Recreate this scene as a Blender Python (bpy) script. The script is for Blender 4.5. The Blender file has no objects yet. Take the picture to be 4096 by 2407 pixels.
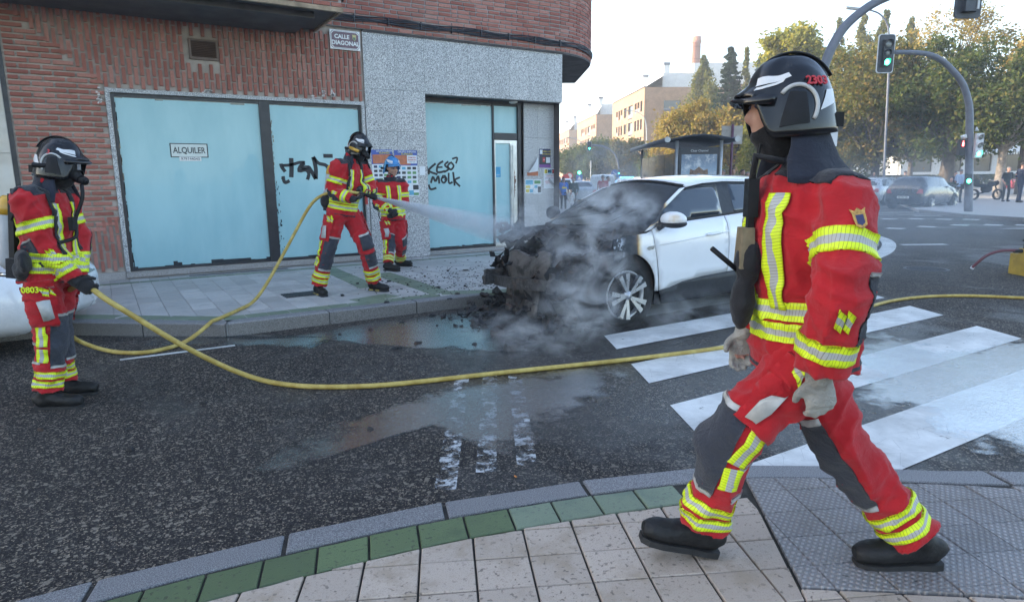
import bpy, bmesh, math, random, zlib
import numpy as np
from mathutils import Vector, Matrix
from mathutils.bvhtree import BVHTree
from mathutils.geometry import delaunay_2d_cdt

random.seed(7)
rng = np.random.default_rng(7)
V = Vector
rad = math.radians
scene = bpy.context.scene
COL = scene.collection

# ------------------------------------------------------------------ camera
# world: +X runs along the shop front, +Y points into the building, z = 0 is the road
CAM_H = 1.52
YAW, PITCH, ROLL, FPX = rad(58.0), rad(10.53), rad(0.6), 2600.0
C_FWD = V((math.cos(YAW), math.sin(YAW), 0))
C_RGT = V((math.sin(YAW), -math.cos(YAW), 0))
ZUP = V((0, 0, 1))
f_ = C_FWD * math.cos(PITCH) - ZUP * math.sin(PITCH)
u_ = C_FWD * math.sin(PITCH) + ZUP * math.cos(PITCH)
I_R = C_RGT * math.cos(ROLL) - u_ * math.sin(ROLL)
I_U = C_RGT * math.sin(ROLL) + u_ * math.cos(ROLL)
cam_d = bpy.data.cameras.new('camera')
cam = bpy.data.objects.new('camera', cam_d)
COL.objects.link(cam)
cam.matrix_world = Matrix(((I_R.x, I_U.x, -f_.x, 0), (I_R.y, I_U.y, -f_.y, 0),
                           (I_R.z, I_U.z, -f_.z, CAM_H), (0, 0, 0, 1)))
cam_d.sensor_width = 36.0
cam_d.sensor_fit = 'HORIZONTAL'
cam_d.lens = FPX / 4096 * 36.0
cam_d.clip_start = 0.05
cam_d.clip_end = 2000
scene.camera = cam


def ray(u, v):
    return I_R * ((u - 2048) / FPX) + I_U * ((1203.5 - v) / FPX) + f_


def at(u, v, d):
    """world point seen towards (u, v) at horizontal depth d (metres ahead of the camera)"""
    r = ray(u, v)
    k = d / (r.x * C_FWD.x + r.y * C_FWD.y)
    return V((0, 0, CAM_H)) + r * k


def gp(u, v, z=0.0):
    r = ray(u, v)
    k = (z - CAM_H) / r.z
    return V((0, 0, CAM_H)) + r * k


def cw(x, y, z=0.0):
    """camera-aligned metres (x right, y ahead) to world"""
    return C_RGT * x + C_FWD * y + V((0, 0, z))


# ------------------------------------------------------------------ sky, sun, exposure
SUN_DIR = V((-0.72, 0.69, 0)).normalized()
SUN_EL = rad(23)
world = bpy.data.worlds.new('World')
scene.world = world
world.use_nodes = True
wn = world.node_tree
wn.nodes.clear()
w_o = wn.nodes.new('ShaderNodeOutputWorld')
w_b = wn.nodes.new('ShaderNodeBackground')
w_s = wn.nodes.new('ShaderNodeTexSky')
w_s.sky_type = 'NISHITA'
w_s.sun_disc = False
w_s.sun_elevation = SUN_EL
w_s.sun_rotation = math.atan2(SUN_DIR.x, SUN_DIR.y)
w_s.air_density = 1.0
w_s.dust_density = 1.4
w_s.ozone_density = 0.6
w_b.inputs['Strength'].default_value = 0.15
wn.links.new(w_s.outputs[0], w_b.inputs[0])
wn.links.new(w_b.outputs[0], w_o.inputs[0])
sun_d = bpy.data.lights.new('sun', 'SUN')
sun_d.energy = 3.2
sun_d.angle = rad(0.55)
sun_d.color = (1.0, 0.86, 0.68)
sun = bpy.data.objects.new('sun', sun_d)
COL.objects.link(sun)
sd = SUN_DIR * math.cos(SUN_EL) + ZUP * math.sin(SUN_EL)
sun.rotation_euler = sd.to_track_quat('Z', 'Y').to_euler()
sun.location = (-20, 30, 40)
scene.view_settings.view_transform = 'Standard'
scene.view_settings.look = 'None'
scene.view_settings.exposure = 1.95
scene.view_settings.gamma = 1.0
scene.render.engine = 'CYCLES'
scene.cycles.use_denoising = True
scene.cycles.max_bounces = 6
scene.cycles.diffuse_bounces = 3
scene.cycles.glossy_bounces = 3
scene.cycles.transmission_bounces = 4
scene.cycles.transparent_max_bounces = 12
scene.cycles.volume_bounces = 2
scene.cycles.volume_step_rate = 1.0
scene.cycles.volume_max_steps = 160
scene.cycles.sample_clamp_indirect = 6.0


# ------------------------------------------------------------------ node materials
class NT:
    def __init__(s, name):
        s.m = bpy.data.materials.new(name)
        s.m.use_nodes = True
        s.t = s.m.node_tree
        s.t.nodes.clear()
        s.out = s.t.nodes.new('ShaderNodeOutputMaterial')
        s._c = {}

    def n(s, typ, **kw):
        nd = s.t.nodes.new('ShaderNode' + typ)
        for k, v in kw.items():
            setattr(nd, k, v)
        return nd

    def set(s, sock, v):
        if hasattr(v, 'is_output'):
            s.t.links.new(v, sock)
        elif isinstance(v, (tuple, list)) and len(v) == 3 and sock.type == 'RGBA':
            sock.default_value = (*v, 1)
        else:
            sock.default_value = v

    def co(s, kind='Object'):
        if kind not in s._c:
            if kind == 'Position':
                s._c[kind] = s.n('NewGeometry').outputs['Position']
            else:
                s._c[kind] = s.n('TexCoord').outputs[kind]
        return s._c[kind]

    def sc(s, vec, scale):
        nd = s.n('VectorMath', operation='MULTIPLY')
        s.set(nd.inputs[0], vec)
        nd.inputs[1].default_value = scale
        return nd.outputs[0]

    def noise(s, scale, detail=3, rough=.55, co=None, out='Fac', dist=0.0):
        nd = s.n('TexNoise')
        s.set(nd.inputs['Vector'], co if co is not None else s.co())
        nd.inputs['Scale'].default_value = scale
        nd.inputs['Detail'].default_value = detail
        nd.inputs['Roughness'].default_value = rough
        nd.inputs['Distortion'].default_value = dist
        return nd.outputs[out]

    def voro(s, scale, co=None, out='Color', feature='F1'):
        nd = s.n('TexVoronoi', feature=feature)
        s.set(nd.inputs['Vector'], co if co is not None else s.co())
        nd.inputs['Scale'].default_value = scale
        return nd.outputs[out]

    def math(s, op, a, b=0.0, clamp=False):
        nd = s.n('Math', operation=op, use_clamp=clamp)
        s.set(nd.inputs[0], a)
        s.set(nd.inputs[1], b)
        return nd.outputs[0]

    def rmp(s, fac, lo, hi, a=0.0, b=1.0, smooth=True):
        nd = s.n('MapRange', interpolation_type='SMOOTHSTEP' if smooth else 'LINEAR')
        s.set(nd.inputs[0], fac)
        for i, x in enumerate((lo, hi, a, b)):
            s.set(nd.inputs[i + 1], x)
        return nd.outputs[0]

    def ramp(s, fac, stops, interp='LINEAR'):
        nd = s.n('ValToRGB')
        cr = nd.color_ramp
        cr.interpolation = interp
        while len(cr.elements) < len(stops):
            cr.elements.new(0.5)
        for e, (p, c) in zip(cr.elements, stops):
            e.position = p
            e.color = (*c, 1) if len(c) == 3 else c
        s.set(nd.inputs[0], fac)
        return nd.outputs[0]

    def mix(s, fac, a, b, blend='MIX'):
        nd = s.n('Mix', data_type='RGBA', blend_type=blend)
        s.set(nd.inputs[0], fac)
        s.set(nd.inputs[6], a)
        s.set(nd.inputs[7], b)
        return nd.outputs[2]

    def bump(s, h, strength=.3, dist=.01):
        nd = s.n('Bump')
        nd.inputs['Strength'].default_value = strength
        nd.inputs['Distance'].default_value = dist
        s.set(nd.inputs['Height'], h)
        return nd.outputs[0]

    def pbsdf(s, **kw):
        nd = s.n('BsdfPrincipled')
        names = dict(color='Base Color', rough='Roughness', metal='Metallic', spec='Specular IOR Level',
                     coat='Coat Weight', coatr='Coat Roughness', normal='Normal', alpha='Alpha',
                     emit='Emission Color', estr='Emission Strength', sheen='Sheen Weight', trans='Transmission Weight', ior='IOR')
        for k, v in kw.items():
            s.set(nd.inputs[names[k]], v)
        return nd.outputs[0]

    def done(s, sh):
        s.t.links.new(sh, s.out.inputs['Surface'])
        return s.m


MATS = {}


def mat(name, color=(.5, .5, .5), rough=.6, var=.15, vs=6.0, bump=0.0, bs=60.0, dist=.004, metal=0, spec=.5, coat=0, coatr=.05,
        grime=0.0, emit=None, estr=0.0, sheen=0.0, rnd=0.0, tint=None):
    """a plain procedural material with grain, slow colour drift and optional grime"""
    if name in MATS:
        return MATS[name]
    k = NT(name)
    c = k.mix(k.rmp(k.noise(vs, 4), .3, .7), tuple(x * (1 - var) for x in color), tuple(min(1, x * (1 + var)) for x in color))
    if tint:
        c = k.mix(k.rmp(k.noise(vs * .45, 3), .48, .68), c, tint)
    if grime:
        c = k.mix(k.math('MULTIPLY', k.rmp(k.noise(vs * .7, 6, .65), .45, .75), grime), c, tuple(x * .35 for x in color))
    if rnd:
        r = k.n('ObjectInfo').outputs['Random']
        isl = k.n('NewGeometry').outputs['Random Per Island']
        rr = k.math('FRACT', k.math('ADD', r, isl))
        c = k.mix(rr, k.mix(1.0, c, (1 - rnd,) * 3, 'MULTIPLY'), k.mix(1.0, c, (1 + rnd,) * 3, 'MULTIPLY'))
    kw = dict(color=c, rough=k.rmp(k.noise(vs * 2.3, 3), .2, .8, max(0, rough - .08), min(1, rough + .08)), metal=metal, spec=spec)
    if coat:
        kw.update(coat=coat, coatr=coatr)
    if sheen:
        kw.update(sheen=sheen)
    if bump:
        kw['normal'] = k.bump(k.noise(bs, 4, .6), bump, dist)
    if emit:
        kw.update(emit=emit, estr=estr)
    MATS[name] = k.done(k.pbsdf(**kw))
    return MATS[name]


# ------------------------------------------------------------------ mesh builders
class MB:
    def __init__(s):
        s.v, s.f, s.mi, s.cur = [], [], [], 0

    def add(s, vs, fs):
        o = len(s.v)
        s.v += [tuple(p) for p in vs]
        s.f += [tuple(i + o for i in f) for f in fs]
        s.mi += [s.cur] * len(fs)
        return s

    def box(s, c, size, M=None, taper=1.0):
        x, y, z = (q / 2 for q in size)
        vs = [V((sx * x * (taper if sz > 0 else 1), sy * y * (taper if sz > 0 else 1), sz * z)) for sz in (-1, 1) for sy in (-1, 1) for sx in (-1, 1)]
        if M is not None:
            vs = [M @ p for p in vs]
        c = V(c)
        s.add([p + c for p in vs], [(0, 2, 3, 1), (4, 5, 7, 6), (0, 1, 5, 4), (2, 6, 7, 3), (0, 4, 6, 2), (1, 3, 7, 5)])
        return s

    def bbox(s, a, b):
        a, b = V(a), V(b)
        return s.box((a + b) / 2, [abs(q) for q in (b - a)])

    def prism(s, pts, z0, z1):
        """plan polygon (ccw) extruded in z"""
        n = len(pts)
        vs = [(p[0], p[1], z0) for p in pts] + [(p[0], p[1], z1) for p in pts]
        fs = [tuple(range(n - 1, -1, -1)), tuple(range(n, 2 * n))]
        fs += [(i, (i + 1) % n, n + (i + 1) % n, n + i) for i in range(n)]
        return s.add(vs, fs)

    def slab(s, o, e1, e2, pts, h, e3=None):
        """polygon pts in the (e1, e2) frame at o, extruded by h along e1 x e2"""
        o, e1, e2 = V(o), V(e1), V(e2)
        nn = V(e3) if e3 is not None else e1.cross(e2).normalized()
        n = len(pts)
        base = [o + e1 * p[0] + e2 * p[1] for p in pts]
        vs = base + [p + nn * h for p in base]
        fs = [tuple(range(n - 1, -1, -1)), tuple(range(n, 2 * n))]
        fs += [(i, (i + 1) % n, n + (i + 1) % n, n + i) for i in range(n)]
        return s.add(vs, fs)

    def rings(s, rings, cap=True, close=True):
        n = len(rings[0])
        vs = [p for r in rings for p in r]
        fs = []
        m = n if close else n - 1
        for k in range(len(rings) - 1):
            for i in range(m):
                j = (i + 1) % n
                fs.append((k * n + i, k * n + j, (k + 1) * n + j, (k + 1) * n + i))
        if cap and close:
            fs.append(tuple(range(n - 1, -1, -1)))
            fs.append(tuple((len(rings) - 1) * n + i for i in range(n)))
        return s.add(vs, fs)

    def tube(s, pts, r, n=8, side=None, ry=None, cap=True):
        pts = [V(p) for p in pts]
        m = len(pts)
        rs = r if isinstance(r, (list, tuple)) else [r] * m
        rys = ry if ry is not None else rs
        rys = rys if isinstance(rys, (list, tuple)) else [rys] * m
        out, prev = [], None
        for k in range(m):
            T = (pts[min(k + 1, m - 1)] - pts[max(k - 1, 0)]).normalized()
            if side is not None:
                a = V(side[k]) if isinstance(side, list) else V(side)
            else:
                a = prev if prev is not None else (V((1, 0, 0)) if abs(T.x) < .8 else V((0, 1, 0)))
            a = (a - T * a.dot(T)).normalized()
            prev = a
            b = T.cross(a)
            out.append([pts[k] + a * (math.cos(q) * rs[k]) + b * (math.sin(q) * rys[k]) for q in (2 * math.pi * i / n for i in range(n))])
        return s.rings(out, cap)

    def cyl(s, a, b, r, n=16, r2=None):
        return s.tube([a, b], [r, r if r2 is None else r2], n)

    def ell(s, c, r, M=None, nu=16, nv=10):
        c = V(c)
        rings = []
        for k in range(1, nv):
            ph = math.pi * k / nv
            ring = []
            for i in range(nu):
                q = 2 * math.pi * i / nu
                p = V((r[0] * math.sin(ph) * math.cos(q), r[1] * math.sin(ph) * math.sin(q), -r[2] * math.cos(ph)))
                ring.append(c + (M @ p if M is not None else p))
            rings.append(ring)
        s.rings(rings, cap=True)
        return s

    def lathe(s, o, axis, prof, n=24, close=False):
        """prof: (along axis, radius)"""
        o, axis = V(o), V(axis).normalized()
        a = axis.orthogonal().normalized()
        b = axis.cross(a)
        rg = [[o + axis * h + (a * math.cos(q) + b * math.sin(q)) * r for q in (2 * math.pi * i / n for i in range(n))] for h, r in prof]
        return s.rings(rg, cap=not close)

    def ribbon(s, pts, w, nrm, h=.002):
        """flat stroke of width w along pts, lying on the plane with normal nrm"""
        pts = [V(p) for p in pts]
        nrm = V(nrm)
        vs = []
        m = len(pts)
        for k in range(m):
            T = (pts[min(k + 1, m - 1)] - pts[max(k - 1, 0)]).normalized()
            sd_ = nrm.cross(T).normalized() * (w[k] if isinstance(w, (list, tuple)) else w) / 2
            vs += [pts[k] - sd_, pts[k] + sd_]
        return s.add([p + nrm * h for p in vs], [(2 * k, 2 * k + 2, 2 * k + 3, 2 * k + 1) for k in range(m - 1)])

    def mesh(s, name, org=None):
        me = bpy.data.meshes.new(name)
        vs = s.v if org is None else [(p[0] - org[0], p[1] - org[1], p[2] - org[2]) for p in s.v]
        me.from_pydata(vs, [], s.f)
        if any(s.mi):
            me.polygons.foreach_set('material_index', s.mi)
        return me


ORG = {}


def tag(o, label=None, cat=None, group=None, kind=None):
    if label:
        o['label'] = label
    if cat:
        o['category'] = cat
    if group:
        o['group'] = group
    if kind:
        o['kind'] = kind
    return o


def org_of(parent):
    while parent is not None:
        if parent.name in ORG:
            return ORG[parent.name]
        parent = parent.parent
    return None


def empty(name, loc=(0, 0, 0), label=None, cat=None, group=None, rz=0.0):
    o = bpy.data.objects.new(name, None)
    COL.objects.link(o)
    o.empty_display_size = .2
    o.location = loc
    o.rotation_euler = (0, 0, rz)
    ORG[o.name] = V(loc) if rz == 0.0 else V((0, 0, 0))
    return tag(o, label, cat, group)


def link(name, me, mats, parent=None, smooth=False):
    o = bpy.data.objects.new(name, me)
    COL.objects.link(o)
    if mats is not None and len(me.materials) == 0:
        for m in (mats if isinstance(mats, (list, tuple)) else [mats]):
            me.materials.append(m)
    if smooth:
        me.polygons.foreach_set('use_smooth', [True] * len(me.polygons))
    if parent is not None:
        o.parent = parent
    return o


def obj(name, mb, mats, parent=None, smooth=False, local=False):
    """link a builder as one mesh object; world coordinates become local to the parent thing"""
    org = None if (parent is None or local) else org_of(parent)
    o = link(name, mb.mesh(name, org), mats, parent, smooth)
    return o


def solo(name, mb, mats, base, label, cat, group=None, smooth=False):
    """a thing that is one mesh, its origin at base"""
    me = mb.mesh(name, base)
    o = link(name, me, mats, None, smooth)
    o.location = base
    ORG[o.name] = V(base)
    return tag(o, label, cat, group)


def struct(name, mb, mats, parent=None):
    o = obj(name, mb, mats, parent)
    if parent is None:
        o['kind'] = 'structure'
        ORG[o.name] = V((0, 0, 0))
    return o


def copy_tree(o, parent=None):
    c = o.copy()
    COL.objects.link(c)
    c.parent = parent
    for ch in list(o.children):
        copy_tree(ch, c)
    return c


def fast(name, verts, faces4):
    me = bpy.data.meshes.new(name)
    nv, nf = len(verts), len(faces4)
    me.vertices.add(nv)
    me.vertices.foreach_set('co', np.asarray(verts, np.float32).ravel())
    me.loops.add(nf * 4)
    me.loops.foreach_set('vertex_index', np.asarray(faces4, np.int32).ravel())
    me.polygons.add(nf)
    me.polygons.foreach_set('loop_start', np.arange(0, nf * 4, 4, dtype=np.int32))
    me.polygons.foreach_set('loop_total', np.full(nf, 4, np.int32))
    me.update(calc_edges=True)
    return me


TMP = bpy.data.scenes.new('tmp_build')


def evaluate(me, mods):
    """run modifiers on a mesh and return the result"""
    o = bpy.data.objects.new('tmp', me)
    TMP.collection.objects.link(o)
    for typ, kw in mods:
        m = o.modifiers.new(typ, typ)
        for k, v in kw.items():
            setattr(m, k, v)
    dg = TMP.view_layers[0].depsgraph
    TMP.view_layers[0].update()
    out = bpy.data.meshes.new_from_object(o.evaluated_get(dg))
    bpy.data.objects.remove(o)
    return out


def text_obj(body, size, o, e1, e2, m, parent, weight=0.0, align='CENTER', name='lettering', sx=1.0, depth=.002):
    cu = bpy.data.curves.new('t', 'FONT')
    cu.body = body
    cu.size = size
    cu.align_x = align
    cu.align_y = 'CENTER'
    cu.extrude = depth
    cu.offset = weight
    cu.resolution_u = 3
    to = bpy.data.objects.new('t', cu)
    TMP.collection.objects.link(to)
    TMP.view_layers[0].update()
    me = bpy.data.meshes.new_from_object(to.evaluated_get(TMP.view_layers[0].depsgraph))
    bpy.data.objects.remove(to)
    o, e1, e2 = V(o), V(e1).normalized(), V(e2).normalized()
    n = e1.cross(e2)
    org = org_of(parent) or V((0, 0, 0))
    for v in me.vertices:
        v.co = o + e1 * (v.co.x * sx) + e2 * v.co.y + n * v.co.z - org
    me.materials.clear()
    return link(name, me, m, parent)


def spl(keys, m):
    """Catmull-Rom through keys (list of tuples/vectors) sampled at m points"""
    K = np.array([list(k) for k in keys], float)
    n = len(K)
    out = []
    for q in np.linspace(0, n - 1, m):
        i = min(int(q), n - 2)
        t = q - i
        p0, p1, p2, p3 = K[max(i - 1, 0)], K[i], K[i + 1], K[min(i + 2, n - 1)]
        out.append(.5 * (2 * p1 + (p2 - p0) * t + (2 * p0 - 5 * p1 + 4 * p2 - p3) * t * t + (3 * p1 - p0 - 3 * p2 + p3) * t ** 3))
    return out


def facade(mb, o, e1, e3, W, Hh, holes, depth=.2, z0=0.0):
    """wall sheet W x Hh at o along e1 (outward normal e3) with rectangular holes and their reveals"""
    o, e1, e3 = V(o), V(e1), V(e3)
    us = sorted({0, W, *[h[0] for h in holes], *[h[1] for h in holes]})
    zs = sorted({z0, Hh, *[h[2] for h in holes], *[h[3] for h in holes]})
    P = lambda u, z, d=0: o + e1 * u + V((0, 0, z)) - e3 * d
    for i in range(len(us) - 1):
        for j in range(len(zs) - 1):
            cu_, cz = (us[i] + us[i + 1]) / 2, (zs[j] + zs[j + 1]) / 2
            if any(h[0] < cu_ < h[1] and h[2] < cz < h[3] for h in holes):
                continue
            mb.add([P(us[i], zs[j]), P(us[i + 1], zs[j]), P(us[i + 1], zs[j + 1]), P(us[i], zs[j + 1])], [(0, 1, 2, 3)])
    for a, b, c, d in holes:
        q = [(a, c), (b, c), (b, d), (a, d)]
        for k in range(4):
            p, r = q[k], q[(k + 1) % 4]
            mb.add([P(*p), P(*r), P(*r, depth), P(*p, depth)], [(0, 1, 2, 3)])
    return mb
# ================================================================== materials of the setting
def m_asphalt():
    k = NT('asphalt')
    P = k.co('Position')
    col = k.voro(150, P)
    sep = k.n('SeparateColor')
    k.set(sep.inputs[0], col)
    rnd = sep.outputs[0]
    stone = k.ramp(rnd, [(0, (.011, .0105, .011)), (.5, (.023, .0215, .022)), (.74, (.05, .046, .044)), (.9, (.12, .104, .084)), (1, (.34, .28, .21))])
    big = k.voro(62, P)
    sep2 = k.n('SeparateColor')
    k.set(sep2.inputs[0], big)
    stone = k.mix(k.rmp(sep2.outputs[1], .90, .95), stone, (.20, .175, .14))
    drift = k.noise(.55, 5, .6, P)
    base = k.mix(1.0, stone, k.ramp(drift, [(.3, (.72, .72, .75)), (.7, (1.2, 1.17, 1.16))]), 'MULTIPLY')
    # wet ground: round the burnt car and down the gutter, ragged by noise
    dv = k.n('VectorMath', operation='DISTANCE')
    k.set(dv.inputs[0], k.sc(P, (1, 1, 1)))
    dv.inputs[1].default_value = (4.6, 4.2, 0)
    ragged = k.math('ADD', dv.outputs['Value'], k.math('MULTIPLY', k.math('SUBTRACT', k.noise(.8, 5, .62, P), .5), 6.5))
    wet = k.rmp(ragged, 1.2, 4.4, 1, 0)
    wet2 = k.rmp(k.noise(.42, 6, .6, k.sc(P, (1.5, .7, 1))), .50, .62)
    wet = k.math('MAXIMUM', wet, k.math('MULTIPLY', wet2, .55))
    c = k.mix(wet, base, k.mix(1.0, base, (.62, .64, .68), 'MULTIPLY'))
    h = k.math('ADD', k.voro(150, P, 'Distance'), k.math('MULTIPLY', k.noise(30, 3, .6, P), .6))
    bstr = k.rmp(wet, 0, 1, .75, .28)
    nb = k.n('Bump')
    nb.inputs['Distance'].default_value = .006
    k.set(nb.inputs['Strength'], bstr)
    k.set(nb.inputs['Height'], h)
    MATS['asphalt'] = k.done(k.pbsdf(color=c, rough=k.rmp(wet, 0, 1, .82, .26), spec=k.rmp(wet, 0, 1, .22, .55), normal=nb.outputs[0]))


m_asphalt()


def m_paint(name='road_paint', worn=.5, col=(.74, .74, .72)):
    k = NT(name)
    P = k.co('Position')
    n1 = k.noise(9, 7, .7, P)
    crack = k.rmp(k.voro(7.5, P, 'Distance', 'DISTANCE_TO_EDGE'), .0, .012)
    keep = k.math('MULTIPLY', k.rmp(n1, worn - .12, worn + .02), k.rmp(k.math('ADD', crack, k.noise(3, 3, .5, P)), .45, .6))
    c = k.mix(k.rmp(k.noise(2.2, 6, .65, P), .3, .75), tuple(x * .55 for x in col), col)
    sh = k.pbsdf(color=c, rough=.42, normal=k.bump(k.noise(90, 4, .6, P), .35, .003))
    tr = k.n('BsdfTransparent').outputs[0]
    mx = k.n('MixShader')
    k.set(mx.inputs[0], keep)
    k.t.links.new(tr, mx.inputs[1])
    k.t.links.new(sh, mx.inputs[2])
    MATS[name] = k.done(mx.outputs[0])


m_paint('road_paint', .36)
m_paint('worn_paint', .585, (.62, .64, .66))
m_paint('thin_paint', .42)


def m_water():
    k = NT('water_film')
    P = k.co('Position')
    # a rim where the film thins out
    att = k.n('Attribute', attribute_name='depth')
    edge = k.rmp(k.math('ADD', att.outputs['Fac'], k.math('MULTIPLY', k.math('SUBTRACT', k.noise(3.2, 6, .65, P), .5), 1.3)), .12, .42)
    nrm = k.bump(k.noise(26, 3, .55, k.sc(P, (1, 2.2, 1)), dist=.8), .22, .012)
    fr = k.n('Fresnel')
    fr.inputs[0].default_value = 1.33
    k.set(fr.inputs['Normal'], nrm)
    gl = k.n('BsdfGlossy')
    gl.inputs['Roughness'].default_value = .15
    k.set(gl.inputs['Normal'], nrm)
    tr = k.n('BsdfTransparent')
    tr.inputs[0].default_value = (.74, .80, .86, 1)
    mx = k.n('MixShader')
    k.set(mx.inputs[0], k.math('MINIMUM', k.math('MULTIPLY', fr.outputs[0], .6), 1.0))
    k.t.links.new(tr.outputs[0], mx.inputs[1])
    k.t.links.new(gl.outputs[0], mx.inputs[2])
    m2 = k.n('MixShader')
    k.set(m2.inputs[0], edge)
    t0 = k.n('BsdfTransparent')
    k.t.links.new(t0.outputs[0], m2.inputs[1])
    k.t.links.new(mx.outputs[0], m2.inputs[2])
    MATS['water_film'] = k.done(m2.outputs[0])


m_water()


def m_tile(name, col, stain, pit=(.25, .22, .2), rough=.7, pits=.8, rndv=.12):
    k = NT(name)
    P = k.co('Position')
    r = k.n('ObjectInfo').outputs['Random']
    isl = k.n('NewGeometry').outputs['Random Per Island']
    rr = k.math('FRACT', k.math('ADD', r, isl))
    c = k.mix(rr, tuple(x * (1 - rndv) for x in col), tuple(min(1, x * (1 + rndv)) for x in col))
    c = k.mix(k.math('MULTIPLY', k.rmp(k.noise(5, 5, .65, P), .46, .70), .8), c, stain)
    fine = k.noise(210, 3, .6, P)
    c = k.mix(k.math('MULTIPLY', k.rmp(fine, .50, .68), .6), c, tuple(x * .6 for x in col))
    hole = k.math('MULTIPLY', k.rmp(k.noise(52, 2, .5, P), .60, .67), k.rmp(k.noise(4.2, 3, .5, P), .3, .6, .25, pits))
    c = k.mix(hole, c, pit)
    h = k.math('SUBTRACT', k.math('MULTIPLY', fine, .35), hole)
    MATS[name] = k.done(k.pbsdf(color=c, rough=rough, spec=.4, normal=k.bump(h, .45, .004)))


m_tile('beige_tile', (.42, .345, .285), (.30, .235, .17), (.13, .105, .085))
m_tile('green_tile', (.105, .145, .07), (.08, .11, .06), (.055, .06, .04), rough=.5, rndv=.2)
m_tile('green_tile_pale', (.17, .21, .145), (.125, .165, .125), (.11, .13, .11), rough=.6)
m_tile('grey_tile', (.44, .42, .405), (.33, .32, .31), (.22, .2, .19), rough=.55, pits=.4, rndv=.16)


def m_tactile():
    k = NT('tactile_tile')
    P = k.co('Position')
    R = k.n('VectorRotate', rotation_type='Z_AXIS')
    k.set(R.inputs['Vector'], P)
    R.inputs['Angle'].default_value = rad(26 + 38)
    s_ = k.n('SeparateXYZ')
    k.set(s_.inputs[0], R.outputs[0])
    fx = k.math('PINGPONG', s_.outputs[0], .0105)
    fy = k.math('PINGPONG', s_.outputs[1], .0145)
    stud = k.math('MULTIPLY', k.rmp(fx, .002, .009), k.rmp(fy, .002, .0125))
    r = k.n('ObjectInfo').outputs['Random']
    c = k.mix(r, (.25, .235, .235), (.34, .32, .315))
    c = k.mix(k.math('MULTIPLY', k.rmp(k.noise(6, 5, .65, P), .45, .7), .65), c, (.19, .165, .15))
    c = k.mix(k.math('MULTIPLY', k.rmp(stud, .5, .05), .55), c, (.10, .095, .095))
    c = k.mix(k.rmp(k.noise(13, 4, .6, P), .68, .73), c, (.05, .05, .05))
    h = k.math('ADD', stud, k.math('MULTIPLY', k.noise(150, 3, .6, P), .25))
    MATS['tactile_tile'] = k.done(k.pbsdf(color=c, rough=.62, spec=.4, normal=k.bump(h, .8, .006)))


m_tactile()


def m_granite(name, base, dark, light, scale=230, rough=.4):
    k = NT(name)
    P = k.co('Position')
    a = k.noise(scale, 3, .7, P)
    b = k.noise(scale * .45, 3, .6, P)
    r = k.n('ObjectInfo').outputs['Random']
    c = k.ramp(a, [(.28, dark), (.44, dark), (.52, base), (.66, light)])
    c = k.mix(k.math('MULTIPLY', k.rmp(b, .56, .66), .6), c, tuple(x * .7 for x in dark))
    c = k.mix(1.0, c, k.mix(r, (.93, .93, .93), (1.06, 1.05, 1.04)), 'MULTIPLY')
    c = k.mix(k.math('MULTIPLY', k.rmp(k.noise(1.2, 5, .6, P), .55, .8), .3), c, (.28, .27, .25))
    MATS[name] = k.done(k.pbsdf(color=c, rough=rough, spec=.45, normal=k.bump(a, .12, .002)))


m_granite('granite_panel', (.52, .52, .52), (.17, .17, .175), (.74, .74, .73), 75)
m_granite('granite_kerb', (.215, .212, .22), (.10, .10, .105), (.32, .315, .32), 230, .6)
m_granite('granite_sill', (.40, .37, .35), (.2, .185, .175), (.55, .52, .5), 170, .55)
m_granite('kerb_face', (.19, .18, .17), (.085, .08, .075), (.30, .285, .27), 220, .7)


def m_brick(name, c0, c1, c2):
    k = NT(name)
    P = k.co('Position')
    r = k.n('ObjectInfo').outputs['Random']
    isl = k.n('NewGeometry').outputs['Random Per Island']
    rr = k.math('FRACT', k.math('ADD', k.math('MULTIPLY', r, 7.31), isl))
    c = k.ramp(rr, [(0, c0), (.5, c1), (1, c2)])
    c = k.mix(k.math('MULTIPLY', k.rmp(k.noise(38, 5, .7, P), .42, .7), .5), c, tuple(x * .62 for x in c1))
    c = k.mix(k.math('MULTIPLY', k.rmp(k.noise(1.4, 4, .6, P), .5, .75), .35), c, (.30, .23, .19))
    c = k.mix(k.rmp(k.noise(75, 3, .6, P), .70, .76), c, (.45, .38, .33))
    MATS[name] = k.done(k.pbsdf(color=c, rough=.82, spec=.3, normal=k.bump(k.noise(110, 5, .7, P), .6, .005)))


m_brick('brick', (.28, .095, .07), (.36, .135, .10), (.45, .21, .165))
mat('mortar', (.41, .35, .30), .9, .18, 7, .6, 120, grime=.35)
mat('mortar_grey', (.36, .35, .34), .9, .15, 7, .6, 120, grime=.2)
mat('stone_wall', (.56, .50, .42), .75, .10, 3.5, .2, 60, grime=.25, tint=(.62, .58, .52))
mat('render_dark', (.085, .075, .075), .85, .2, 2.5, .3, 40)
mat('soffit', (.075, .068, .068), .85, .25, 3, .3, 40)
mat('brown_frame', (.12, .075, .055), .5, .2, 8)
mat('black_frame', (.018, .018, .024), .38, .25, 8, .1, 90)
mat('black_cable', (.018, .02, .028), .45, .2, 12)
mat('grate', (.05, .05, .055), .5, .3, 30, metal=.6)
mat('alu', (.55, .56, .57), .35, .1, 8, metal=.9)
mat('rust', (.14, .055, .03), .8, .4, 30, .5, 120)
mat('dirt', (.03, .027, .023), .95, .4, 20, .8, 90)


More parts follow.
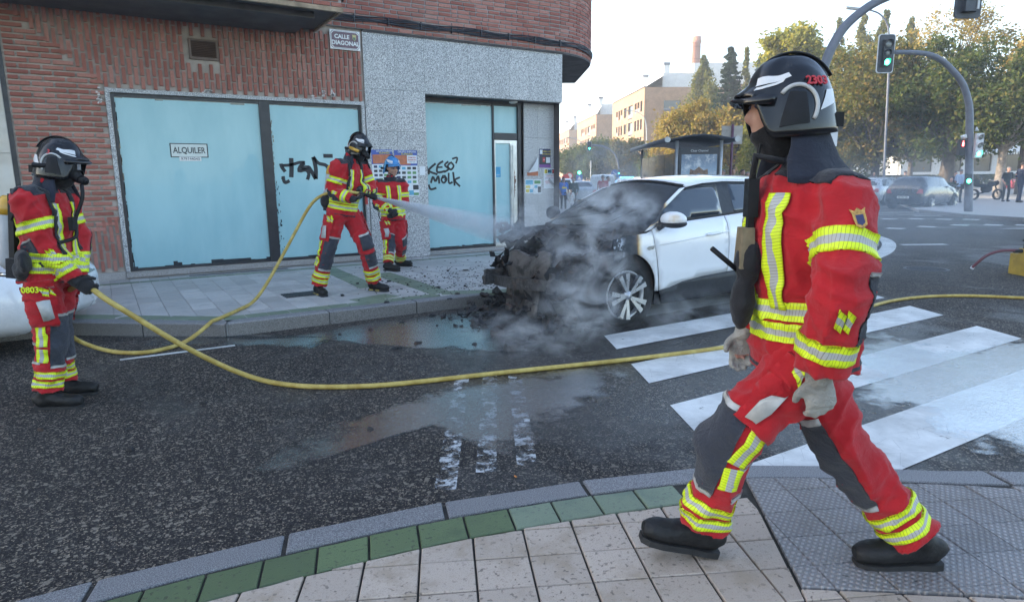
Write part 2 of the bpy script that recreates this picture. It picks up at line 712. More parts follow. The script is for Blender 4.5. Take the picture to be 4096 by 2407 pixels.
def m_painted_glass():
    k = NT('painted_glass')
    P = k.co('Position')
    brush = k.noise(2.2, 5, .6, k.sc(P, (1, 1, .35)))
    c = k.mix(k.rmp(brush, .3, .7), (.285, .495, .53), (.355, .565, .59))
    c = k.mix(k.math('MULTIPLY', k.rmp(k.noise(14, 5, .7, k.sc(P, (1, 1, .15))), .5, .75), .22), c, (.36, .53, .55))
    c = k.mix(k.rmp(k.noise(55, 4, .6, P), .74, .78), c, (.05, .08, .09))
    MATS['painted_glass'] = k.done(k.pbsdf(color=c, rough=.55, spec=.3, coat=.4, coatr=.015))


m_painted_glass()
k_ = NT('dark_glass')
MATS['dark_glass'] = k_.done(k_.pbsdf(color=(.012, .016, .02), rough=.04, spec=.7, coat=.4, coatr=.01))

# ================================================================== ground
b = MB()
S = 700
b.add([(-S, -S, 0), (S, -S, 0), (S, S, 0), (-S, S, 0)], [(0, 1, 2, 3)])
road = struct('road', b, MATS['asphalt'])


def quad_mark(pts, m, name='crosswalk_stripe', z=.004):
    n = 10
    q = [V((p[0], p[1], z)) for p in pts]
    mb = MB()
    vs = []
    for j in range(n + 1):
        a_, b_ = q[0].lerp(q[1], j / n), q[3].lerp(q[2], j / n)
        vs += [a_, b_]
    mb.add(vs, [(2 * j, 2 * j + 2, 2 * j + 3, 2 * j + 1) for j in range(n)])
    return obj(name, mb, MATS[m], road)


# zebra crossing: long stripes parallel to the shop front, their ends on a slant
g2 = lambda u, v: gp(u, v, 0)
zA = [gp(2524, 1457), gp(3639, 1224), gp(3773, 1261), gp(2596, 1534)]
zB = [gp(2677, 1620), gp(3912, 1304), gp(4083, 1355), gp(2795, 1742)]
step = (zB[0] - zA[0] + zB[3] - zA[3]) / 2
stepr = (zB[1] - zA[1] + zB[2] - zA[2]) / 2
for n_, w_ in ((-2, 'road_paint'), (-1, 'road_paint'), (0, 'road_paint'), (1, 'road_paint'), (2, 'road_paint')):
    quad_mark([zA[0] + step * n_, zA[1] + stepr * n_, zA[2] + stepr * n_, zA[3] + step * n_], w_)
# old markings worn to flecks, and the thin parking line along the far gutter
for (a_, b_) in (((1780, 1960), (1850, 1500)), ((1945, 1890), (1960, 1500)), ((2110, 1870), (2060, 1500))):
    p, q = gp(*a_), gp(*b_)
    sd_ = (q - p).cross(ZUP).normalized() * .055
    quad_mark([p - sd_, q - sd_, q + sd_, p + sd_], 'worn_paint', 'worn_stripe')
p, q = gp(480, 1440), gp(940, 1382)
sd_ = (q - p).cross(ZUP).normalized() * .03
quad_mark([p - sd_, q - sd_, q + sd_, p + sd_], 'thin_paint', 'parking_line')
# square give-way marks of the far crossing and lane dashes
kk = 746 / 2210
zz = lambda x, y: gp(3350 + x * kk, 600 + y * kk)
for row in (((550, 932), (925, 911), (1320, 893), (1715, 890), (2090, 893)), ((180, 948),), ((500, 820), (820, 818), (1150, 823), (1470, 826)), ((150, 790), (160, 838))):
    for (x, y) in row:
        p = zz(x, y)
        e1 = C_RGT * .68
        e2 = C_FWD * .62
        quad_mark([p, p + e1 * .5 - e2 * .5, p + e1, p + e1 * .5 + e2 * .5], 'road_paint', 'crossing_square')
for (x, y, l) in ((440, 745, 1.8), (730, 768, 1.5), (920, 782, 5), (790, 1130, 1.0)):
    p = zz(x, y)
    quad_mark([p, p + C_RGT * l, p + C_RGT * l + C_FWD * .22, p + C_FWD * .22], 'road_paint', 'lane_dash')
p = zz(1880, 932)
quad_mark([p, p + C_RGT * 4, p + C_RGT * 4 - C_FWD * .8, p + C_RGT * .2 - C_FWD * .1], 'road_paint', 'lane_arrow')

# painted arc round the pavement corner
arc = spl([(p.x, p.y) for p in (zz(-60, 1370), zz(290, 1310), zz(470, 1255), zz(580, 1190), zz(610, 1120), zz(560, 1065), zz(450, 1025))], 26)
mb = MB()
vs = []
for i, q in enumerate(arc):
    q = V((*q, .005))
    t_ = (V((*arc[min(i + 1, 25)], .005)) - V((*arc[max(i - 1, 0)], .005))).normalized()
    nn = V((-t_.y, t_.x, 0)) * .14
    vs += [q - nn, q + nn]
mb.add(vs, [(2 * i, 2 * i + 2, 2 * i + 3, 2 * i + 1) for i in range(25)])
obj('edge_line', mb, MATS['road_paint'], road)
# manhole cover
mc = gp(3350 + 1050 * kk * 1.0, 600 + 1410 * kk)
mb = MB()
mb.lathe(mc + V((0, 0, -.01)), ZUP, [(0, .33), (.014, .33), (.016, .30), (.013, .29), (.013, .001)], 36)
for i in range(-5, 6):
    w_ = math.sqrt(max(0, .28 ** 2 - (i * .05) ** 2))
    if w_ > .05:
        mb.box(mc + V((i * .05, 0, .004)), (.022, 2 * w_, .006))
obj('manhole_cover', mb, MATS['grate'], road)


# puddles: thin films of water, deepest in the middle
def puddle(name, outline, z, n=44):
    c = sum((V((p[0], p[1], z)) for p in outline), V()) / len(outline)
    ring = spl([(p[0], p[1]) for p in outline] + [(outline[0][0], outline[0][1])], n + 1)[:-1]
    mb = MB()
    vs, dep = [], []
    for s_ in (1.0, .86, .66, .4, .12):
        for q in ring:
            vs.append(c.lerp(V((q[0], q[1], z)), s_))
            dep.append(1 - s_)
    mb.add(vs, [(r * n + i, r * n + (i + 1) % n, (r + 1) * n + (i + 1) % n, (r + 1) * n + i) for r in range(4) for i in range(n)] + [tuple(4 * n + i for i in range(n))])
    o = struct(name, mb, MATS['water_film'])
    at_ = o.data.attributes.new('depth', 'FLOAT', 'POINT')
    at_.data.foreach_set('value', dep)
    return o


puddle('puddle', [(p.x, p.y) for p in (gp(3350, 1560), gp(3420, 1480), gp(3300, 1400), gp(3500, 1310), gp(3820, 1380), gp(4200, 1330), gp(4600, 1500), gp(4500, 1850), gp(3950, 1865), gp(3780, 1790), gp(3640, 1690), gp(3480, 1650))], .007)
puddle('gutter_water', [(p.x, p.y) for p in (gp(300, 1325), gp(930, 1362), gp(1500, 1282), gp(2000, 1225), gp(2400, 1320), gp(2300, 1420), gp(1700, 1400), gp(1250, 1370), gp(1180, 1420), gp(980, 1390), gp(400, 1385))], .0065)
puddle('wet_streak', [(p.x, p.y) for p in (gp(880, 1890), gp(1250, 1720), gp(1700, 1560), gp(2150, 1480), gp(2600, 1420), gp(2500, 1560), gp(2150, 1780), gp(2000, 1840), gp(1700, 1720), gp(1300, 1830), gp(950, 1940))], .0068)

# ------------------------------------------------------------------ near pavement
PZ = .08
kerb_px = [(-9, 2.9), (-5, 2.85), (-2.5, 2.78), (-1, 2.72), (-.147, 2.675), (.41, 2.63), (1.08, 2.53), (1.6, 2.40), (1.94, 2.30), (2.42, 2.125), (2.69, 1.99), (3.07, 1.72), (3.34, 1.49), (3.74, 1.20), (4.6, .55), (6, -.5), (9, -2.8)]
kl = [V((q[0], q[1], 0)) for q in spl(kerb_px, 170)]


def kl_off(d):
    out = []
    for i, p in enumerate(kl):
        t_ = (kl[min(i + 1, len(kl) - 1)] - kl[max(i - 1, 0)]).normalized()
        out.append(p + V((t_.y, -t_.x, 0)) * d)
    return out


def resample(pts, length, start=0.0):
    acc = [0.0]
    for i in range(1, len(pts)):
        acc.append(acc[-1] + (pts[i] - pts[i - 1]).length)

    def P(s_):
        s_ = min(max(s_, 0), acc[-1] - 1e-6)
        i = next(j for j in range(1, len(acc)) if acc[j] >= s_)
        return pts[i - 1].lerp(pts[i], (s_ - acc[i - 1]) / max(1e-9, acc[i] - acc[i - 1]))
    return P, acc[-1]


b = MB()
inn = kl_off(.02)
b.prism([(p.x, p.y) for p in reversed(inn)][::-1][::-1] + [(-9, -8), (9, -8)], -.3, PZ - .012)
pavement = struct('pavement', b, MATS['dirt'])
# make sure the slab's top faces up
bm = bmesh.new()
bm.from_mesh(pavement.data)
bmesh.ops.recalc_face_normals(bm, faces=bm.faces)
bm.to_mesh(pavement.data)
bm.free()


def strip_piece(o0, o1, P0s, P1s, s0, s1, L, z0, z1, gap, name, m, parent, bev=.006, wob=0.0):
    """one block between two offset lines, arc fractions s0..s1"""
    k_n = 3
    outer = [P0s[0](P0s[1] * (s0 + (s1 - s0) * i / k_n)) for i in range(k_n + 1)]
    inner = [P1s[0](P1s[1] * (s0 + (s1 - s0) * i / k_n)) for i in range(k_n + 1)]
    c = sum(outer + inner, V()) / (2 * k_n + 2)
    ring = outer + inner[::-1]
    ring = [c + (p - c) * (1 - gap / max(.02, (p - c).length)) for p in ring]
    top = [c + (p - c) * (1 - bev / max(.02, (p - c).length)) for p in ring]
    dz = random.uniform(-wob, wob)
    n = len(ring)
    vs = [(p.x, p.y, z0) for p in ring] + [(p.x, p.y, z1 - .005 + dz) for p in ring] + [(p.x, p.y, z1 + dz) for p in top]
    fs = [(i, (i + 1) % n, n + (i + 1) % n, n + i) for i in range(n)] + [(n + i, n + (i + 1) % n, 2 * n + (i + 1) % n, 2 * n + i) for i in range(n)] + [tuple(range(2 * n, 3 * n))]
    mb = MB()
    mb.add(vs, [f[::-1] for f in fs])
    return obj(name, mb, m, parent)


R0, R1, R2, R3 = (resample(kl_off(d), 1) for d in (0.0, .145, .155, .335))
# kerb stones, about 0.68 m each
tot = R0[1]
n_k = int(tot / .68)
for i in range(n_k):
    s0, s1 = i / n_k, (i + 1) / n_k
    if R0[0](tot * s0).x > 7.5 or R0[0](tot * s1).x < -4:
        continue
    strip_piece(0, .145, R0, R1, s0, s1, .68, -.05, PZ, .010, 'kerb_stone', MATS['granite_kerb'], pavement, .008, .002)
n_g = int(tot / .205)
for i in range(n_g):
    s0, s1 = i / n_g, (i + 1) / n_g
    x = R2[0](tot * s0).x
    if x > 2.2 or x < -2.6:
        continue
    pale = x > 1.35
    strip_piece(0, 0, R2, R3, s0, s1, .2, 0, PZ, .006, 'green_tile', MATS['green_tile_pale' if pale else 'green_tile'], pavement, .005, .003)


def clip(poly, p, n):
    out = []
    for i in range(len(poly)):
        a_, c_ = poly[i], poly[(i + 1) % len(poly)]
        da, dc = (a_ - p).dot(n), (c_ - p).dot(n)
        if da >= 0:
            out.append(a_)
        if (da > 0) != (dc > 0) and abs(da - dc) > 1e-9:
            out.append(a_.lerp(c_, da / (da - dc)))
    return out


def tile_obj(poly, m, name, z, parent, thick=.03, bev=.004, shrink=.0055):
    if len(poly) < 3:
        return
    c = sum(poly, V()) / len(poly)
    area = abs(sum((poly[i] - c).cross(poly[(i + 1) % len(poly)] - c).z for i in range(len(poly)))) / 2
    if area < .0012:
        return
    if sum((poly[i] - c).cross(poly[(i + 1) % len(poly)] - c).z for i in range(len(poly))) < 0:
        poly = poly[::-1]
    r = [c + (p - c) * (1 - shrink / max(.015, (p - c).length)) for p in poly]
    t = [c + (p - c) * (1 - bev / max(.015, (p - c).length)) for p in r]
    n = len(r)
    zz_ = z + random.uniform(-.0015, .0015)
    tx, ty = random.uniform(-.01, .01), random.uniform(-.01, .01)
    zf = lambda p: zz_ + (p.x - c.x) * tx + (p.y - c.y) * ty
    vs = [(p.x, p.y, z - thick) for p in r] + [(p.x, p.y, zf(p) - .004) for p in r] + [(p.x, p.y, zf(p)) for p in t]
    fs = [(i, (i + 1) % n, n + (i + 1) % n, n + i) for i in range(n)] + [(n + i, n + (i + 1) % n, 2 * n + (i + 1) % n, 2 * n + i) for i in range(n)] + [tuple(range(2 * n, 3 * n))]
    mb = MB()
    mb.add(vs, fs)
    return obj(name, mb, m, parent)


lim3 = kl_off(.34)
lim1 = kl_off(.155)
edges3 = [(lim3[i], V((-(lim3[i + 3] - lim3[i]).y, (lim3[i + 3] - lim3[i]).x, 0)).normalized() * -1) for i in range(20, 150, 3)]
edges1 = [(lim1[i], V((-(lim1[i + 3] - lim1[i]).y, (lim1[i + 3] - lim1[i]).x, 0)).normalized() * -1) for i in range(20, 150, 3)]
L1p, L1n = V((2.456, 1.842, 0)), V((.779, -.627, 0))          # tactile area lies on the +n side
L2p, L2n = V((1.966, 1.233, 0)), V((.607, .795, 0))
ga = rad(-26)
ge1, ge2 = V((math.cos(ga), math.sin(ga), 0)), V((-math.sin(ga), math.cos(ga), 0))
go = V((1.083, 2.024, 0))
T1, T2 = .2115, .1945
in_t = lambda p: (p - L1p).dot(L1n) > 0 and (p - L2p).dot(L2n) > 0
for i in range(-14, 17):
    for j in range(-8, 8):
        q = [go + ge1 * (T1 * (i + a_)) + ge2 * (T2 * (j + c_)) for a_, c_ in ((0, 0), (1, 0), (1, 1), (0, 1))]
        c = sum(q, V()) / 4
        if (c - V((0, 0, 0))).dot(C_FWD) < .75 or c.x < -1.6 or c.x > 4.6:
            continue
        near = min(range(len(edges3)), key=lambda e: (edges3[e][0] - c).length)
        if not any(in_t(p) for p in q + [c]):
            if (c - edges3[near][0]).dot(edges3[near][1]) < -.2:
                continue
            pl = q
            for e in edges3[max(0, near - 4):near + 5]:
                pl = clip(pl, *e)
            tile_obj(pl, MATS['beige_tile'], 'paving_tile', PZ, pavement)
        else:
            for pl in (clip(q, L1p, -L1n), clip(clip(q, L1p, L1n), L2p, -L2n)):
                for e in edges3[max(0, near - 4):near + 5]:
                    pl = clip(pl, *e)
                tile_obj(pl, MATS['beige_tile'], 'paving_tile', PZ, pavement)
            pl = clip(clip(q, L1p + L1n * .012, L1n), L2p + L2n * .012, L2n)
            for e in edges1[max(0, near - 4):near + 5]:
                pl = clip(pl, *e)
            tile_obj(pl, MATS['tactile_tile'], 'tactile_tile', PZ + .002, pavement, shrink=.0025)
        if False:
            break
for i in range(8, 30):
    for j in range(-12, 14):
        q = [go + ge1 * (T1 * (i + a_)) + ge2 * (T2 * (j + c_)) for a_, c_ in ((0, 0), (1, 0), (1, 1), (0, 1))]
        c = sum(q, V()) / 4
        if i < 17 and -8 <= j < 8 or c.x > 4.8 or c.dot(C_FWD) < .9 or not in_t(c):
            continue
        near = min(range(len(edges1)), key=lambda e: (edges1[e][0] - c).length)
        pl = q
        for e in edges1[max(0, near - 4):near + 5]:
            pl = clip(pl, *e)
        tile_obj(pl, MATS['tactile_tile'], 'tactile_tile', PZ + .002, pavement, shrink=.0025)

# ------------------------------------------------------------------ far pavement in front of the shop
FZ = .14
fk = [(-40, 8.05), (-.45, 8.0), (.95, 6.93), (11.2, 6.93), (12.6, 7.17), (13.6, 7.5), (14.6, 7.95), (15.6, 8.5), (16.5, 9.1), (17.3, 9.75), (17.9, 10.5), (18.3, 11.5), (22.5, 20), (36, 46)]
b = MB()
b.prism([(p[0], p[1]) for p in fk] + [(38, 50), (-40, 50)], -.2, FZ - .012)
far_pav = struct('far_pavement', b, MATS['mortar_grey'])
for (pa, pc) in zip(fk[:12], fk[1:13]):
    a_, c_ = V((*pa, 0)), V((*pc, 0))
    if a_.x < -10:
        a_ = V((-8, 8.05, 0))
    L = (c_ - a_).length
    t_ = (c_ - a_) / L
    nn = V((-t_.y, t_.x, 0))
    m_ = max(1, round(L / 1.0))
    for i in range(m_):
        p0, p1 = a_ + t_ * (L * i / m_ + .008), a_ + t_ * (L * (i + 1) / m_ - .008)
        mb = MB()
        w_ = random.uniform(-.004, .004)
        o0 = -nn * (.03 + w_)
        mb.add([p0 + o0, p1 + o0, p1 + nn * .13, p0 + nn * .13] + [q + V((0, 0, FZ - .012)) for q in (p0 + o0, p1 + o0, p1 + nn * .13, p0 + nn * .13)]
               + [q + V((0, 0, FZ + .002)) for q in (p0 + o0 + nn * .014, p1 + o0 + nn * .014, p1 + nn * .13, p0 + nn * .13)],
               [(0, 1, 5, 4), (1, 2, 6, 5), (2, 3, 7, 6), (3, 0, 4, 7), (4, 5, 9, 8), (5, 6, 10, 9), (6, 7, 11, 10), (7, 4, 8, 11), (8, 9, 10, 11)])
        mb.mi = [1, 1, 1, 1, 0, 0, 0, 0, 0]
        obj('kerb_stone', mb, [MATS['granite_kerb'], MATS['kerb_face']], far_pav)

TS, TT = .25, .40
cells = []
for i in range(-8, 44):
    for j in range(0, 11):
        x0, y0 = -1.0 + i * TS, 7.08 + j * TT
        q = [V((x0, y0, 0)), V((x0 + TS, y0, 0)), V((x0 + TS, min(y0 + TT, 11.06), 0)), V((x0, min(y0 + TT, 11.06), 0))]
        if y0 > 11:
            continue
        kn = V((-.787 * -1, .617 * 1, 0))
        for e in ((V((.95, 7.08, 0)), V((.608, .794, 0))),):
            if x0 < 1.1:
                q = clip(q, *e)
        if x0 < -.3:
            q = clip(q, V((-.45, 8.14, 0)), V((0, 1, 0)))
        if len(q) >= 3:
            cells.append((sum(q, V()) / len(q), q))
# green bands: beside the kerb, beside the wall and two slanted ones


def band_cells(a_, c_, w, n):
    a_, c_ = V((*a_, 0)), V((*c_, 0))
    t_ = (c_ - a_) / n
    nn = V((-t_.y, t_.x, 0)).normalized() * w / 2
    return [[a_ + t_ * i - nn, a_ + t_ * (i + 1) - nn, a_ + t_ * (i + 1) + nn, a_ + t_ * i + nn] for i in range(n)]


gpx = lambda u, v: tuple(gp(u, v, FZ)[:2])
cells.sort(key=lambda c: c[0].length)
n_t = 0
rest = MB()
for c, q in cells:
    green = 7.05 < c.y < 7.3 and c.x < 3.6 or 10.2 < c.y < 10.6 and False
    m_ = 'grey_tile'
    if n_t < 300:
        if tile_obj(q, MATS[m_], 'paving_tile', FZ, far_pav, .03, .004, .003):
            n_t += 1
    else:
        cc = sum(q, V()) / len(q)
        r = [cc + (p - cc) * .985 for p in q]
        if sum((r[i] - cc).cross(r[(i + 1) % len(r)] - cc).z for i in range(len(r))) < 0:
            r = r[::-1]
        rest.prism([(p.x, p.y) for p in r], FZ - .03, FZ)
o = obj('distant_tiles', rest, MATS['grey_tile'], far_pav)
o['kind'] = 'stuff'
bands = band_cells((.95, 7.17), (3.4, 7.17), .18, 11) + band_cells((-.42, 8.26), (.92, 7.2), .2, 6) + band_cells((-.9, 10.62), (8.2, 10.62), .13, 36)
bands += band_cells(gpx(1310, 1074), gpx(1480, 1150), .28, 8) + band_cells(gpx(1524, 1093), gpx(1765, 1172), .30, 9) + band_cells(gpx(1765, 1172), gpx(2040, 1163), .26, 8)
bands += band_cells(gpx(1420, 1205), gpx(1570, 1180), .3, 4)
for q in bands:
    tile_obj(q, MATS['green_tile_pale'], 'green_tile', FZ + .004, far_pav, .03, .003, .003)
# utility cover and drain slot
mb = MB()
p = gp(1210, 1178, FZ)
mb.box((p.x, p.y, FZ + .006), (.46, .3, .01))
for i in range(-5, 6):
    mb.box((p.x + i * .038, p.y, FZ + .013), (.014, .26, .006))
obj('utility_cover', mb, MATS['grate'], far_pav)
mb = MB()
mb.box((1.75, 10.86, FZ + .003), (1.45, .10, .004))
obj('drain_slot', mb, MATS['black_frame'], far_pav)
# pavement beyond the junction, with the tree park behind it
b = MB()
fr = [zz(965, 745), zz(1500, 805), zz(1760, 822), zz(2200, 850), zz(2900, 880)]
b.prism([(p.x, p.y) for p in fr] + [(120, -40), (140, 60), (40, 60)] + [(zz(700, 640).x, zz(700, 640).y)], -.1, .12)
plaza = struct('plaza_pavement', b, MATS['grey_tile'])
for i in range(4):
    a_, c_ = fr[i], fr[i + 1]
    m_ = max(1, int((c_ - a_).length / 1.6))
    nn = ZUP.cross(c_ - a_).normalized() * .2
    for j in range(m_):
        p0, p1 = a_.lerp(c_, (j + .01) / m_), a_.lerp(c_, (j + .99) / m_)
        kb = MB()
        kb.prism([(q.x, q.y) for q in (p0 - nn * .1, p1 - nn * .1, p1 + nn, p0 + nn)], 0, .135)
        obj('kerb_stone', kb, MATS['granite_kerb'], plaza)
# ================================================================== brick corner building
FY = 11.10                       # shop-front plane
SD = V((.5, .866, 0))            # direction of the side street
BH = 12.5                        # eaves out of view, height set by where the shadow falls
bld = empty('brick_building', (3.5, FY, 0), 'red brick corner building with granite shop front and painted-over windows', 'building')
# walls: front sheet with openings, side wall, back, upper storeys
b = MB()
facade(b, (-.88, FY + .012, 0), (1, 0, 0), (0, -1, 0), 4.89, 4.05, [(1.16, 4.83, .24, 2.80)], .12)
obj('front_wall', b, MATS['mortar'], bld)
b = MB()
facade(b, (4.01, FY + .02, 0), (1, 0, 0), (0, -1, 0), 4.13, 4.05, [(1.12, 4.13, 0, 3.05)], .24)
RY = FY + .25                    # recessed door bay
facade(b, (5.13, RY, 0), (1, 0, 0), (0, -1, 0), 3.01, 3.05, [(.06, 2.22, .20, 3.0)], .14)
b.add([(5.13, FY, 3.05), (8.14, FY, 3.05), (8.14, RY, 3.05), (5.13, RY, 3.05)], [(0, 1, 2, 3)])
obj('granite_backing', b, MATS['render_dark'], bld)
c0 = V((8.14, FY, 0))
c1 = c0 + SD * 46
b = MB()
b.add([c0 + V((0, .02, 0)), c1, c1 + V((0, 0, 4.05)), c0 + V((0, .02, 4.05))], [(0, 1, 2, 3)])
b.add([V((-.88, FY + .3, 0)), V((-.88, 52, 0)), V((-.88, 52, 4.05)), V((-.88, FY + .3, 4.05))], [(3, 2, 1, 0)])
b.add([V((5.15, 11.9, 0)), V((8.4, 11.9, 0)), V((8.4, 11.9, 3.05)), V((5.15, 11.9, 3.05))], [(0, 1, 2, 3)])
b.add([V((.2, 11.9, 0)), V((4.0, 11.9, 0)), V((4.0, 11.9, 3.05)), V((.2, 11.9, 3.05))], [(0, 1, 2, 3)])
obj('side_wall', b, MATS['mortar'], bld)
# upper storeys: plan with the rounded corner bay
UY = FY - .06
arcR, arcS = 2.0, 7.9
plan = [V((3.26, UY, 0)), V((arcS, UY, 0))]
for i in range(1, 13):
    q = rad(60 * i / 12)
    plan.append(V((arcS + arcR * math.sin(q), UY + arcR * (1 - math.cos(q)), 0)))
bay_end = plan[-1] + SD * 2.4
plan.append(bay_end)
sidep = V((8.14, FY, 0)) + SD * ((bay_end - V((8.14, FY, 0))).dot(SD))
poly = plan + [sidep, c1 + V((0, 0, 0)), V((-.88, 52, 0)), V((-.88, FY + .02, 0)), V((3.26, FY + .02, 0))]
b = MB()
b.prism([(p.x, p.y) for p in poly], 4.02, BH)
obj('upper_wall', b, MATS['mortar_grey'], bld)
b = MB()
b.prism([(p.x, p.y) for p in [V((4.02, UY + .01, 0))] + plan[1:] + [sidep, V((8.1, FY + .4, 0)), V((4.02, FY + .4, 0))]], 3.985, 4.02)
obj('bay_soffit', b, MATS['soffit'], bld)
b = MB()
b.prism([(p.x, p.y) for p in poly[:-2]] + [(-.88, FY - .1), (3.26, FY - .1)], BH, BH + .35)
obj('roof', b, MATS['brown_frame'], bld)

# bricks
unit = MB().box((0, 0, 0), (1, 1, 1)).mesh('brick')
unit.materials.append(MATS['brick'])
bricks = []          # (centre, along, length, height, depth)


def brick(c, e1, l, h, up=ZUP, d=.03):
    bricks.append((V(c), V(e1).normalized(), l, h, V(up)))


BL, BHt, JT = .235, .052, .018
# running bond along the upper plan line
acc, segs = 0.0, []
pl_pts = plan
PP, LL = resample(pl_pts, 1)
row, z = 0, 4.02 + .035
while z < 5.75:
    s_ = -(BL / 2 if row % 2 else 0.0) + random.uniform(-.01, .01)
    while s_ < LL:
        ln = random.choice((BL, BL, BL, .112))
        a_, e_ = max(s_, 0), min(s_ + ln, LL)
        if e_ - a_ > .05:
            p0, p1 = PP(a_), PP(e_)
            t_ = (p1 - p0).normalized()
            nn = V((t_.y, -t_.x, 0))
            brick((p0 + p1) / 2 + nn * .001 + V((0, 0, z)), t_, (p1 - p0).length, BHt)
        s_ += ln + JT
    z += BHt + JT + .003
    row += 1
# framed front: courses run flat on the left and stand upright over and under the window, mitred on the slant
diag = lambda s_: 2.80 + (s_ - .28) * -.95
FB = FY - .002
row, z = 0, .30
while z < 3.95:
    s_ = -.86 + (0 if row % 2 else -.12)
    while s_ < .22:
        a_, e_ = max(s_, -.855), min(s_ + BL, .215)
        cz = diag((a_ + e_) / 2)
        if e_ - a_ > .05 and z < cz + .025 and z > .98 + (a_ - -.05) * .62 - .02:
            brick(((a_ + e_) / 2, FB, z), (1, 0, 0), e_ - a_, .046)
        s_ += BL + .024
    z += .046 + .027
    row += 1
colw = .047 + .030
x = -.83
col = 0
while x < 3.99:
    z = 2.86 + (.06 if col % 2 else -.06) if x > .27 else diag(x) - .01 + (.03 if col % 2 else 0)
    while z < 3.93:
        a_, e_ = max(z, 2.86), min(z + .225, 3.93)
        if e_ - a_ > .05 and not (1.32 < x < 1.78 and e_ > 3.31 and a_ < 3.64):
            brick((x, FB, (a_ + e_) / 2), (0, 0, 1), e_ - a_, .046, V((1, 0, 0)))
        z += .225 + .022
    if -.84 < x < .2:
        z1 = .98 + (x + .05) * .62 - .02
        z = .27 + (.05 if col % 2 else -.07)
        while z < z1:
            a_, e_ = max(z, .27), min(z + .225, z1)
            if e_ - a_ > .05:
                brick((x, FB, (a_ + e_) / 2), (0, 0, 1), e_ - a_, .046, V((1, 0, 0)))
            z += .225 + .022
    x += colw
    col += 1


def seen(p):
    d = p - V((0, 0, CAM_H))
    zf = d.dot(f_)
    return zf > 0 and abs(d.dot(I_R) / zf) < .80 and abs(d.dot(I_U) / zf) < .47


bricks.sort(key=lambda q: (0 if seen(q[0]) else 1, q[0].length))
rest = MB()
bo = org_of(bld)
for i, (c, e1, l, h, up) in enumerate(bricks):
    e3 = e1.cross(up).normalized()
    h_ = h * random.uniform(.93, 1.05)
    l_ = l * random.uniform(.975, 1.0)
    jit = random.uniform(-.0025, .0025)
    M3 = Matrix((e1 * l_, e3 * .03, up * h_)).transposed()
    if i < 300:
        o = bpy.data.objects.new('brick', unit)
        COL.objects.link(o)
        o.parent = bld
        M4 = M3.to_4x4()
        M4.translation = c - bo + e3 * jit
        o.matrix_local = M4
    else:
        rest.box(c + e3 * jit, (1, 1, 1), M3)
o = obj('brickwork', rest, MATS['brick'], bld)
o['kind'] = 'stuff'

# white stone string course high on the rounded bay
b = MB()
PPc, LLc = PP, LL
vs = []
for i in range(40):
    p = PP(4.0 + (LL - 4.0) * i / 39)
    p2 = PP(min(LL, 4.0 + (LL - 4.0) * i / 39 + .02))
    p1_ = PP(4.0 + (LL - 4.0) * i / 39 - .02)
    t_ = (p2 - p1_).normalized()
    nn = V((t_.y, -t_.x, 0))
    vs.append([p + nn * d + V((0, 0, z)) for d, z in ((.0, 5.42), (.06, 5.42), (.06, 5.54), (.0, 5.54))])
b.rings(vs)
obj('string_course', b, MATS['granite_panel'], bld)

# granite cladding, panel by panel
gx = [4.01, 4.57, 5.13]
for i in range(2):
    for z0, z1 in ((.145, 1.02), (1.02, 1.70), (1.70, 2.38), (2.38, 3.08), (3.08, 4.0)):
        b = MB().bbox((gx[i] + .002, FY - .03, z0 + .002), (gx[i + 1] - .002, FY + .018, z1 - .002))
        obj('granite_panel', b, MATS['granite_panel'], bld)
gx2 = [5.13, 5.57, 6.01, 6.46, 6.91, 7.36, 7.81, 8.14]
for i in range(7):
    b = MB().bbox((gx2[i] + .002, FY - .03, 3.052), (gx2[i + 1] - .002, FY + .018, 4.0))
    obj('granite_panel', b, MATS['granite_panel'], bld)
b = MB()
b.bbox((5.135, FY - .02, 3.035), (8.135, RY + .02, 3.05))
obj('fascia_soffit', b, MATS['black_frame'], bld)
px_ = [7.40, 7.74, 8.18]
for i in range(2):
    for z0, z1 in ((.145, 1.0), (1.0, 2.36), (2.36, 3.03)):
        b = MB().bbox((px_[i] + .0015, RY - .03, z0 + .0015), (px_[i + 1] - .0015, RY - .001, z1 - .0015))
        obj('granite_panel', b, MATS['granite_panel'], bld)
b = MB()
b.bbox((8.12, RY - .028, .145), (8.18, RY + .5, 3.03))
obj('granite_return', b, MATS['granite_panel'], bld)
b = MB()
b.bbox((8.13, FY - .028, 3.052), (8.14 + .028, FY + 1.2, 4.0))
obj('fascia_return', b, MATS['granite_panel'], bld)
b = MB()
b.bbox((8.15, FY + .9, 3.4), (8.5, FY + 1.5, 3.75)).bbox((8.2, FY + .95, 3.25), (8.42, FY + 1.4, 3.4))
obj('corbel', b, MATS['brick'], bld)

# big shop window: granite surround, black frame, two painted panes
b = MB()
b.bbox((.22, FY - .035, .145), (4.0, FY + .1, .165)).bbox((.22, FY - .06, .165), (4.0, FY + .1, .232))
obj('window_sill', b, MATS['granite_sill'], bld)
b = MB()
b.bbox((.22, FY - .03, .24), (.275, FY + .1, 2.86)).bbox((3.94, FY - .032, .24), (3.995, FY + .1, 2.86)).bbox((.22, FY - .034, 2.795), (3.995, FY + .1, 2.85))
obj('window_surround', b, MATS['granite_panel'], bld)
win = empty('window', bld.location)
win.parent = bld
win.location = (0, 0, 0)
ORG[win.name] = bo
b = MB()
gy = FY + .05
b.bbox((.276, gy - .03, .24), (.325, gy + .03, 2.795)).bbox((3.90, gy - .03, .24), (3.94, gy + .03, 2.795))
b.bbox((2.28, gy - .035, .24), (2.44, gy + .03, 2.795)).bbox((.325, gy - .025, 2.745), (3.90, gy + .03, 2.795)).bbox((.325, gy - .025, .235), (3.90, gy + .03, .275))
obj('window_frame', b, MATS['black_frame'], win)
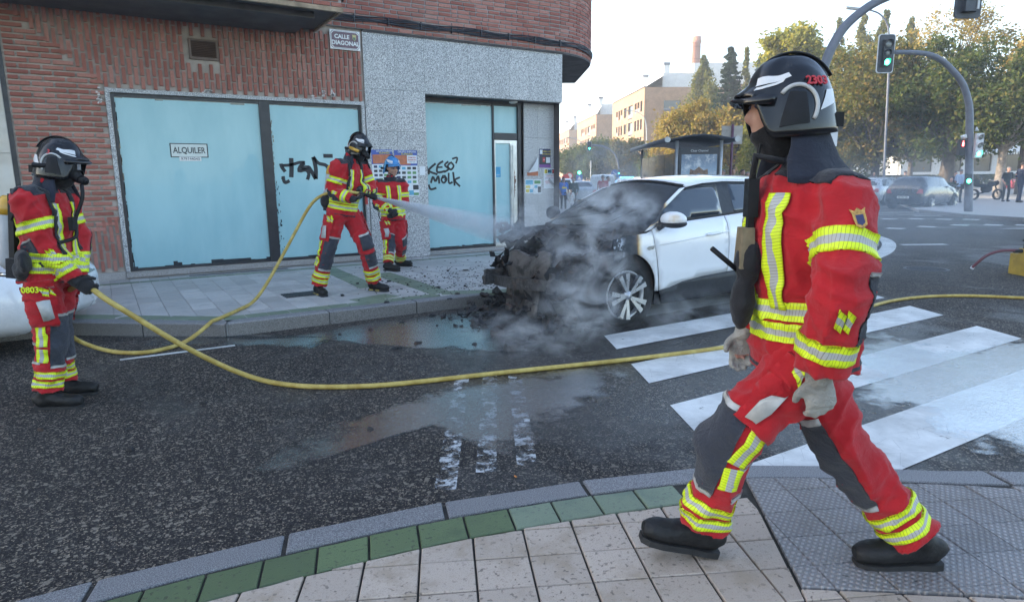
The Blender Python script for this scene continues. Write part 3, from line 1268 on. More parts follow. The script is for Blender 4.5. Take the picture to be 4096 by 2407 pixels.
for x0, x1 in ((.325, 2.28), (2.44, 3.90)):
    obj('window_pane', MB().bbox((x0, gy, .27), (x1, gy + .012, 2.75)), MATS['painted_glass'], win)
# bare strips where the whitewash stops short of the frame
b = MB()
q = -1


def ragged_edge(mb, x0, x1, z, up, y, n=34, a=.03):
    zs = [z + up * (.012 + abs(random.gauss(0, a))) for _ in range(n)]
    for i in range(1, n):
        if random.random() < .6:
            zs[i] = zs[i - 1]
    for i in range(n - 1):
        xa, xb = x0 + (x1 - x0) * i / (n - 1), x0 + (x1 - x0) * (i + 1) / (n - 1)
        mb.add([(xa, y, z), (xb, y, z), (xb, y, zs[i]), (xa, y, zs[i])], [(0, 1, 2, 3)] if up > 0 else [(3, 2, 1, 0)])


ragged_edge(b, .325, 2.28, .272, 1, gy - .002)
ragged_edge(b, 2.44, 3.9, .272, 1, gy - .002, 20, .012)
ragged_edge(b, .325, 2.28, 2.75, -1, gy - .002, 20, .012)
ragged_edge(b, 2.44, 3.9, 2.75, -1, gy - .002, 20, .014)
for i in range(60):
    z = random.uniform(.35, 2.6)
    x = 2.442 + abs(random.gauss(0, .03)) * (1.6 if z < 1.6 else .4)
    b.box((x, gy - .002, z), (random.uniform(.004, .016), .002, random.uniform(.008, .05)))
for i in range(40):
    z = random.uniform(.3, 2.7)
    b.box((.326 + abs(random.gauss(0, .004)), gy - .002, z), (.012, .002, random.uniform(.02, .12)))
obj('bare_glass', b, MATS['dark_glass'], win)['kind'] = 'stuff'

# spray-paint tags: strokes on the panes
mat('spray_black', (.012, .013, .018), .5, .2, 20)
NF = V((0, -1, 0))


def tagline(mb, pts, w, y, m=14):
    q = spl([(p[0], p[1]) for p in pts], m) if len(pts) > 2 else [pts[0], pts[1]]
    mb.ribbon([V((p[0], y, p[1])) for p in q], w * 1.6, NF)


b = MB()
yg = gy - .001
for pts, w in (([(2.56, 1.82), (2.57, 1.77), (2.62, 1.69)], .035), ([(2.73, 1.91), (2.725, 1.75), (2.71, 1.60)], .045), ([(2.58, 1.79), (2.72, 1.80), (2.86, 1.84), (2.95, 1.84)], .03),
               ([(2.94, 1.83), (2.87, 1.78), (2.84, 1.70), (2.95, 1.72), (3.0, 1.66), (2.97, 1.56)], .035), ([(2.88, 1.75), (2.99, 1.76), (3.02, 1.74), (3.11, 1.57)], .04),
               ([(3.11, 1.57), (3.12, 1.75), (3.09, 1.93)], .042), ([(3.09, 1.93), (3.17, 1.83), (3.30, 1.79), (3.37, 1.66)], .036), ([(2.58, 1.62), (2.60, 1.52), (2.68, 1.545)], .034), ([(3.26, 1.95), (3.42, 1.95)], .04)):
    tagline(b, pts, w, yg)
obj('graffiti', b, MATS['spray_black'], win)

# door bay: tall painted pane, fanlight, aluminium door in a black frame
bay = empty('doorway', (0, 0, 0))
bay.parent = bld
ORG[bay.name] = bo
dy = RY + .06
b = MB()
b.bbox((5.19, dy - .02, 2.955), (7.35, dy + .03, 3.0)).bbox((7.28, dy - .06, .15), (7.395, dy + .03, 3.0)).bbox((6.70, dy - .035, .15), (6.735, dy + .03, 3.0)).bbox((6.735, dy - .04, 2.31), (7.28, dy + .03, 2.44)).bbox((5.19, dy - .02, .20), (6.70, dy + .03, .235))
obj('door_frame', b, MATS['black_frame'], bay)
obj('window_pane', MB().bbox((5.19, dy, .235), (6.70, dy + .012, 2.955)), MATS['painted_glass'], bay)
obj('fanlight', MB().bbox((6.735, dy, 2.44), (7.28, dy + .012, 2.955)), MATS['painted_glass'], bay)
b = MB()
b.bbox((6.74, dy - .03, .16), (6.76, dy + .02, 2.30)).bbox((7.10, dy - .03, .16), (7.275, dy + .02, 2.30)).bbox((6.76, dy - .03, 2.24), (7.10, dy + .02, 2.30)).bbox((6.76, dy - .03, .16), (7.10, dy + .02, .28))
door = obj('door', b, MATS['alu'], bay)
obj('door_pane', MB().bbox((6.76, dy, .28), (7.10, dy + .01, 2.24)), MATS['painted_glass'], door)
b = MB()
b.tube([(7.14, dy - .08, .5), (7.14, dy - .08, 2.2)], .018, 10)
b.cyl((7.14, dy - .08, .6), (7.14, dy - .03, .6), .01, 8).cyl((7.14, dy - .08, 2.1), (7.14, dy - .03, 2.1), .01, 8)
obj('pull_bar', b, MATS['alu'], door)
b = MB()
n = 22
ys = [1.16 + .58 * i / n for i in range(n + 1)]
L = [7.155 + random.uniform(0, .025) for _ in ys]
Rr = [7.195 + random.uniform(0, .05) * math.sin(math.pi * i / n) for i in range(n + 1)]
b.add([(L[i], dy - .033, ys[i]) for i in range(n + 1)] + [(Rr[i], dy - .033, ys[i]) for i in range(n + 1)], [(i, n + 1 + i, n + 2 + i, i + 1) for i in range(n)])
obj('rust_patch', b, MATS['rust'], door)
mat('sticker_blue', (.04, .30, .52), .4)
mat('paper_white', (.72, .72, .70), .7, .08, 20)
b = MB().bbox((6.77, dy - .004, 1.58), (6.89, dy - .001, 1.78))
st = obj('sticker', b, MATS['sticker_blue'], door)
text_obj('xxBank', .03, (6.83, dy - .005, 1.62), (1, 0, 0), (0, 0, 1), MATS['paper_white'], door)
b = MB()
b.bbox((5.15, RY - .04, .145), (8.0, RY + .1, .20)).bbox((5.15, FY + .01, .145), (7.3, RY - .04, .168))
obj('door_step', b, MATS['granite_sill'], bld)
b = MB()
b.lathe((7.1, FY + .14, 3.034), (0, 0, -1), [(0, .085), (.02, .085), (.035, .05), (.036, .001)], 20)
obj('ceiling_lamp', b, MATS['paper_white'], bld)
# second tag, two lines of letters
b = MB()
K = lambda px: [(5.25 + (x - 840) * .00318, 1.885 - (y - 1060) * .0029) for x, y in px]
yg = dy - .001
for pts, w in ((K([(845, 1095), (860, 1145)]), .03), (K([(905, 1075), (860, 1120), (915, 1145)]), .026), (K([(955, 1060), (920, 1085), (915, 1130), (965, 1125)]), .026), (K([(918, 1100), (950, 1098)]), .02),
               (K([(990, 1062), (965, 1085), (990, 1110), (960, 1130)]), .024), (K([(1005, 1065), (1025, 1090), (1005, 1115), (985, 1092), (1005, 1068)]), .024), (K([(1015, 1045), (1050, 1038), (1040, 1075)]), .022),
               (K([(870, 1200), (885, 1160), (900, 1190), (920, 1155), (925, 1205)]), .026), (K([(955, 1150), (940, 1180), (955, 1200), (975, 1178), (960, 1150)]), .024), (K([(945, 1170), (965, 1165), (962, 1185)]), .016),
               (K([(990, 1135), (990, 1200), (1015, 1195)]), .024), (K([(1020, 1130), (1028, 1220)]), .026), (K([(1065, 1165), (1030, 1185), (1065, 1225)]), .024), (K([(855, 1210), (868, 1240), (905, 1232)]), .026)):
    tagline(b, pts, w, yg)
obj('graffiti', b, MATS['spray_black'], bay)
b = MB()
ragged_edge(b, 5.19, 6.70, .236, 1, dy - .002, 26, .018)
ragged_edge(b, 5.19, 6.70, 2.955, -1, dy - .002, 26, .008)
obj('bare_glass', b, MATS['dark_glass'], bay)['kind'] = 'stuff'

# balcony over the pavement
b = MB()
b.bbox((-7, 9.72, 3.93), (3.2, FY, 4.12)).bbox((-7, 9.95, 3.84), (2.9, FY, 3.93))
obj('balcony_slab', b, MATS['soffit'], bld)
b = MB()
b.bbox((-7, 9.66, 3.90), (3.24, 9.72, 3.96)).bbox((3.2, 9.72, 3.90), (3.24, FY, 3.96))
obj('balcony_drip_edge', b, mat('stained_concrete', (.33, .24, .16), .8, .3, 6, .3, 60, grime=.6), bld)
b = MB()
b.bbox((-7, 9.68, 3.96), (3.22, 9.76, 5.3)).bbox((3.14, 9.76, 3.96), (3.22, FY, 5.3))
obj('balcony_parapet', b, MATS['mortar_grey'], bld)
rest = MB()
z, row = 3.995, 0
while z < 5.2:
    x = -3.0 + (.12 if row % 2 else 0)
    while x < 3.1:
        e_ = min(x + BL, 3.215)
        rest.box(((x + e_) / 2, 9.675, z), (e_ - x, .03, BHt))
        x += BL + JT
    y = 9.72
    while y < FY - .2:
        rest.box((3.225, y + BL / 2, z), (.03, BL, BHt))
        y += BL + JT
    z += BHt + JT
    row += 1
o = obj('balcony_bricks', rest, MATS['brick'], bld)
o['kind'] = 'stuff'
# cable bundles clipped to the brickwork
for i in range(6):
    b = MB()
    dz = i * .017 + random.uniform(-.004, .004)
    pts = []
    for j in range(60):
        s_ = LL * j / 59
        p = PP(s_)
        p2, p1_ = PP(min(LL, s_ + .03)), PP(max(0, s_ - .03))
        t_ = (p2 - p1_).normalized()
        nn = V((t_.y, -t_.x, 0))
        pts.append(p + nn * (.035 + .008 * (i % 2)) + V((0, 0, 4.13 + dz - .016 * math.sin(j * .7 + i))))
    b.tube(pts, .0105, 6)
    obj('cable', b, MATS['black_cable'], bld, True)
for i in range(5):
    b = MB()
    pts = [V((-4 + 7.22 * j / 30, 9.63 + .008 * (i % 2), 4.08 + i * .02 + .01 * math.sin(j * .9 + i))) for j in range(31)]
    pts += [V((3.27, 9.72, 4.08 + i * .02)), V((3.27, 10.4, 4.08 + i * .02)), V((3.3, FY - .1, 4.12 + i * .016))]
    b.tube(pts, .011, 6)
    obj('cable', b, MATS['black_cable'], bld, True)
for j in range(8):
    p = PP(.6 + j * .6)
    obj('cable_clip', MB().box(p + V((0, -.035, 4.17)), (.014, .055, .12)), MATS['black_frame'], bld)
# louvred vent
b = MB()
vx0, vx1, vz0, vz1 = 1.35, 1.75, 3.33, 3.62
b.bbox((vx0, FY - .03, vz0), (vx1, FY + .01, vz0 + .035)).bbox((vx0, FY - .03, vz1 - .03), (vx1, FY + .01, vz1)).bbox((vx0, FY - .031, vz0), (vx0 + .03, FY + .01, vz1)).bbox((vx1 - .03, FY - .031, vz0), (vx1, FY + .01, vz1))
vent = obj('vent', b, MATS['brown_frame'], bld)
obj('vent_backing', MB().bbox((vx0, FY + .004, vz0), (vx1, FY + .009, vz1)), MATS['black_frame'], vent)
Mr = Matrix.Rotation(rad(-35), 3, 'X')
for i in range(9):
    obj('slat', MB().box(((vx0 + vx1) / 2, FY - .012, vz0 + .05 + i * .024), (vx1 - vx0 - .06, .03, .004), Mr), MATS['brown_frame'], vent)
# plinth under the brick pier
b = MB().bbox((-.87, FY - .03, .1), (.215, FY + .02, .25))
obj('plinth', b, MATS['granite_sill'], bld)
b = MB().box((.30, FY - .004, 2.835), (.05, .01, .03))
for (x, z, w_, h_) in ((1.55, 2.88, .13, .045), (3.2, 2.87, .12, .04), (3.3, 2.96, .07, .09), (3.45, 2.95, .06, .1), (.15, 2.72, .035, .13)):
    for k in range(14):
        b.box((x + random.gauss(0, w_ / 3), FY - .022, z + random.gauss(0, h_ / 3)), (random.uniform(.01, .05), .006, random.uniform(.006, .025)))
obj('plaster_smear', b, mat('plaster', (.62, .58, .55), .9), bld)

# left neighbour: pale stone front
nb = empty('stone_building', (-4, FY, 0), 'pale stone clad building front at the end of the brick wall', 'building')
b = MB()
b.bbox((-16, FY - .015, 0), (-.935, 24, 12.5))
obj('wall', b, MATS['mortar_grey'], nb)
for r in range(8):
    z0 = .14 + r * .9
    for c in range(5):
        x1 = -.94 - c * 1.15
        obj('stone_panel', MB().bbox((x1 - 1.145, FY - .04, z0 + .003), (x1, FY - .012, z0 + .895)), MATS['stone_wall'], nb)
b = MB().bbox((-.935, FY - .01, 0), (-.88, FY + .3, 12))
obj('movement_joint', b, MATS['black_frame'], nb)
b = MB().bbox((-1.12, FY - .14, 3.06), (-.97, FY - .04, 3.18))
obj('wall_lamp', b, MATS['black_frame'], nb)

# ------------------------------------------------------------------ street name plate
NE1, NE2 = V((1, 0, 0)), V((0, 0, 1))
mat('maroon', (.095, .022, .045), .35, .1, 10, coat=.3)
mat('enamel_white', (.74, .74, .72), .3, .05, 10, coat=.4)
sg = empty('street_sign', (3.71, FY - .03, 3.69), 'maroon and white street name plate reading CALLE DIAGONAL on the brick wall', 'sign')
sx0, sx1, sz0, sz1 = 3.46, 3.965, 3.665, 3.965


def plate(w, h, c):
    return [(-w, -h + c), (-w + c, -h), (w - c, -h), (w, -h + c), (w, h - c), (w - c, h), (-w + c, h), (-w, h - c)]


cx, cz = (sx0 + sx1) / 2, (sz0 + sz1) / 2
hw, hh = (sx1 - sx0) / 2, (sz1 - sz0) / 2
obj('plate', MB().bbox((sx0, FY - .045, sz0), (sx1, FY - .02, sz1)), MATS['enamel_white'], sg)
SGO = V((cx, FY - .045, cz))
obj('border', MB().slab(SGO, NE1, NE2, plate(hw - .012, hh - .012, .035), .002), MATS['maroon'], sg)
obj('border', MB().slab(SGO - V((0, .002, 0)), NE1, NE2, plate(hw - .018, hh - .018, .036), .002), MATS['enamel_white'], sg)
obj('field', MB().slab(SGO - V((0, .004, 0)), NE1, NE2, plate(hw - .027, hh - .027, .037), .002), MATS['maroon'], sg)
text_obj('CALLE', .088, SGO + V((-.055, -.0065, .045)), NE1, NE2, MATS['enamel_white'], sg, .0028)
text_obj('DIAGONAL', .092, SGO + V((0, -.0065, -.052)), NE1, NE2, MATS['enamel_white'], sg, .0028, sx=.98)
cr = MB().slab(SGO + V((.155, -.006, .048)), NE1, NE2, [(-.03, .02), (-.03, -.02), (0, -.05), (.03, -.02), (.03, .02), (.036, .05), (.015, .04), (0, .052), (-.015, .04), (-.036, .05)], .002)
crest = obj('crest', cr, mat('crest_gold', (.55, .46, .2), .5), sg)
obj('shield', MB().slab(SGO + V((.155, -.008, .04)), NE1, NE2, [(-.02, .015), (-.02, -.015), (0, -.035), (.02, -.015), (.02, .015)], .002), mat('shield_green', (.10, .16, .11), .5), crest)

# ------------------------------------------------------------------ rental notice on the pane
rn = empty('rental_notice', (1.23, gy - .004, 1.98), 'white ALQUILER notice with phone number stuck on the big painted pane', 'notice')
b = MB().bbox((.985, gy - .006, 1.918), (1.475, gy - .001, 2.10))
obj('card', b, mat('card_pale', (.60, .64, .60), .6, .05), rn)
obj('outline', MB().bbox((.97, gy - .003, 1.905), (1.49, gy - .0005, 2.113)), MATS['spray_black'], rn)
text_obj('ALQUILER', .125, (1.23, gy - .0065, 2.007), NE1, NE2, mat('print_grey', (.055, .06, .06), .6), rn, .002, sx=.78)
obj('phone_strip', MB().bbox((1.085, gy - .006, 1.852), (1.385, gy - .001, 1.914)), MATS['paper_white'], rn)
text_obj('979744043', .058, (1.235, gy - .0065, 1.884), NE1, NE2, MATS['print_grey'], rn, .0)

# ------------------------------------------------------------------ posters
mat('p_blue', (.05, .09, .33), .5, .1, 8)
mat('p_orange', (.42, .13, .06), .5, .25, 12)
mat('p_navy', (.03, .035, .09), .5)
mat('p_white', (.66, .68, .70), .6, .05, 10)
mat('p_red', (.50, .05, .05), .5)
mat('p_yellow', (.62, .50, .05), .5)
mat('p_green', (.12, .28, .10), .5)
mat('p_cyan', (.10, .35, .50), .5)
mat('p_black', (.02, .02, .025), .5)
mat('p_purple', (.22, .08, .28), .5)
mat('p_pink', (.6, .3, .3), .5)


def poster(name, x0, x1, z0, z1, y, label, base='p_white', blocks=(), texts=(), tilt=0.0):
    t = empty(name, ((x0 + x1) / 2, y, z0), label, 'poster')
    W, Hh = x1 - x0, z1 - z0
    ca, sa = math.cos(tilt), math.sin(tilt)
    e1, e2 = V((ca, 0, sa)), V((-sa, 0, ca))
    o = V((x0, y, z0))
    R = lambda a, b_, c, d: [(a * W, b_ * Hh), (c * W, b_ * Hh), (c * W, d * Hh), (a * W, d * Hh)]
    obj('sheet', MB().slab(o, e1, e2, R(0, 0, 1, 1), .002), MATS[base], t)
    for i, (a, b_, c, d, m) in enumerate(blocks):
        obj('printed_block', MB().slab(o - V((0, .0022 + .0004 * i, 0)), e1, e2, R(a, b_, c, d), .0003), MATS[m], t)
    for (s_, a, b_, sz, m) in texts:
        text_obj(s_, sz, o + e1 * (a * W) + e2 * (b_ * Hh) - V((0, .0065, 0)), e1, e2, MATS[m], t, .0004, depth=.0004)
    return t


logos = [(.08 + .23 * i, .10 + .125 * j, .24 + .23 * i, .17 + .125 * j, random.choice(('p_black', 'p_cyan', 'p_red', 'p_navy', 'p_green', 'print_grey'))) for i in range(4) for j in range(4)]
poster('event_poster', 4.08, 4.47, 1.47, 2.06, FY - .032, 'tattered event poster with basketball on the granite pillar, partly behind blue helmet', 'p_white',
       [(0, .58, 1, 1, 'p_blue'), (.05, .60, .95, .86, 'p_orange')] + logos, [('GRUPO INMAPA', .62, .955, .042, 'p_white'), ('FILIPENSES', .62, .90, .042, 'p_yellow')], .02)
poster('event_poster', 4.49, 4.93, 1.42, 2.06, FY - .032, 'GRUPO INMAPA FILIPENSES poster with white ZAMORA ENAMORA slip on granite pillar', 'p_white',
       [(0, .58, 1, 1, 'p_blue'), (.03, .60, .7, .86, 'p_orange'), (.55, .64, .98, .86, 'p_white')] + logos,
       [('GRUPO INMAPA', .55, .955, .048, 'p_white'), ('FILIPENSES', .55, .89, .048, 'p_yellow'), ('ZAMORA', .77, .80, .036, 'p_red'), ('ENAMORA', .77, .735, .034, 'p_red'), ('Nombre Ventas', .77, .68, .016, 'p_black')])
poster('flyer', 4.52, 4.72, 1.27, 1.44, FY - .031, 'small flyer under the event posters, half hidden by blue helmet firefighter', 'p_white', [(.1, .5, .9, .9, 'p_cyan'), (.1, .15, .9, .4, 'p_yellow')])
poster('flyer', 4.73, 4.95, 1.25, 1.46, FY - .034, 'small flyer with brown picture below the ZAMORA slip', 'p_white', [(.45, .55, .95, .95, 'p_black'), (.05, .1, .5, .5, 'p_cyan'), (.5, .08, .95, .3, 'p_green')])
poster('notice_slip', 4.97, 5.08, 1.62, 1.78, FY - .032, 'blank white slip on granite beside the KESO tag', 'p_white')
ry_ = RY - .032
Q = lambda x, z: (x * 1.0225, 1.52 + (z - 1.52) * 1.0225)
(a0, b0), (a1, b1) = Q(7.60, 1.76), Q(7.88, 2.13)
poster('event_poster', a0, a1, b0, b1, ry_, 'dark poster with building photo and yellow title on right granite pillar', 'p_navy',
       [(.05, .2, .95, .62, 'print_grey'), (.6, .25, .95, .55, 'p_white'), (.3, .3, .5, .55, 'p_red'), (0, 0, 1, .16, 'p_purple'), (.05, .72, .28, .95, 'p_white')],
       [('PUEBLO A DE', .62, .86, .035, 'p_yellow'), ('SAN ISIDORO', .62, .72, .035, 'p_yellow'), ('6 €', .4, .42, .03, 'p_white')])
(a0, b0), (a1, b1) = Q(7.71, 1.34), Q(8.01, 1.74)
poster('music_poster', a0, a1, b0, b1, ry_ - .001, 'white music school poster with yellow, blue and red blocks and slanted piano keys', 'p_white',
       [(.05, .76, .30, .96, 'p_yellow'), (.36, .76, .64, .96, 'p_cyan'), (.70, .76, .96, .96, 'p_red')],
       [('EMO', .5, .86, .11, 'p_black'), ('Escuela de Musica Ortega', .5, .71, .022, 'p_black'), ('NUEVO METODO', .6, .62, .03, 'p_red'), ('APRENDIZAJE MUSICAL', .5, .52, .024, 'p_purple'), ('JOVENES', .3, .36, .03, 'p_red'), ('Y ADULTOS', .3, .27, .026, 'p_red')])
pk = bpy.data.objects['music_poster']
b = MB()
for i in range(8):
    p = V((a0 + (.40 + i * .07) * (a1 - a0), ry_ - .008, b0 + (.46 - i * .052) * (b1 - b0)))
    b.slab(p, V((.9, 0, -.45)), V((.35, 0, .95)), [(0, -.03), (.012, -.03), (.012, .03), (0, .03)], .0004, V((0, -1, 0)))
obj('piano_keys', b, MATS['p_black'], pk)
(a0, b0), (a1, b1) = Q(7.25, 1.25), Q(7.45, 1.53)
a0 = max(a0, 7.42)
a1 = a0 + .20
poster('flyer', a0, a1, b0, b1, ry_, 'blue and yellow printed flyer at knee end of the pillar posters', 'p_white', [(.05, .62, .95, .95, 'p_cyan'), (.05, .38, .6, .56, 'p_yellow'), (.55, .06, .95, .3, 'p_cyan'), (.08, .08, .5, .3, 'p_yellow')])
poster('flyer', a1 + .005, a1 + .20, b0 - .01, b1 - .005, ry_ - .001, 'white flyer with green print beside the music poster', 'p_white', [(.1, .7, .9, .92, 'p_green'), (.1, .4, .5, .6, 'p_cyan'), (.55, .08, .95, .5, 'p_black')])
# torn poster peeling off, its corner curled over
tp = empty('peeling_poster', (7.6, ry_, 1.6), 'torn poster peeling away from the granite with its white back curled over', 'poster')
x0, x1, z0, z1 = 7.47, 7.74, 1.60, 1.99
n = 10
vs, fs = [], []
obj('sheet', MB().slab(V((x0, ry_, z0)), NE1, NE2, [(0, 0), (.27, 0), (.27, .12), (0, .07)], .002), MATS['p_orange'], tp)
b = MB()
for i in range(n + 1):
    f = i / n
    p = V((x1 - .01, ry_ - .002, z1 - .36 * f * .2))
    a_ = V((x1 - .005, ry_ - .003 - .03 * math.sin(math.pi * f) * .3, z1 - .30 * f))
    c_ = V((x1 - .005 - .26 * f, ry_ - .004 - .05 * math.sin(math.pi * f * .8), z1 - .30 * f - .03 * f))
    vs += [a_, c_]
b.add(vs, [(2 * i, 2 * i + 1, 2 * i + 3, 2 * i + 2) for i in range(n)])
obj('curled_flap', b, MATS['p_white'], tp)
# ================================================================== people
def m_cloth(name, col, rough=.85, weave=900, bump=.25, sheen=.15, var=.10):
    k = NT(name)
    P = k.co('Position')
    c = k.mix(k.rmp(k.noise(9, 4, .6, P), .3, .7), tuple(x * (1 - var) for x in col), tuple(min(1, x * (1 + var)) for x in col))
    c = k.mix(k.math('MULTIPLY', k.rmp(k.noise(3.3, 5, .65, P), .55, .8), .35), c, tuple(x * .55 for x in col))
    h = k.math('ADD', k.math('MULTIPLY', k.noise(weave, 2, .5, P), .12), k.noise(19, 5, .62, k.sc(P, (1, 1, 1.5)), dist=.6))
    MATS[name] = k.done(k.pbsdf(color=c, rough=rough, spec=.25, sheen=sheen, normal=k.bump(h, bump * 2.2, .016)))


m_cloth('suit_red', (.40, .012, .018))
m_cloth('suit_dark', (.022, .024, .033), bump=.35)
m_cloth('suit_pad', (.040, .044, .058), bump=.45)
m_cloth('curtain_blue', (.018, .022, .036), .9)
m_cloth('strap_black', (.014, .014, .017), .7)
m_cloth('glove_black', (.016, .016, .019), .75, bump=.4)
m_cloth('glove_grey', (.33, .32, .29), .8, 300, .6, var=.25)
m_cloth('balaclava', (.010, .010, .012), .95)
mat('boot_leather', (.010, .010, .011), .58, .3, 18, .6, 45, .006, spec=.35)
mat('boot_sole', (.016, .016, .017), .75, .2, 30, .5, 140)
mat('boot_trim', (.42, .33, .10), .6)
mat('skin', (.38, .21, .15), .5, .10, 14, .2, 160, .002, tint=(.40, .19, .14))
mat('helmet_black', (.006, .0065, .009), .22, .2, 6, spec=.35, coat=.25, coatr=.05)
mat('helmet_blue', (.03, .20, .46), .25, .1, 6, coat=.8, coatr=.05)
mat('plastic_black', (.009, .009, .011), .5, .2, 20, .15, 120, spec=.25)
mat('reflex_white', (.62, .62, .63), .35, .06, 20)
mat('reflex_silver', (.42, .42, .41), .45, .08, 40)
mat('helmet_red', (.45, .02, .025), .4)
mat('tank_yellow', (.60, .33, .03), .35, .12, 10, coat=.4)
mat('tank_grey', (.42, .43, .45), .35, .12, 10)
mat('steel', (.5, .5, .5), .3, .1, 10, metal=1)
mat('hair_grey', (.16, .15, .14), .8, .3, 60, .6, 200)
mat('hair_dark', (.025, .02, .016), .75, .3, 60, .6, 200)
mat('eye_white', (.6, .6, .6), .2)
k_ = NT('mask_lens')
_g = k_.n('BsdfGlossy')
_g.inputs['Roughness'].default_value = .03
_t = k_.n('BsdfTransparent')
_t.inputs[0].default_value = (.75, .78, .8, 1)
_f = k_.n('Fresnel')
_f.inputs[0].default_value = 1.5
_m = k_.n('MixShader')
k_.t.links.new(_f.outputs[0], _m.inputs[0])
k_.t.links.new(_t.outputs[0], _m.inputs[1])
k_.t.links.new(_g.outputs[0], _m.inputs[2])
MATS['mask_lens'] = k_.done(_m.outputs[0])


def m_band():
    k = NT('reflex_band')
    uv = k.n('UVMap')
    s_ = k.n('SeparateXYZ')
    k.set(s_.inputs[0], uv.outputs[0])
    u, v = s_.outputs[0], s_.outputs[1]
    silver = k.math('MULTIPLY', k.math('GREATER_THAN', v, .33), k.math('LESS_THAN', v, .67))
    line = k.math('LESS_THAN', k.math('FRACT', k.math('ADD', k.math('MULTIPLY', u, 95.0), k.math('MULTIPLY', v, .9))), .13)
    c = k.mix(silver, (.66, .80, .015), (.40, .40, .385))
    c = k.mix(k.math('MULTIPLY', line, .72), c, (.09, .07, .02))
    P = k.co('Position')
    c = k.mix(k.math('MULTIPLY', k.rmp(k.noise(16, 4, .6, P), .5, .8), .3), c, (.25, .26, .12))
    MATS['reflex_band'] = k.done(k.pbsdf(color=c, rough=.5, spec=.4, normal=k.bump(k.noise(60, 3, .5, P), .2, .003)))


m_band()
mat('fluo', (.66, .80, .015), .55, .08, 20)


def on_ray(u, v, a, L, sgn=0):
    """the point towards (u, v) lying L metres from a; sgn picks the nearer (-1) or farther (+1) one"""
    r = ray(u, v).normalized()
    o = V((0, 0, CAM_H))
    bq = r.dot(a - o)
    c2 = (a - o).length_squared - bq * bq
    d = L * L - c2
    if d <= 0 or sgn == 0:
        p = o + r * bq
        return a + (p - a).normalized() * L
    return o + r * (bq + sgn * math.sqrt(d))


def wrinkle(me, amp, seed, scale=1.0):
    n = len(me.vertices)
    P = np.empty(n * 3, np.float32)
    me.vertices.foreach_get('co', P)
    P = P.reshape(-1, 3)
    N = np.empty(n * 3, np.float32)
    me.vertex_normals.foreach_get('vector', N)
    N = N.reshape(-1, 3)
    rg = np.random.default_rng(seed)
    f = np.zeros(n)
    for i in range(7):
        w = rg.uniform(.05, .16) * scale
        d = rg.normal(size=3) * np.array([.55, .55, 1.0])
        d /= np.linalg.norm(d)
        e = rg.normal(size=3)
        e /= np.linalg.norm(e)
        ph = P @ d * (2 * math.pi / w) + rg.uniform(0, 6.28) + 1.8 * np.sin(P @ e * (2 * math.pi / (w * 2.3)) + rg.uniform(0, 6.28))
        gate = .5 + .5 * np.sin(P @ rg.normal(size=3) * 9 + rg.uniform(0, 6.28))
        f += (1 - 2 * np.abs(np.sin(ph * .5)) ** .7) * gate * (w / .12) * .75
    P = P + N * (f * amp)[:, None]
    me.vertices.foreach_set('co', P.astype(np.float32).ravel())
    me.update()


def skin_of(name, mb, m, parent, voxel=.011, amp=0.0, seed=1, it=4, scale=1.0):
    """join overlapping volumes into one continuous surface"""
    src = mb.mesh(name)
    me = evaluate(src, [('REMESH', dict(mode='VOXEL', voxel_size=voxel)), ('SMOOTH', dict(factor=.5, iterations=it))])
    bpy.data.meshes.remove(src)
    if amp:
        wrinkle(me, amp, seed, scale)
    bvh = BVHTree.FromPolygons([v.co.copy() for v in me.vertices], [tuple(p.vertices) for p in me.polygons])
    org = org_of(parent)
    if org is not None:
        me.transform(Matrix.Translation(-org))
    me.materials.clear()
    o = link(name, me, m, parent, True)
    return o, bvh


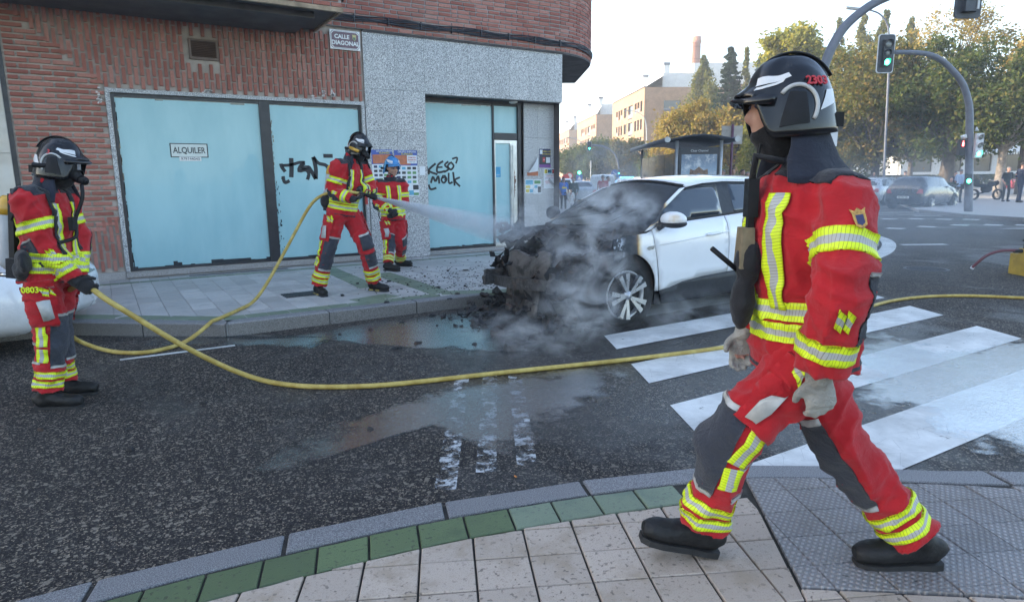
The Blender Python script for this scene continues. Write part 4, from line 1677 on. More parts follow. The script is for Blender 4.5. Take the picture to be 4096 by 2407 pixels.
def wrap(name, bvh, p0, p1, ref, t, a, m, parent, nt=5, na=22, off=.0045, rmax=.3, skew=0.0, shape=None, edge=.008):
    """a patch of material lying on a garment: t = range along p0->p1 (fraction), a = range of angle from ref (deg)"""
    p0, p1, ref = V(p0), V(p1), V(ref)
    T = (p1 - p0).normalized()
    e1 = (ref - T * ref.dot(T)).normalized()
    e2 = e1.cross(T)
    grid, nor = {}, {}
    rsum, rc = 0.0, 0
    for i in range(nt + 1):
        for j in range(na + 1):
            fa = j / na
            aa = rad(a[0] + (a[1] - a[0]) * fa)
            tt = t[0] + (t[1] - t[0]) * i / nt + skew * (fa - .5)
            o = p0.lerp(p1, tt)
            d = e1 * math.cos(aa) + e2 * math.sin(aa)
            if shape is not None and not shape(fa, i / nt):
                continue
            h, n_, _, dist = bvh.ray_cast(o, d, rmax)
            if h is None:
                continue
            if n_.dot(d) < 0:
                n_ = -n_
            grid[i, j] = h + n_ * off
            nor[i, j] = n_
            rsum += dist
            rc += 1
    if not grid:
        return None
    idx, vs = {}, []
    for k_n in grid:
        idx[k_n] = len(vs)
        vs.append(grid[k_n])
    nb_ = len(vs)
    vs += [grid[k_n] - nor[k_n] * edge for k_n in grid]
    fs, uvs = [], []
    r = rsum / rc
    from collections import Counter
    ec = Counter()
    for i in range(nt):
        for j in range(na):
            q = [(i, j), (i, j + 1), (i + 1, j + 1), (i + 1, j)]
            if all(c in idx for c in q):
                if max((grid[q[k]] - grid[q[(k + 1) % 4]]).length for k in range(4)) > .09:
                    continue
                fs.append(tuple(idx[c] for c in q))
                uvs += [(rad(a[0] + (a[1] - a[0]) * c[1] / na) * r, c[0] / nt) for c in q]
                for k in range(4):
                    ec[frozenset((idx[q[k]], idx[q[(k + 1) % 4]]))] += 1
    inv = {v_: k_n for k_n, v_ in idx.items()}
    for e, c in ec.items():
        if c == 1:
            x, y = tuple(e)
            fs.append((x, y, nb_ + y, nb_ + x))
            for w_ in (x, y, y, x):
                cc = inv[w_]
                uvs.append((rad(a[0] + (a[1] - a[0]) * cc[1] / na) * r, cc[0] / nt))
    if not fs:
        return None
    mb = MB()
    mb.add(vs, fs)
    o = obj(name, mb, m, parent, True)
    uv = o.data.uv_layers.new(name='UVMap')
    uv.data.foreach_set('uv', np.array(uvs, np.float32).ravel())
    return o


def limb(mb, keys, n=16, m=None, side=None):
    """keys: (point, radius) or (point, rx, ry)"""
    K = [(*p[0], p[1], p[2] if len(p) > 2 else p[1]) for p in keys]
    q = spl(K, m or 4 * len(K))
    mb.tube([V(r[:3]) for r in q], [r[3] for r in q], n, side, [r[4] for r in q])


def hand(mb, w, d, nrm, sgn, curl=.5, s=1.0, fat=1.0, curls=None):
    """palm and five fingers: w wrist, d finger direction, nrm the way the palm faces, sgn +1/-1 thumb side"""
    d = V(d).normalized()
    nrm = (V(nrm) - d * V(nrm).dot(d)).normalized()
    t = d.cross(nrm) * sgn
    limb(mb, [(w - d * .02, .027 * s * fat, .022 * s * fat), (w + d * .03 * s, .036 * s * fat, .018 * s * fat), (w + d * .08 * s, .042 * s * fat, .016 * s * fat), (w + d * .10 * s, .038 * s * fat, .013 * s * fat)], 14, 10, t)
    lens = (.074, .082, .077, .060)
    for i in range(4):
        c = (curls or [curl] * 4)[i] if curls else curl * (1 + .08 * i)
        p = w + d * (.093 - .006 * abs(i - 1.2)) * s + t * (.031 - .0205 * i) * s
        dirv = d + t * (.07 - .05 * i)
        pts = [p]
        ang = 0
        for seg, b_ in zip((.45, .32, .25), (.5, .9, .7)):
            ang += b_ * c * 1.25
            dd = (dirv * math.cos(ang) + nrm * math.sin(ang)).normalized()
            pts.append(pts[-1] + dd * (lens[i] * seg * s))
        r = .0098 * s * fat
        limb(mb, [(pts[0] - d * .02, r * 1.05), (pts[1], r), (pts[2], r * .94), (pts[3], r * .78)], 8, 9)
    p = w + d * .028 * s + t * .030 * s
    td = (t * .75 + d * .62 + nrm * .25).normalized()
    p1_ = p + td * .036 * s
    td2 = (d * .9 + t * .25 + nrm * (.25 + .6 * curl)).normalized()
    p2_ = p1_ + td2 * .034 * s
    limb(mb, [(p - td * .02, .015 * s * fat), (p1_, .0125 * s * fat), (p2_, .0105 * s * fat), (p2_ + td2 * .012 * s, .008 * s * fat)], 8, 9)


def head(mb, c, f, up, s=1.0):
    """a head with brow, nose, mouth, chin and ears; c = centre at eye height"""
    f = V(f).normalized()
    r = f.cross(V(up)).normalized()
    up = r.cross(f)
    M = Matrix((r, f, up)).transposed()
    Q = lambda x, y, z: c + (r * x + f * y + up * z) * s
    mb.ell(Q(0, -.008, .035), (.077 * s, .097 * s, .088 * s), M)
    mb.ell(Q(0, .022, -.035), (.062 * s, .070 * s, .080 * s), M)
    mb.ell(Q(0, .052, -.088), (.034 * s, .036 * s, .030 * s), M)
    mb.ell(Q(0, .074, .024), (.055 * s, .022 * s, .016 * s), M)
    limb(mb, [(Q(0, .080, .012), .010 * s), (Q(0, .098, -.018), .013 * s), (Q(0, .108, -.036), .015 * s), (Q(0, .088, -.046), .012 * s)], 8, 8)
    mb.ell(Q(0, .082, -.064), (.025 * s, .014 * s, .008 * s), M, 10, 6)
    mb.ell(Q(0, .080, -.076), (.022 * s, .014 * s, .008 * s), M, 10, 6)
    for q in (-1, 1):
        mb.ell(Q(.079 * q, -.012, -.004), (.010 * s, .020 * s, .032 * s), M, 10, 6)
        mb.ell(Q(.042 * q, .062, -.03), (.022 * s, .022 * s, .022 * s), M, 10, 6)
    return Q


def torso_keys(J, rx, ry, hem=-.10):
    up = (J['neck'] - J['pel']).normalized()
    hs = (J['hipR'] - J['hipL']).normalized()
    ss = (J['shR'] - J['shL']).normalized()
    L = (J['neck'] - J['pel']).length
    st = [(hem, 1.02, 1.06), (-.02, 1.0, 1.04), (.16, .94, .97), (.36, .97, .98), (.58, 1.03, 1.02), (.78, 1.02, .96), (.90, .82, .78), (.97, .52, .62), (1.02, .33, .5)]
    pts = []
    for t_, a, c in st:
        p = J['pel'] + up * (t_ * L) if t_ < .3 else J['pel'].lerp(J['neck'], t_)
        if 'chest' in J:
            w_ = math.exp(-((t_ - .62) / .28) ** 2)
            p = p + (J['chest'] - J['pel'].lerp(J['neck'], .62)) * w_
        pts.append((p, hs.lerp(ss, min(1, max(0, t_ * 1.3))), rx * a, ry * c))
    return pts


def boot(root, an, ft, up=ZUP, s=1.0, trim=False, name='boot', shin=None):
    ft = V(ft)
    up = V(up)
    ft = (ft - up * ft.dot(up)).normalized()
    sd_ = ft.cross(up).normalized()
    g = an - up * .10 * s
    mb = MB()
    st = [(-.092, .052, .028, .03), (-.078, .060, .042, .050), (-.03, .068, .047, .064), (.03, .070, .049, .064), (.09, .056, .053, .050), (.15, .052, .056, .047), (.19, .049, .049, .041), (.222, .044, .030, .028)]
    q = spl([(*(g + ft * a * s + up * h * s), w_ * s, hh_ * s) for a, h, w_, hh_ in st], 22)
    mb.tube([V(x[:3]) for x in q], [x[3] for x in q], 16, sd_, [x[4] for x in q])
    sh_ = shin if shin is not None else up
    limb(mb, [(g + up * .05 * s - ft * .02, .05 * s), (an - ft * .015, .052 * s), (an + sh_ * .07 * s - ft * .01, .055 * s), (an + sh_ * .17 * s, .058 * s)], 16, 12)
    o, _ = skin_of(name, mb, MATS['boot_leather'], root, .009, .004, 5, 2, .5)
    out = [(-.093, .022), (-.085, .036), (-.04, .044), (.02, .042), (.08, .050), (.14, .055), (.19, .048), (.218, .026)]
    pl_ = [(a * s, w_ * s) for a, w_ in out] + [(a * s, -w_ * s) for a, w_ in out[::-1]]
    sb = MB()
    sb.slab(g - up * .004, ft, sd_, [(a, w_ * .93) for a, w_ in pl_], .024 * s, up)
    so = obj('sole', sb, MATS['boot_sole'], o)
    for i in range(6):
        tb = MB()
        x = (-.075 + i * .052) * s
        for q_ in (-1, 1):
            tb.box(g + ft * x + sd_ * (.040 * s * q_) + up * .012, (.026 * s, .016, .018), Matrix((ft, sd_, up)).transposed())
        if trim and i in (1, 3):
            tb2 = MB()
            for q_ in (-1, 1):
                tb2.box(g + ft * x + sd_ * (.047 * s * q_) + up * .016, (.06 * s, .008, .014), Matrix((ft, sd_, up)).transposed())
            obj('sole_trim', tb2, MATS['boot_trim'], o)['kind'] = 'stuff'
    return o


def helmet(root, c, f, up, m='helmet_black', s=1.0, num=None, cyl_side=1, lamp=True, mask=False, curtain=True, a0=30):
    """jet-style fire helmet: shell, crest, brim, ear modules, reflective flashes, neck curtain; c = eye-height centre"""
    f = V(f).normalized()
    r = f.cross(V(up)).normalized()
    up = r.cross(f)
    Q = lambda x, y, z: c + (r * x + f * y + up * z) * s
    M = Matrix((r, f, up)).transposed()
    nu, nv = 56, 18
    rings = []
    for k in range(nv + 1):
        ring = []
        for i in range(nu):
            q = 2 * math.pi * i / nu
            x, y = math.sin(q), math.cos(q)              # y = 1 front
            az = abs(math.degrees(math.atan2(x, y)))
            e_ = min(1, max(0, (az - a0) / 26))
            e_ = e_ * e_ * (3 - 2 * e_)
            zr = .032 * (1 - e_) + (-.118 + .022 * max(0, (az - 90) / 90)) * e_
            zt = .158
            w_ = k / nv
            ph = w_ * math.pi / 2
            zc = zt - (zt - zr) * (1 - math.cos(ph)) if k < nv else zr
            rr = math.sin(ph) ** .82
            rx = .128 * rr * (1 + .02 * (1 - abs(y)))
            ry = (.152 if y > 0 else .158) * rr
            flare = max(0, (w_ - .84) / .16) * (.042 * max(0, y) ** 2 + .006)
            px, py = x * rx, y * (ry + flare) - .012
            crest = .012 * math.exp(-(px / .030) ** 2) * (1 - w_ ** 4)
            groove = -.004 * math.exp(-((abs(px) - .055) / .012) ** 2) * (1 - w_ ** 3)
            ring.append(Q(px, py, zc + crest + groove))
        rings.append(ring)
    mb = MB()
    rings[0] = [Q(0, -.012, .170)] * nu
    mb.rings(rings, cap=False)
    o = obj('helmet_shell', mb, MATS[m], root, True)
    md = o.modifiers.new('thick', 'SOLIDIFY')
    md.thickness = .006
    md.offset = -1
    bvh = BVHTree.FromPolygons(mb.v, [f_i for f_i in mb.f])
    cc = Q(0, -.01, .02)

    def deco(name, pts, m_, par, off=.003):
        """polygon given as (azimuth deg from front towards the right, elevation deg), laid on the shell"""
        n = 7
        vs, fs = [], []
        a_, b_, c_, d_ = pts
        for i in range(n + 1):
            for j in range(n + 1):
                u_i, v_j = i / n, j / n
                az = (a_[0] * (1 - u_i) + b_[0] * u_i) * (1 - v_j) + (d_[0] * (1 - u_i) + c_[0] * u_i) * v_j
                el = (a_[1] * (1 - u_i) + b_[1] * u_i) * (1 - v_j) + (d_[1] * (1 - u_i) + c_[1] * u_i) * v_j
                dv = M @ V((math.sin(rad(az)) * math.cos(rad(el)), math.cos(rad(az)) * math.cos(rad(el)), math.sin(rad(el))))
                h, n_, _, dist = bvh.ray_cast(cc, dv, .5)
                if h is None:
                    h = cc + dv * .15 * s
                    n_ = dv
                if n_.dot(dv) < 0:
                    n_ = -n_
                vs.append(h + n_ * off)
        fs = [(i * (n + 1) + j, i * (n + 1) + j + 1, (i + 1) * (n + 1) + j + 1, (i + 1) * (n + 1) + j) for i in range(n) for j in range(n)]
        return obj(name, MB().add(vs, fs), MATS[m_], par, True)
    for q in (-1, 1):
        deco('reflective_flash', [(22 * q, 14), (72 * q, 34), (66 * q, 41), (20 * q, 26)], 'reflex_white', o)
        deco('reflective_flash', [(24 * q, 8), (58 * q, 24), (62 * q, 31), (25 * q, 12)], 'reflex_white', o)
        deco('reflective_flash', [(118 * q, -22), (136 * q, 8), (160 * q, 10), (150 * q, -10)], 'reflex_white', o)
        if a0 > 40:
            continue
        deco('ear_module', [(58 * q, -38), (100 * q, -36), (96 * q, 4), (70 * q, 6)], 'plastic_black', o, .006)
        pts = []
        for x in range(-40, 150, 9):
            az, el = 84 + 30 * math.cos(rad(x)), -12 + 30 * math.sin(rad(x))
            dv = M @ V((math.sin(rad(az)) * math.cos(rad(el)) * q, math.cos(rad(az)) * math.cos(rad(el)), math.sin(rad(el))))
            h, n_, _, _ = bvh.ray_cast(cc, dv, .5)
            if h is not None:
                pts.append(h + dv * .002)
        ar = MB()
        ar.tube(pts, .0075 * s, 6)
        obj('trim_arc', ar, MATS['reflex_silver'], o, True)
    # crest strip and front plate
    vb = MB()
    vb.tube([Q(0, .152 * math.sin(rad(x)) - .012, .02 + .156 * math.cos(rad(x))) for x in range(-62, 66, 6)], .013 * s, 8, r, .005 * s)
    obj('crest', vb, MATS['plastic_black'], o, True)
    br = MB()
    ring0, ring1 = [], []
    for i in range(-9, 10):
        q = rad(i * 7.2)
        ring0.append(Q(.126 * math.sin(q), .150 * math.cos(q) + .012, .040 - .015 * abs(math.sin(q))))
        ring1.append(Q(.122 * math.sin(q), .205 * math.cos(q) - .005, .020 - .03 * abs(math.sin(q))))
    br.rings([ring0, ring1], close=False)
    bo_ = obj('brim', br, MATS[m], o, True)
    md = bo_.modifiers.new('thick', 'SOLIDIFY')
    md.thickness = .006
    if lamp:
        lb = MB()
        p0_ = Q(.125, -.10, -.035)
        lb.cyl(Q(.128 * cyl_side, -.11, -.03), Q(.118 * cyl_side, -.03, -.03), .017 * s, 12)
        lb.box(Q(.0, -.165, -.06), (.10 * s, .03 * s, .05 * s), M)
        obj('rear_adjuster', lb, MATS['plastic_black'], o)['kind'] = 'stuff'
    if num:
        dq = M @ V((math.sin(rad(num[1])), math.cos(rad(num[1])), .42)).normalized()
        h, n_, _, _ = bvh.ray_cast(cc, dq, .5)
        if n_.dot(dq) < 0:
            n_ = -n_
        e1 = up.cross(n_).normalized()
        text_obj(num[0], .042 * s, h + n_ * .006, e1, n_.cross(e1), MATS['helmet_red'], o, .001)
    # lower rim and neck curtain
    if curtain:
        cr_ = []
        for k, (z, g_, b_) in enumerate(((-.075, .120, .140), (-.105, .122, .150), (-.145, .128, .166), (-.19, .145, .196), (-.235, .168, .232), (-.262, .182, .250))):
            ring = []
            for i in range(27):
                q = rad(82 + i * 7.54)
                wv = .007 * math.sin(i * 1.1 + k * .7) * k / 5
                ring.append(Q((g_ + wv) * math.sin(q), (b_ + wv) * math.cos(q) + (.012 if k > 2 else 0), z - .012 * k / 5 * math.sin(q) ** 2 + (.05 * max(0, math.cos(q)) * k / 5)))
            cr_.append(ring)
        co_ = obj('neck_curtain', MB().rings(cr_, False, False), MATS['curtain_blue'], root, True)
        md = co_.modifiers.new('thick', 'SOLIDIFY')
        md.thickness = .004
    return o, Q, M


def breathing_mask(root, Q, M, s=1.0):
    mb = MB()
    mb.ell(Q(0, .068, -.055), (.068 * s, .050 * s, .072 * s), M, 18, 10)
    mb.ell(Q(0, .112, -.095), (.040 * s, .030 * s, .040 * s), M, 16, 8)
    mk, _ = skin_of('mask', mb, MATS['plastic_black'], root, .010, 0, 1, 2)
    reg = MB()
    reg.cyl(Q(0, .11, -.10), Q(.01, .165, -.118), .033 * s, 18, .028 * s)
    reg.cyl(Q(.01, .165, -.118), Q(.012, .175, -.121), .022 * s, 18)
    obj('regulator', reg, MATS['plastic_black'], mk, True)
    rings = []
    for k in range(7):
        z = -.045 + .085 * k / 6
        rings.append([Q(.078 * math.sin(rad(a)), .105 * math.cos(rad(a)) + .022, z) for a in range(-70, 71, 10)])
    vis = obj('visor', MB().rings(rings, False, False), MATS['mask_lens'], mk, True)
    fr = MB()
    fr.tube([Q(.080 * math.sin(rad(a)), .107 * math.cos(rad(a)) + .022, .042) for a in range(-75, 76, 10)], .006 * s, 6)
    fr.tube([Q(.080 * math.sin(rad(a)), .107 * math.cos(rad(a)) + .022, -.047) for a in range(-75, 76, 10)], .006 * s, 6)
    obj('visor_frame', fr, MATS['plastic_black'], mk, True)['kind'] = 'stuff'
    return mk


def fighter(label, J, base, opt):
    """a firefighter in red turnout gear; J holds world joints"""
    root = empty('person', base, label, 'person')
    vx = opt.get('voxel', .011)
    right = (J['shR'] - J['shL']).normalized()
    up = (J['neck'] - J['pel']).normalized()
    fwd = up.cross(right).normalized()
    s = opt.get('s', 1.0)
    hf, hu = V(J['hf']).normalized(), V(J.get('hu', ZUP))
    hc = J['head']
    # body: head, neck, trunk, arms, hands and legs as one surface
    mb = MB()
    Q0 = head(mb, hc, hf, hu, s)
    limb(mb, [(J['neck'] - up * .06, .07), (J['neck'] + up * .03, .06), (Q0(0, -.02, -.07), .058), (Q0(0, -.01, -.02), .055)], 12, 10)
    tk = torso_keys(J, .15 * s, .10 * s)
    mb.tube([k[0] for k in tk], [k[2] for k in tk], 16, [k[1] for k in tk], [k[3] for k in tk])
    for q in 'LR':
        limb(mb, [(J['sh' + q], .055 * s), (J['el' + q], .042 * s), (J['wr' + q], .028 * s)], 10, 8)
        limb(mb, [(J['hip' + q], .085 * s), (J['kn' + q], .058 * s), (J['an' + q], .042 * s)], 10, 8)
        hd = J['hd' + q]
        if not opt.get('gloves', True):
            hand(mb, J['wr' + q], hd[0], hd[1], hd[2], hd[3], s)
        else:
            hand(mb, J['wr' + q], hd[0], hd[1], hd[2], hd[3], s * .8, .7)
    body, _ = skin_of('body', mb, MATS['skin'], root, .0105, 0, 1, 2)
    for q in (-1, 1):
        obj('eye', MB().ell(Q0(.031 * q, .084, .004), (.013, .010, .009), None, 10, 6), MATS['p_navy'], body, True)
    # trousers
    mb = MB()
    rx, ry = opt.get('hips', (.172, .135))
    hs = (J['hipR'] - J['hipL']).normalized()
    wst = J['pel'] + up * .12
    low = (J['hipL'] + J['hipR']) / 2 - up * .02
    mb.tube([V(x) for x in (wst, J['pel'], low, low - ZUP * .07)], [rx * .95, rx, rx, rx * .8], 18, hs, [ry * .95, ry, ry * 1.02, ry * .85])
    lr = opt.get('leg', (.118, .108, .096, .090, .086))
    for q in 'LR':
        hp, kn, an = J['hip' + q], J['kn' + q], J['an' + q]
        ftv = V(J['ft' + q])
        limb(mb, [(hp, lr[0]), (hp.lerp(kn, .5), lr[1]), (kn, lr[2]), (kn.lerp(an, .45), lr[3]), (an + (kn - an).normalized() * .16, lr[4]), (an + (kn - an).normalized() * .02, lr[4] * 1.04)], 18, 24)
    tr, tb = skin_of('trousers', mb, MATS['suit_red'], root, vx, opt.get('wr', .007), 11 + opt.get('seed', 0), 4)
    for q in 'LR':
        hp, kn, an = J['hip' + q], J['kn' + q], J['an' + q]
        sg_ = 1 if q == 'R' else -1
        lf = V(J['ft' + q])
        lf = (lf - ZUP * lf.z).normalized()
        out = lf.cross(ZUP) * sg_                       # outward side of the leg
        kf = (lf * .96 + out * .12)
        # angles in wrap run towards ref x axis; choose the reference per patch
        wrap('calf_band', tb, kn, an, lf, (.60, .71), (-180, 180), MATS['reflex_band'], tr, 6, 72, .007, .2)
        wrap('calf_band', tb, kn, an, lf, (.75, .86), (-180, 180), MATS['reflex_band'], tr, 6, 72, .007, .2)
        sk = lambda x, y: (2 * abs(x - .5)) ** 4 + (2 * abs(y - .5)) ** 6 < 1.05
        pad0 = kn.lerp(hp, .34)
        wrap('knee_pad', tb, pad0, an, lf, (.0, .62), (-52, 52), MATS['suit_pad'], tr, 22, 16, .006, .2, 0, lambda x, y: True, .01)
        wrap('reflective_strip', tb, pad0, an, lf, (-.035, 0.0), (-54, 54), MATS['reflex_silver'], tr, 2, 14, .008, .2)
        wrap('reflective_strip', tb, pad0, an, lf, (.61, .645), (-50, 50), MATS['reflex_silver'], tr, 2, 14, .008, .2)
        wrap('side_bar', tb, hp, an, out, (.40, .53), (-20, 20), MATS['reflex_band'], tr, 8, 8, .005, .2) if False else None
        bar(tb, hp.lerp(kn, .66), kn.lerp(an, .16), out, lf, .062, tr)
        bar(tb, kn.lerp(an, .20), kn.lerp(an, .42), out, lf, .062, tr)
        for t0 in (.13, .44):
            wrap('reflective_strip', tb, kn, an, out - lf * .75, (t0, t0 + .045), (-26, 26), MATS['reflex_silver'], tr, 2, 6, .006, .2)
        # thigh pocket with flap and reflective tab
        pk_ = wrap('thigh_pocket', tb, hp, kn, out + lf * .25, (.30, .80), (-44, 44), MATS['suit_red'], tr, 12, 10, .020, .22, 0, None, .024)
        if pk_:
            wrap('pocket_flap', tb, hp, kn, out + lf * .25, (.12, .34), (-48, 48), MATS['suit_red'], tr, 6, 10, .026, .22, 0, None, .03)
            bar(tb, hp.lerp(kn, .36) + lf * .05, hp.lerp(kn, .68) + lf * .05, out, lf, .045, tr, 'reflex_silver', 2, .034, 'reflective_tab', mW=2)
            for a_ in (-4, 14):
                wrap('arrow_badge', tb, hp, kn, out + lf * .55, (.14, .27), (a_, a_ + 15), MATS['reflex_band'], tr, 4, 5, .031, .22, .05)
        boot(root, an, J['ft' + q], J.get('fu' + q, ZUP), s, opt.get('trim', False), 'boot', (kn - an).normalized())
    # jacket
    mb = MB()
    jx, jy = opt.get('chest', (.205, .150))
    tk = torso_keys(J, jx, jy, opt.get('hem', -.16))
    mb.tube([k[0] for k in tk], [k[2] for k in tk], 24, [k[1] for k in tk], [k[3] for k in tk])
    limb(mb, [(J['neck'] - up * .03, .088), (J['neck'] + up * .035, .080), (J['neck'] + up * .085 + hf * .012, .078)], 16, 8)
    ar = opt.get('arm', (.092, .080, .074, .060))
    for q in 'LR':
        sh, el, wr = J['sh' + q], J['el' + q], J['wr' + q]
        inn_ = J['neck'].lerp(sh, .45) - up * .05
        limb(mb, [(inn_, ar[0] * .9), (sh, ar[0]), (sh.lerp(el, .5), ar[1]), (el, ar[2]), (el.lerp(wr, .55), (ar[2] + ar[3]) / 2), (wr - (wr - el).normalized() * .01, ar[3])], 16, 24)
    jk, jb = skin_of('jacket', mb, MATS['suit_red'], root, vx, opt.get('wr', .007) * .9, 31 + opt.get('seed', 0), 4)
    pel, neck = J['pel'], J['neck']
    L = (neck - pel).length
    for t0 in opt.get('waist', (.06, .185)):
        wrap('waist_band', jb, pel, neck, fwd, (t0 - .033 / L, t0 + .033 / L), (-180, 180), MATS['reflex_band'], jk, 6, 130, .0075, opt.get('rw', .26))
    hm = opt.get('hem', -.16)
    wrap('hem_piping', jb, pel, neck, fwd, (hm + .012, hm + .012 + .022 / L), (-180, 180), MATS['suit_dark'], jk, 2, 60, .003, opt.get('rw', .26) + .03)
    for q in (-1, 1):
        if not opt.get('no_brace_front'):
            wrap('chest_brace', jb, pel, neck, fwd, (.22, .80), (24 * q - 11, 24 * q + 11), MATS['reflex_band'], jk, 16, 5, rmax=.26) if False else bar(jb, pel + up * L * .20 + right * (.085 * q), pel + up * L * .84 + right * (.085 * q), fwd, right, .058, jk)
        bar(jb, pel + up * L * .20 + right * (.085 * q), pel + up * L * .80 + right * (.085 * q), -fwd, right, .058, jk)
    for q in 'LR':
        sh, el, wr = J['sh' + q], J['el' + q], J['wr' + q]
        sg_ = 1 if q == 'R' else -1
        out = right * sg_
        a_up = (sh - el).normalized()
        wrap('sleeve_band', jb, sh, el, out, (.42, .66), (-150, 150) if not opt.get('full_arm') else (-180, 180), MATS['reflex_band'], jk, 6, 64, .007, .16)
        wrap('cuff_band', jb, el, wr, out, (.52, .76), (-180, 180), MATS['reflex_band'], jk, 6, 64, .007, .15)
        eb = -(sh + wr - el * 2).normalized() if (sh + wr - el * 2).length > .12 and not opt.get('back_elbow') else (-fwd + out * .35).normalized()
        wrap('elbow_patch', jb, sh.lerp(el, .78), el.lerp(wr, .55), eb, (0, 1), (-48, 48), MATS['suit_dark'], jk, 16, 12, .005, .16)
        wrap('reflective_strip', jb, sh.lerp(el, .78), el.lerp(wr, .55), eb, (-.06, .0), (-50, 50), MATS['reflex_silver'], jk, 2, 12, .006, .16)
        # dark shoulder yoke
        yo = J['neck'].lerp(sh, .60) - up * .03
        wrap('shoulder_yoke', jb, yo - right * sg_ * .10, yo + right * sg_ * .11, up, (0, 1), (-62, 62), MATS['suit_dark'], jk, 14, 16, .005, .2, 0, None, .012)
        for a_ in (-8, 9):
            wrap('arrow_badge', jb, el, wr, out + fwd * .5, (.12, .34), (a_, a_ + 15), MATS['reflex_band'], jk, 4, 5, .007, .15, .06)
        if opt.get('gloves', True):
            g = MB()
            hd = J['hd' + q]
            hand(g, wr, hd[0], hd[1], hd[2], hd[3], s * 1.05, 1.18)
            limb(g, [(wr - (wr - el).normalized() * .05, .047), (wr, .042), (wr + V(hd[0]).normalized() * .03, .038)], 14, 8)
            skin_of('glove', g, MATS[opt.get('glove_mat', 'glove_black')], root, .0065, .0014, 3, 2, .35)
    if opt.get('hood', True):
        hb = MB()
        hb.ell(Q0(0, .004, -.088), (.082 * s, .086 * s, .098 * s), None, 18, 12)
        hb.ell(Q0(0, .045, -.095), (.055 * s, .058 * s, .045 * s), None, 14, 8)
        limb(hb, [(Q0(0, -.02, -.10), .078), (J['neck'] + up * .04, .075), (J['neck'] - up * .02, .08)], 14, 8)
        skin_of('balaclava', hb, MATS['balaclava'], root, .010, .002, 4, 2)
    return root, jk, jb, tr, tb, dict(right=right, up=up, fwd=fwd)


def bar(bvh, a, b_, d, w_dir, w, parent, m='reflex_band', n=24, off=.007, name='reflective_bar', reach=.35, mW=6):
    """a straight strip projected onto a garment along direction d"""
    a, b_, d, w_dir = V(a), V(b_), V(d).normalized(), V(w_dir)
    ax = (b_ - a).normalized()
    w_dir = (w_dir - ax * w_dir.dot(ax)).normalized()
    vs, uvs_v, ok = [], [], {}
    for i in range(n + 1):
        for j in range(mW + 1):
            o = a.lerp(b_, i / n) + w_dir * (w * (j / mW - .5))
            h, n_, _, _ = bvh.ray_cast(o, d, reach)
            if h is None:
                continue
            if n_.dot(d) < 0:
                n_ = -n_
            ok[i, j] = len(vs)
            vs.append(h + n_ * off)
    fs, uvs = [], []
    L = (b_ - a).length
    for i in range(n):
        for j in range(mW):
            q = [(i, j), (i, j + 1), (i + 1, j + 1), (i + 1, j)]
            if all(c in ok for c in q):
                if max((vs[ok[q[k]]] - vs[ok[q[(k + 1) % 4]]]).length for k in range(4)) > .17:
                    continue
                fs.append(tuple(ok[c] for c in q))
                uvs += [(L * c[0] / n, c[1] / mW) for c in q]
    if not fs:
        return None
    o = obj(name, MB().add(vs, fs), MATS[m] if isinstance(m, str) else m, parent, True)
    uv = o.data.uv_layers.new(name='UVMap')
    uv.data.foreach_set('uv', np.array(uvs, np.float32).ravel())
    md = o.modifiers.new('thick', 'SOLIDIFY')
    md.thickness = .006
    md.offset = -1
    return o
# ------------------------------------------------------------------ the walking firefighter
def dirs(f):
    f = V(f).normalized()
    return f, f.cross(ZUP).normalized()


f1, r1 = dirs(-C_RGT * .99 + C_FWD * .06)
J = {}
J['anL'] = gp(2800, 2222, PZ) + ZUP * .125
J['anR'] = gp(3655, 2262, PZ) + ZUP * .105
J['pel'] = at(3215, 1330, (J['anL'].dot(C_FWD) + J['anR'].dot(C_FWD)) / 2 + .01)
J['hipL'] = J['pel'] - r1 * .10 - ZUP * .04
J['hipR'] = J['pel'] + r1 * .10 - ZUP * .04
J['knL'] = at(2925, 1755, (J['anL'].dot(C_FWD) + J['hipL'].dot(C_FWD)) / 2 - .03)
J['knR'] = at(3375, 1790, (J['anR'].dot(C_FWD) + J['hipR'].dot(C_FWD)) / 2)
J['ftL'] = f1 * .98 + r1 * -.06
J['ftR'] = f1 * .98 + r1 * .02
J['fuL'] = (ZUP - f1 * .24).normalized()
J['fuR'] = (ZUP + f1 * .03).normalized()
J['neck'] = on_ray(3225, 640, J['pel'], .60)
J['chest'] = J['pel'].lerp(J['neck'], .62) + f1 * .02
J['shL'] = J['neck'] - r1 * .185 - ZUP * .125 - f1 * .055
J['shR'] = J['neck'] + r1 * .185 - ZUP * .125 + f1 * .03
J['elL'] = on_ray(3365, 1170, J['shL'], .31, -1)
J['wrL'] = on_ray(3275, 1500, J['elL'], .28, +1)
J['elR'] = J['shR'] - ZUP * .29 - f1 * .05 + r1 * .05
J['wrR'] = J['elR'] - ZUP * .23 + f1 * .12
J['hdL'] = ((-ZUP * .97 - f1 * .14), r1, -1, .55)
J['hdR'] = ((-ZUP + f1 * .15), -r1, 1, .5)
J['head'] = on_ray(3118, 425, J['neck'], .205)
J['hf'] = f1 - ZUP * .02
root, jk, jb, tr, tb, fr_ = fighter('firefighter in red suit and black helmet walking past on the paving tiles', J, (J['pel'].x, J['pel'].y, PZ),
                                     dict(glove_mat='glove_grey', voxel=.0095, chest=(.205, .178), arm=(.098, .098, .096, .084), leg=(.128, .118, .110, .104, .100), hips=(.18, .155), seed=2, rw=.29, hem=-.20, wr=.0105, back_elbow=True, full_arm=True))
NEAR = (root, jk, jb, tr, tb, J, f1, r1)
helmet(root, J['head'] + ZUP * .008 - f1 * .022, J['hf'], ZUP, 'helmet_black', .95, ('2303', -118))
# crest badges, radio and chest harness
cr_m = mat('badge_gold', (.36, .22, .06), .7, .4, 90)


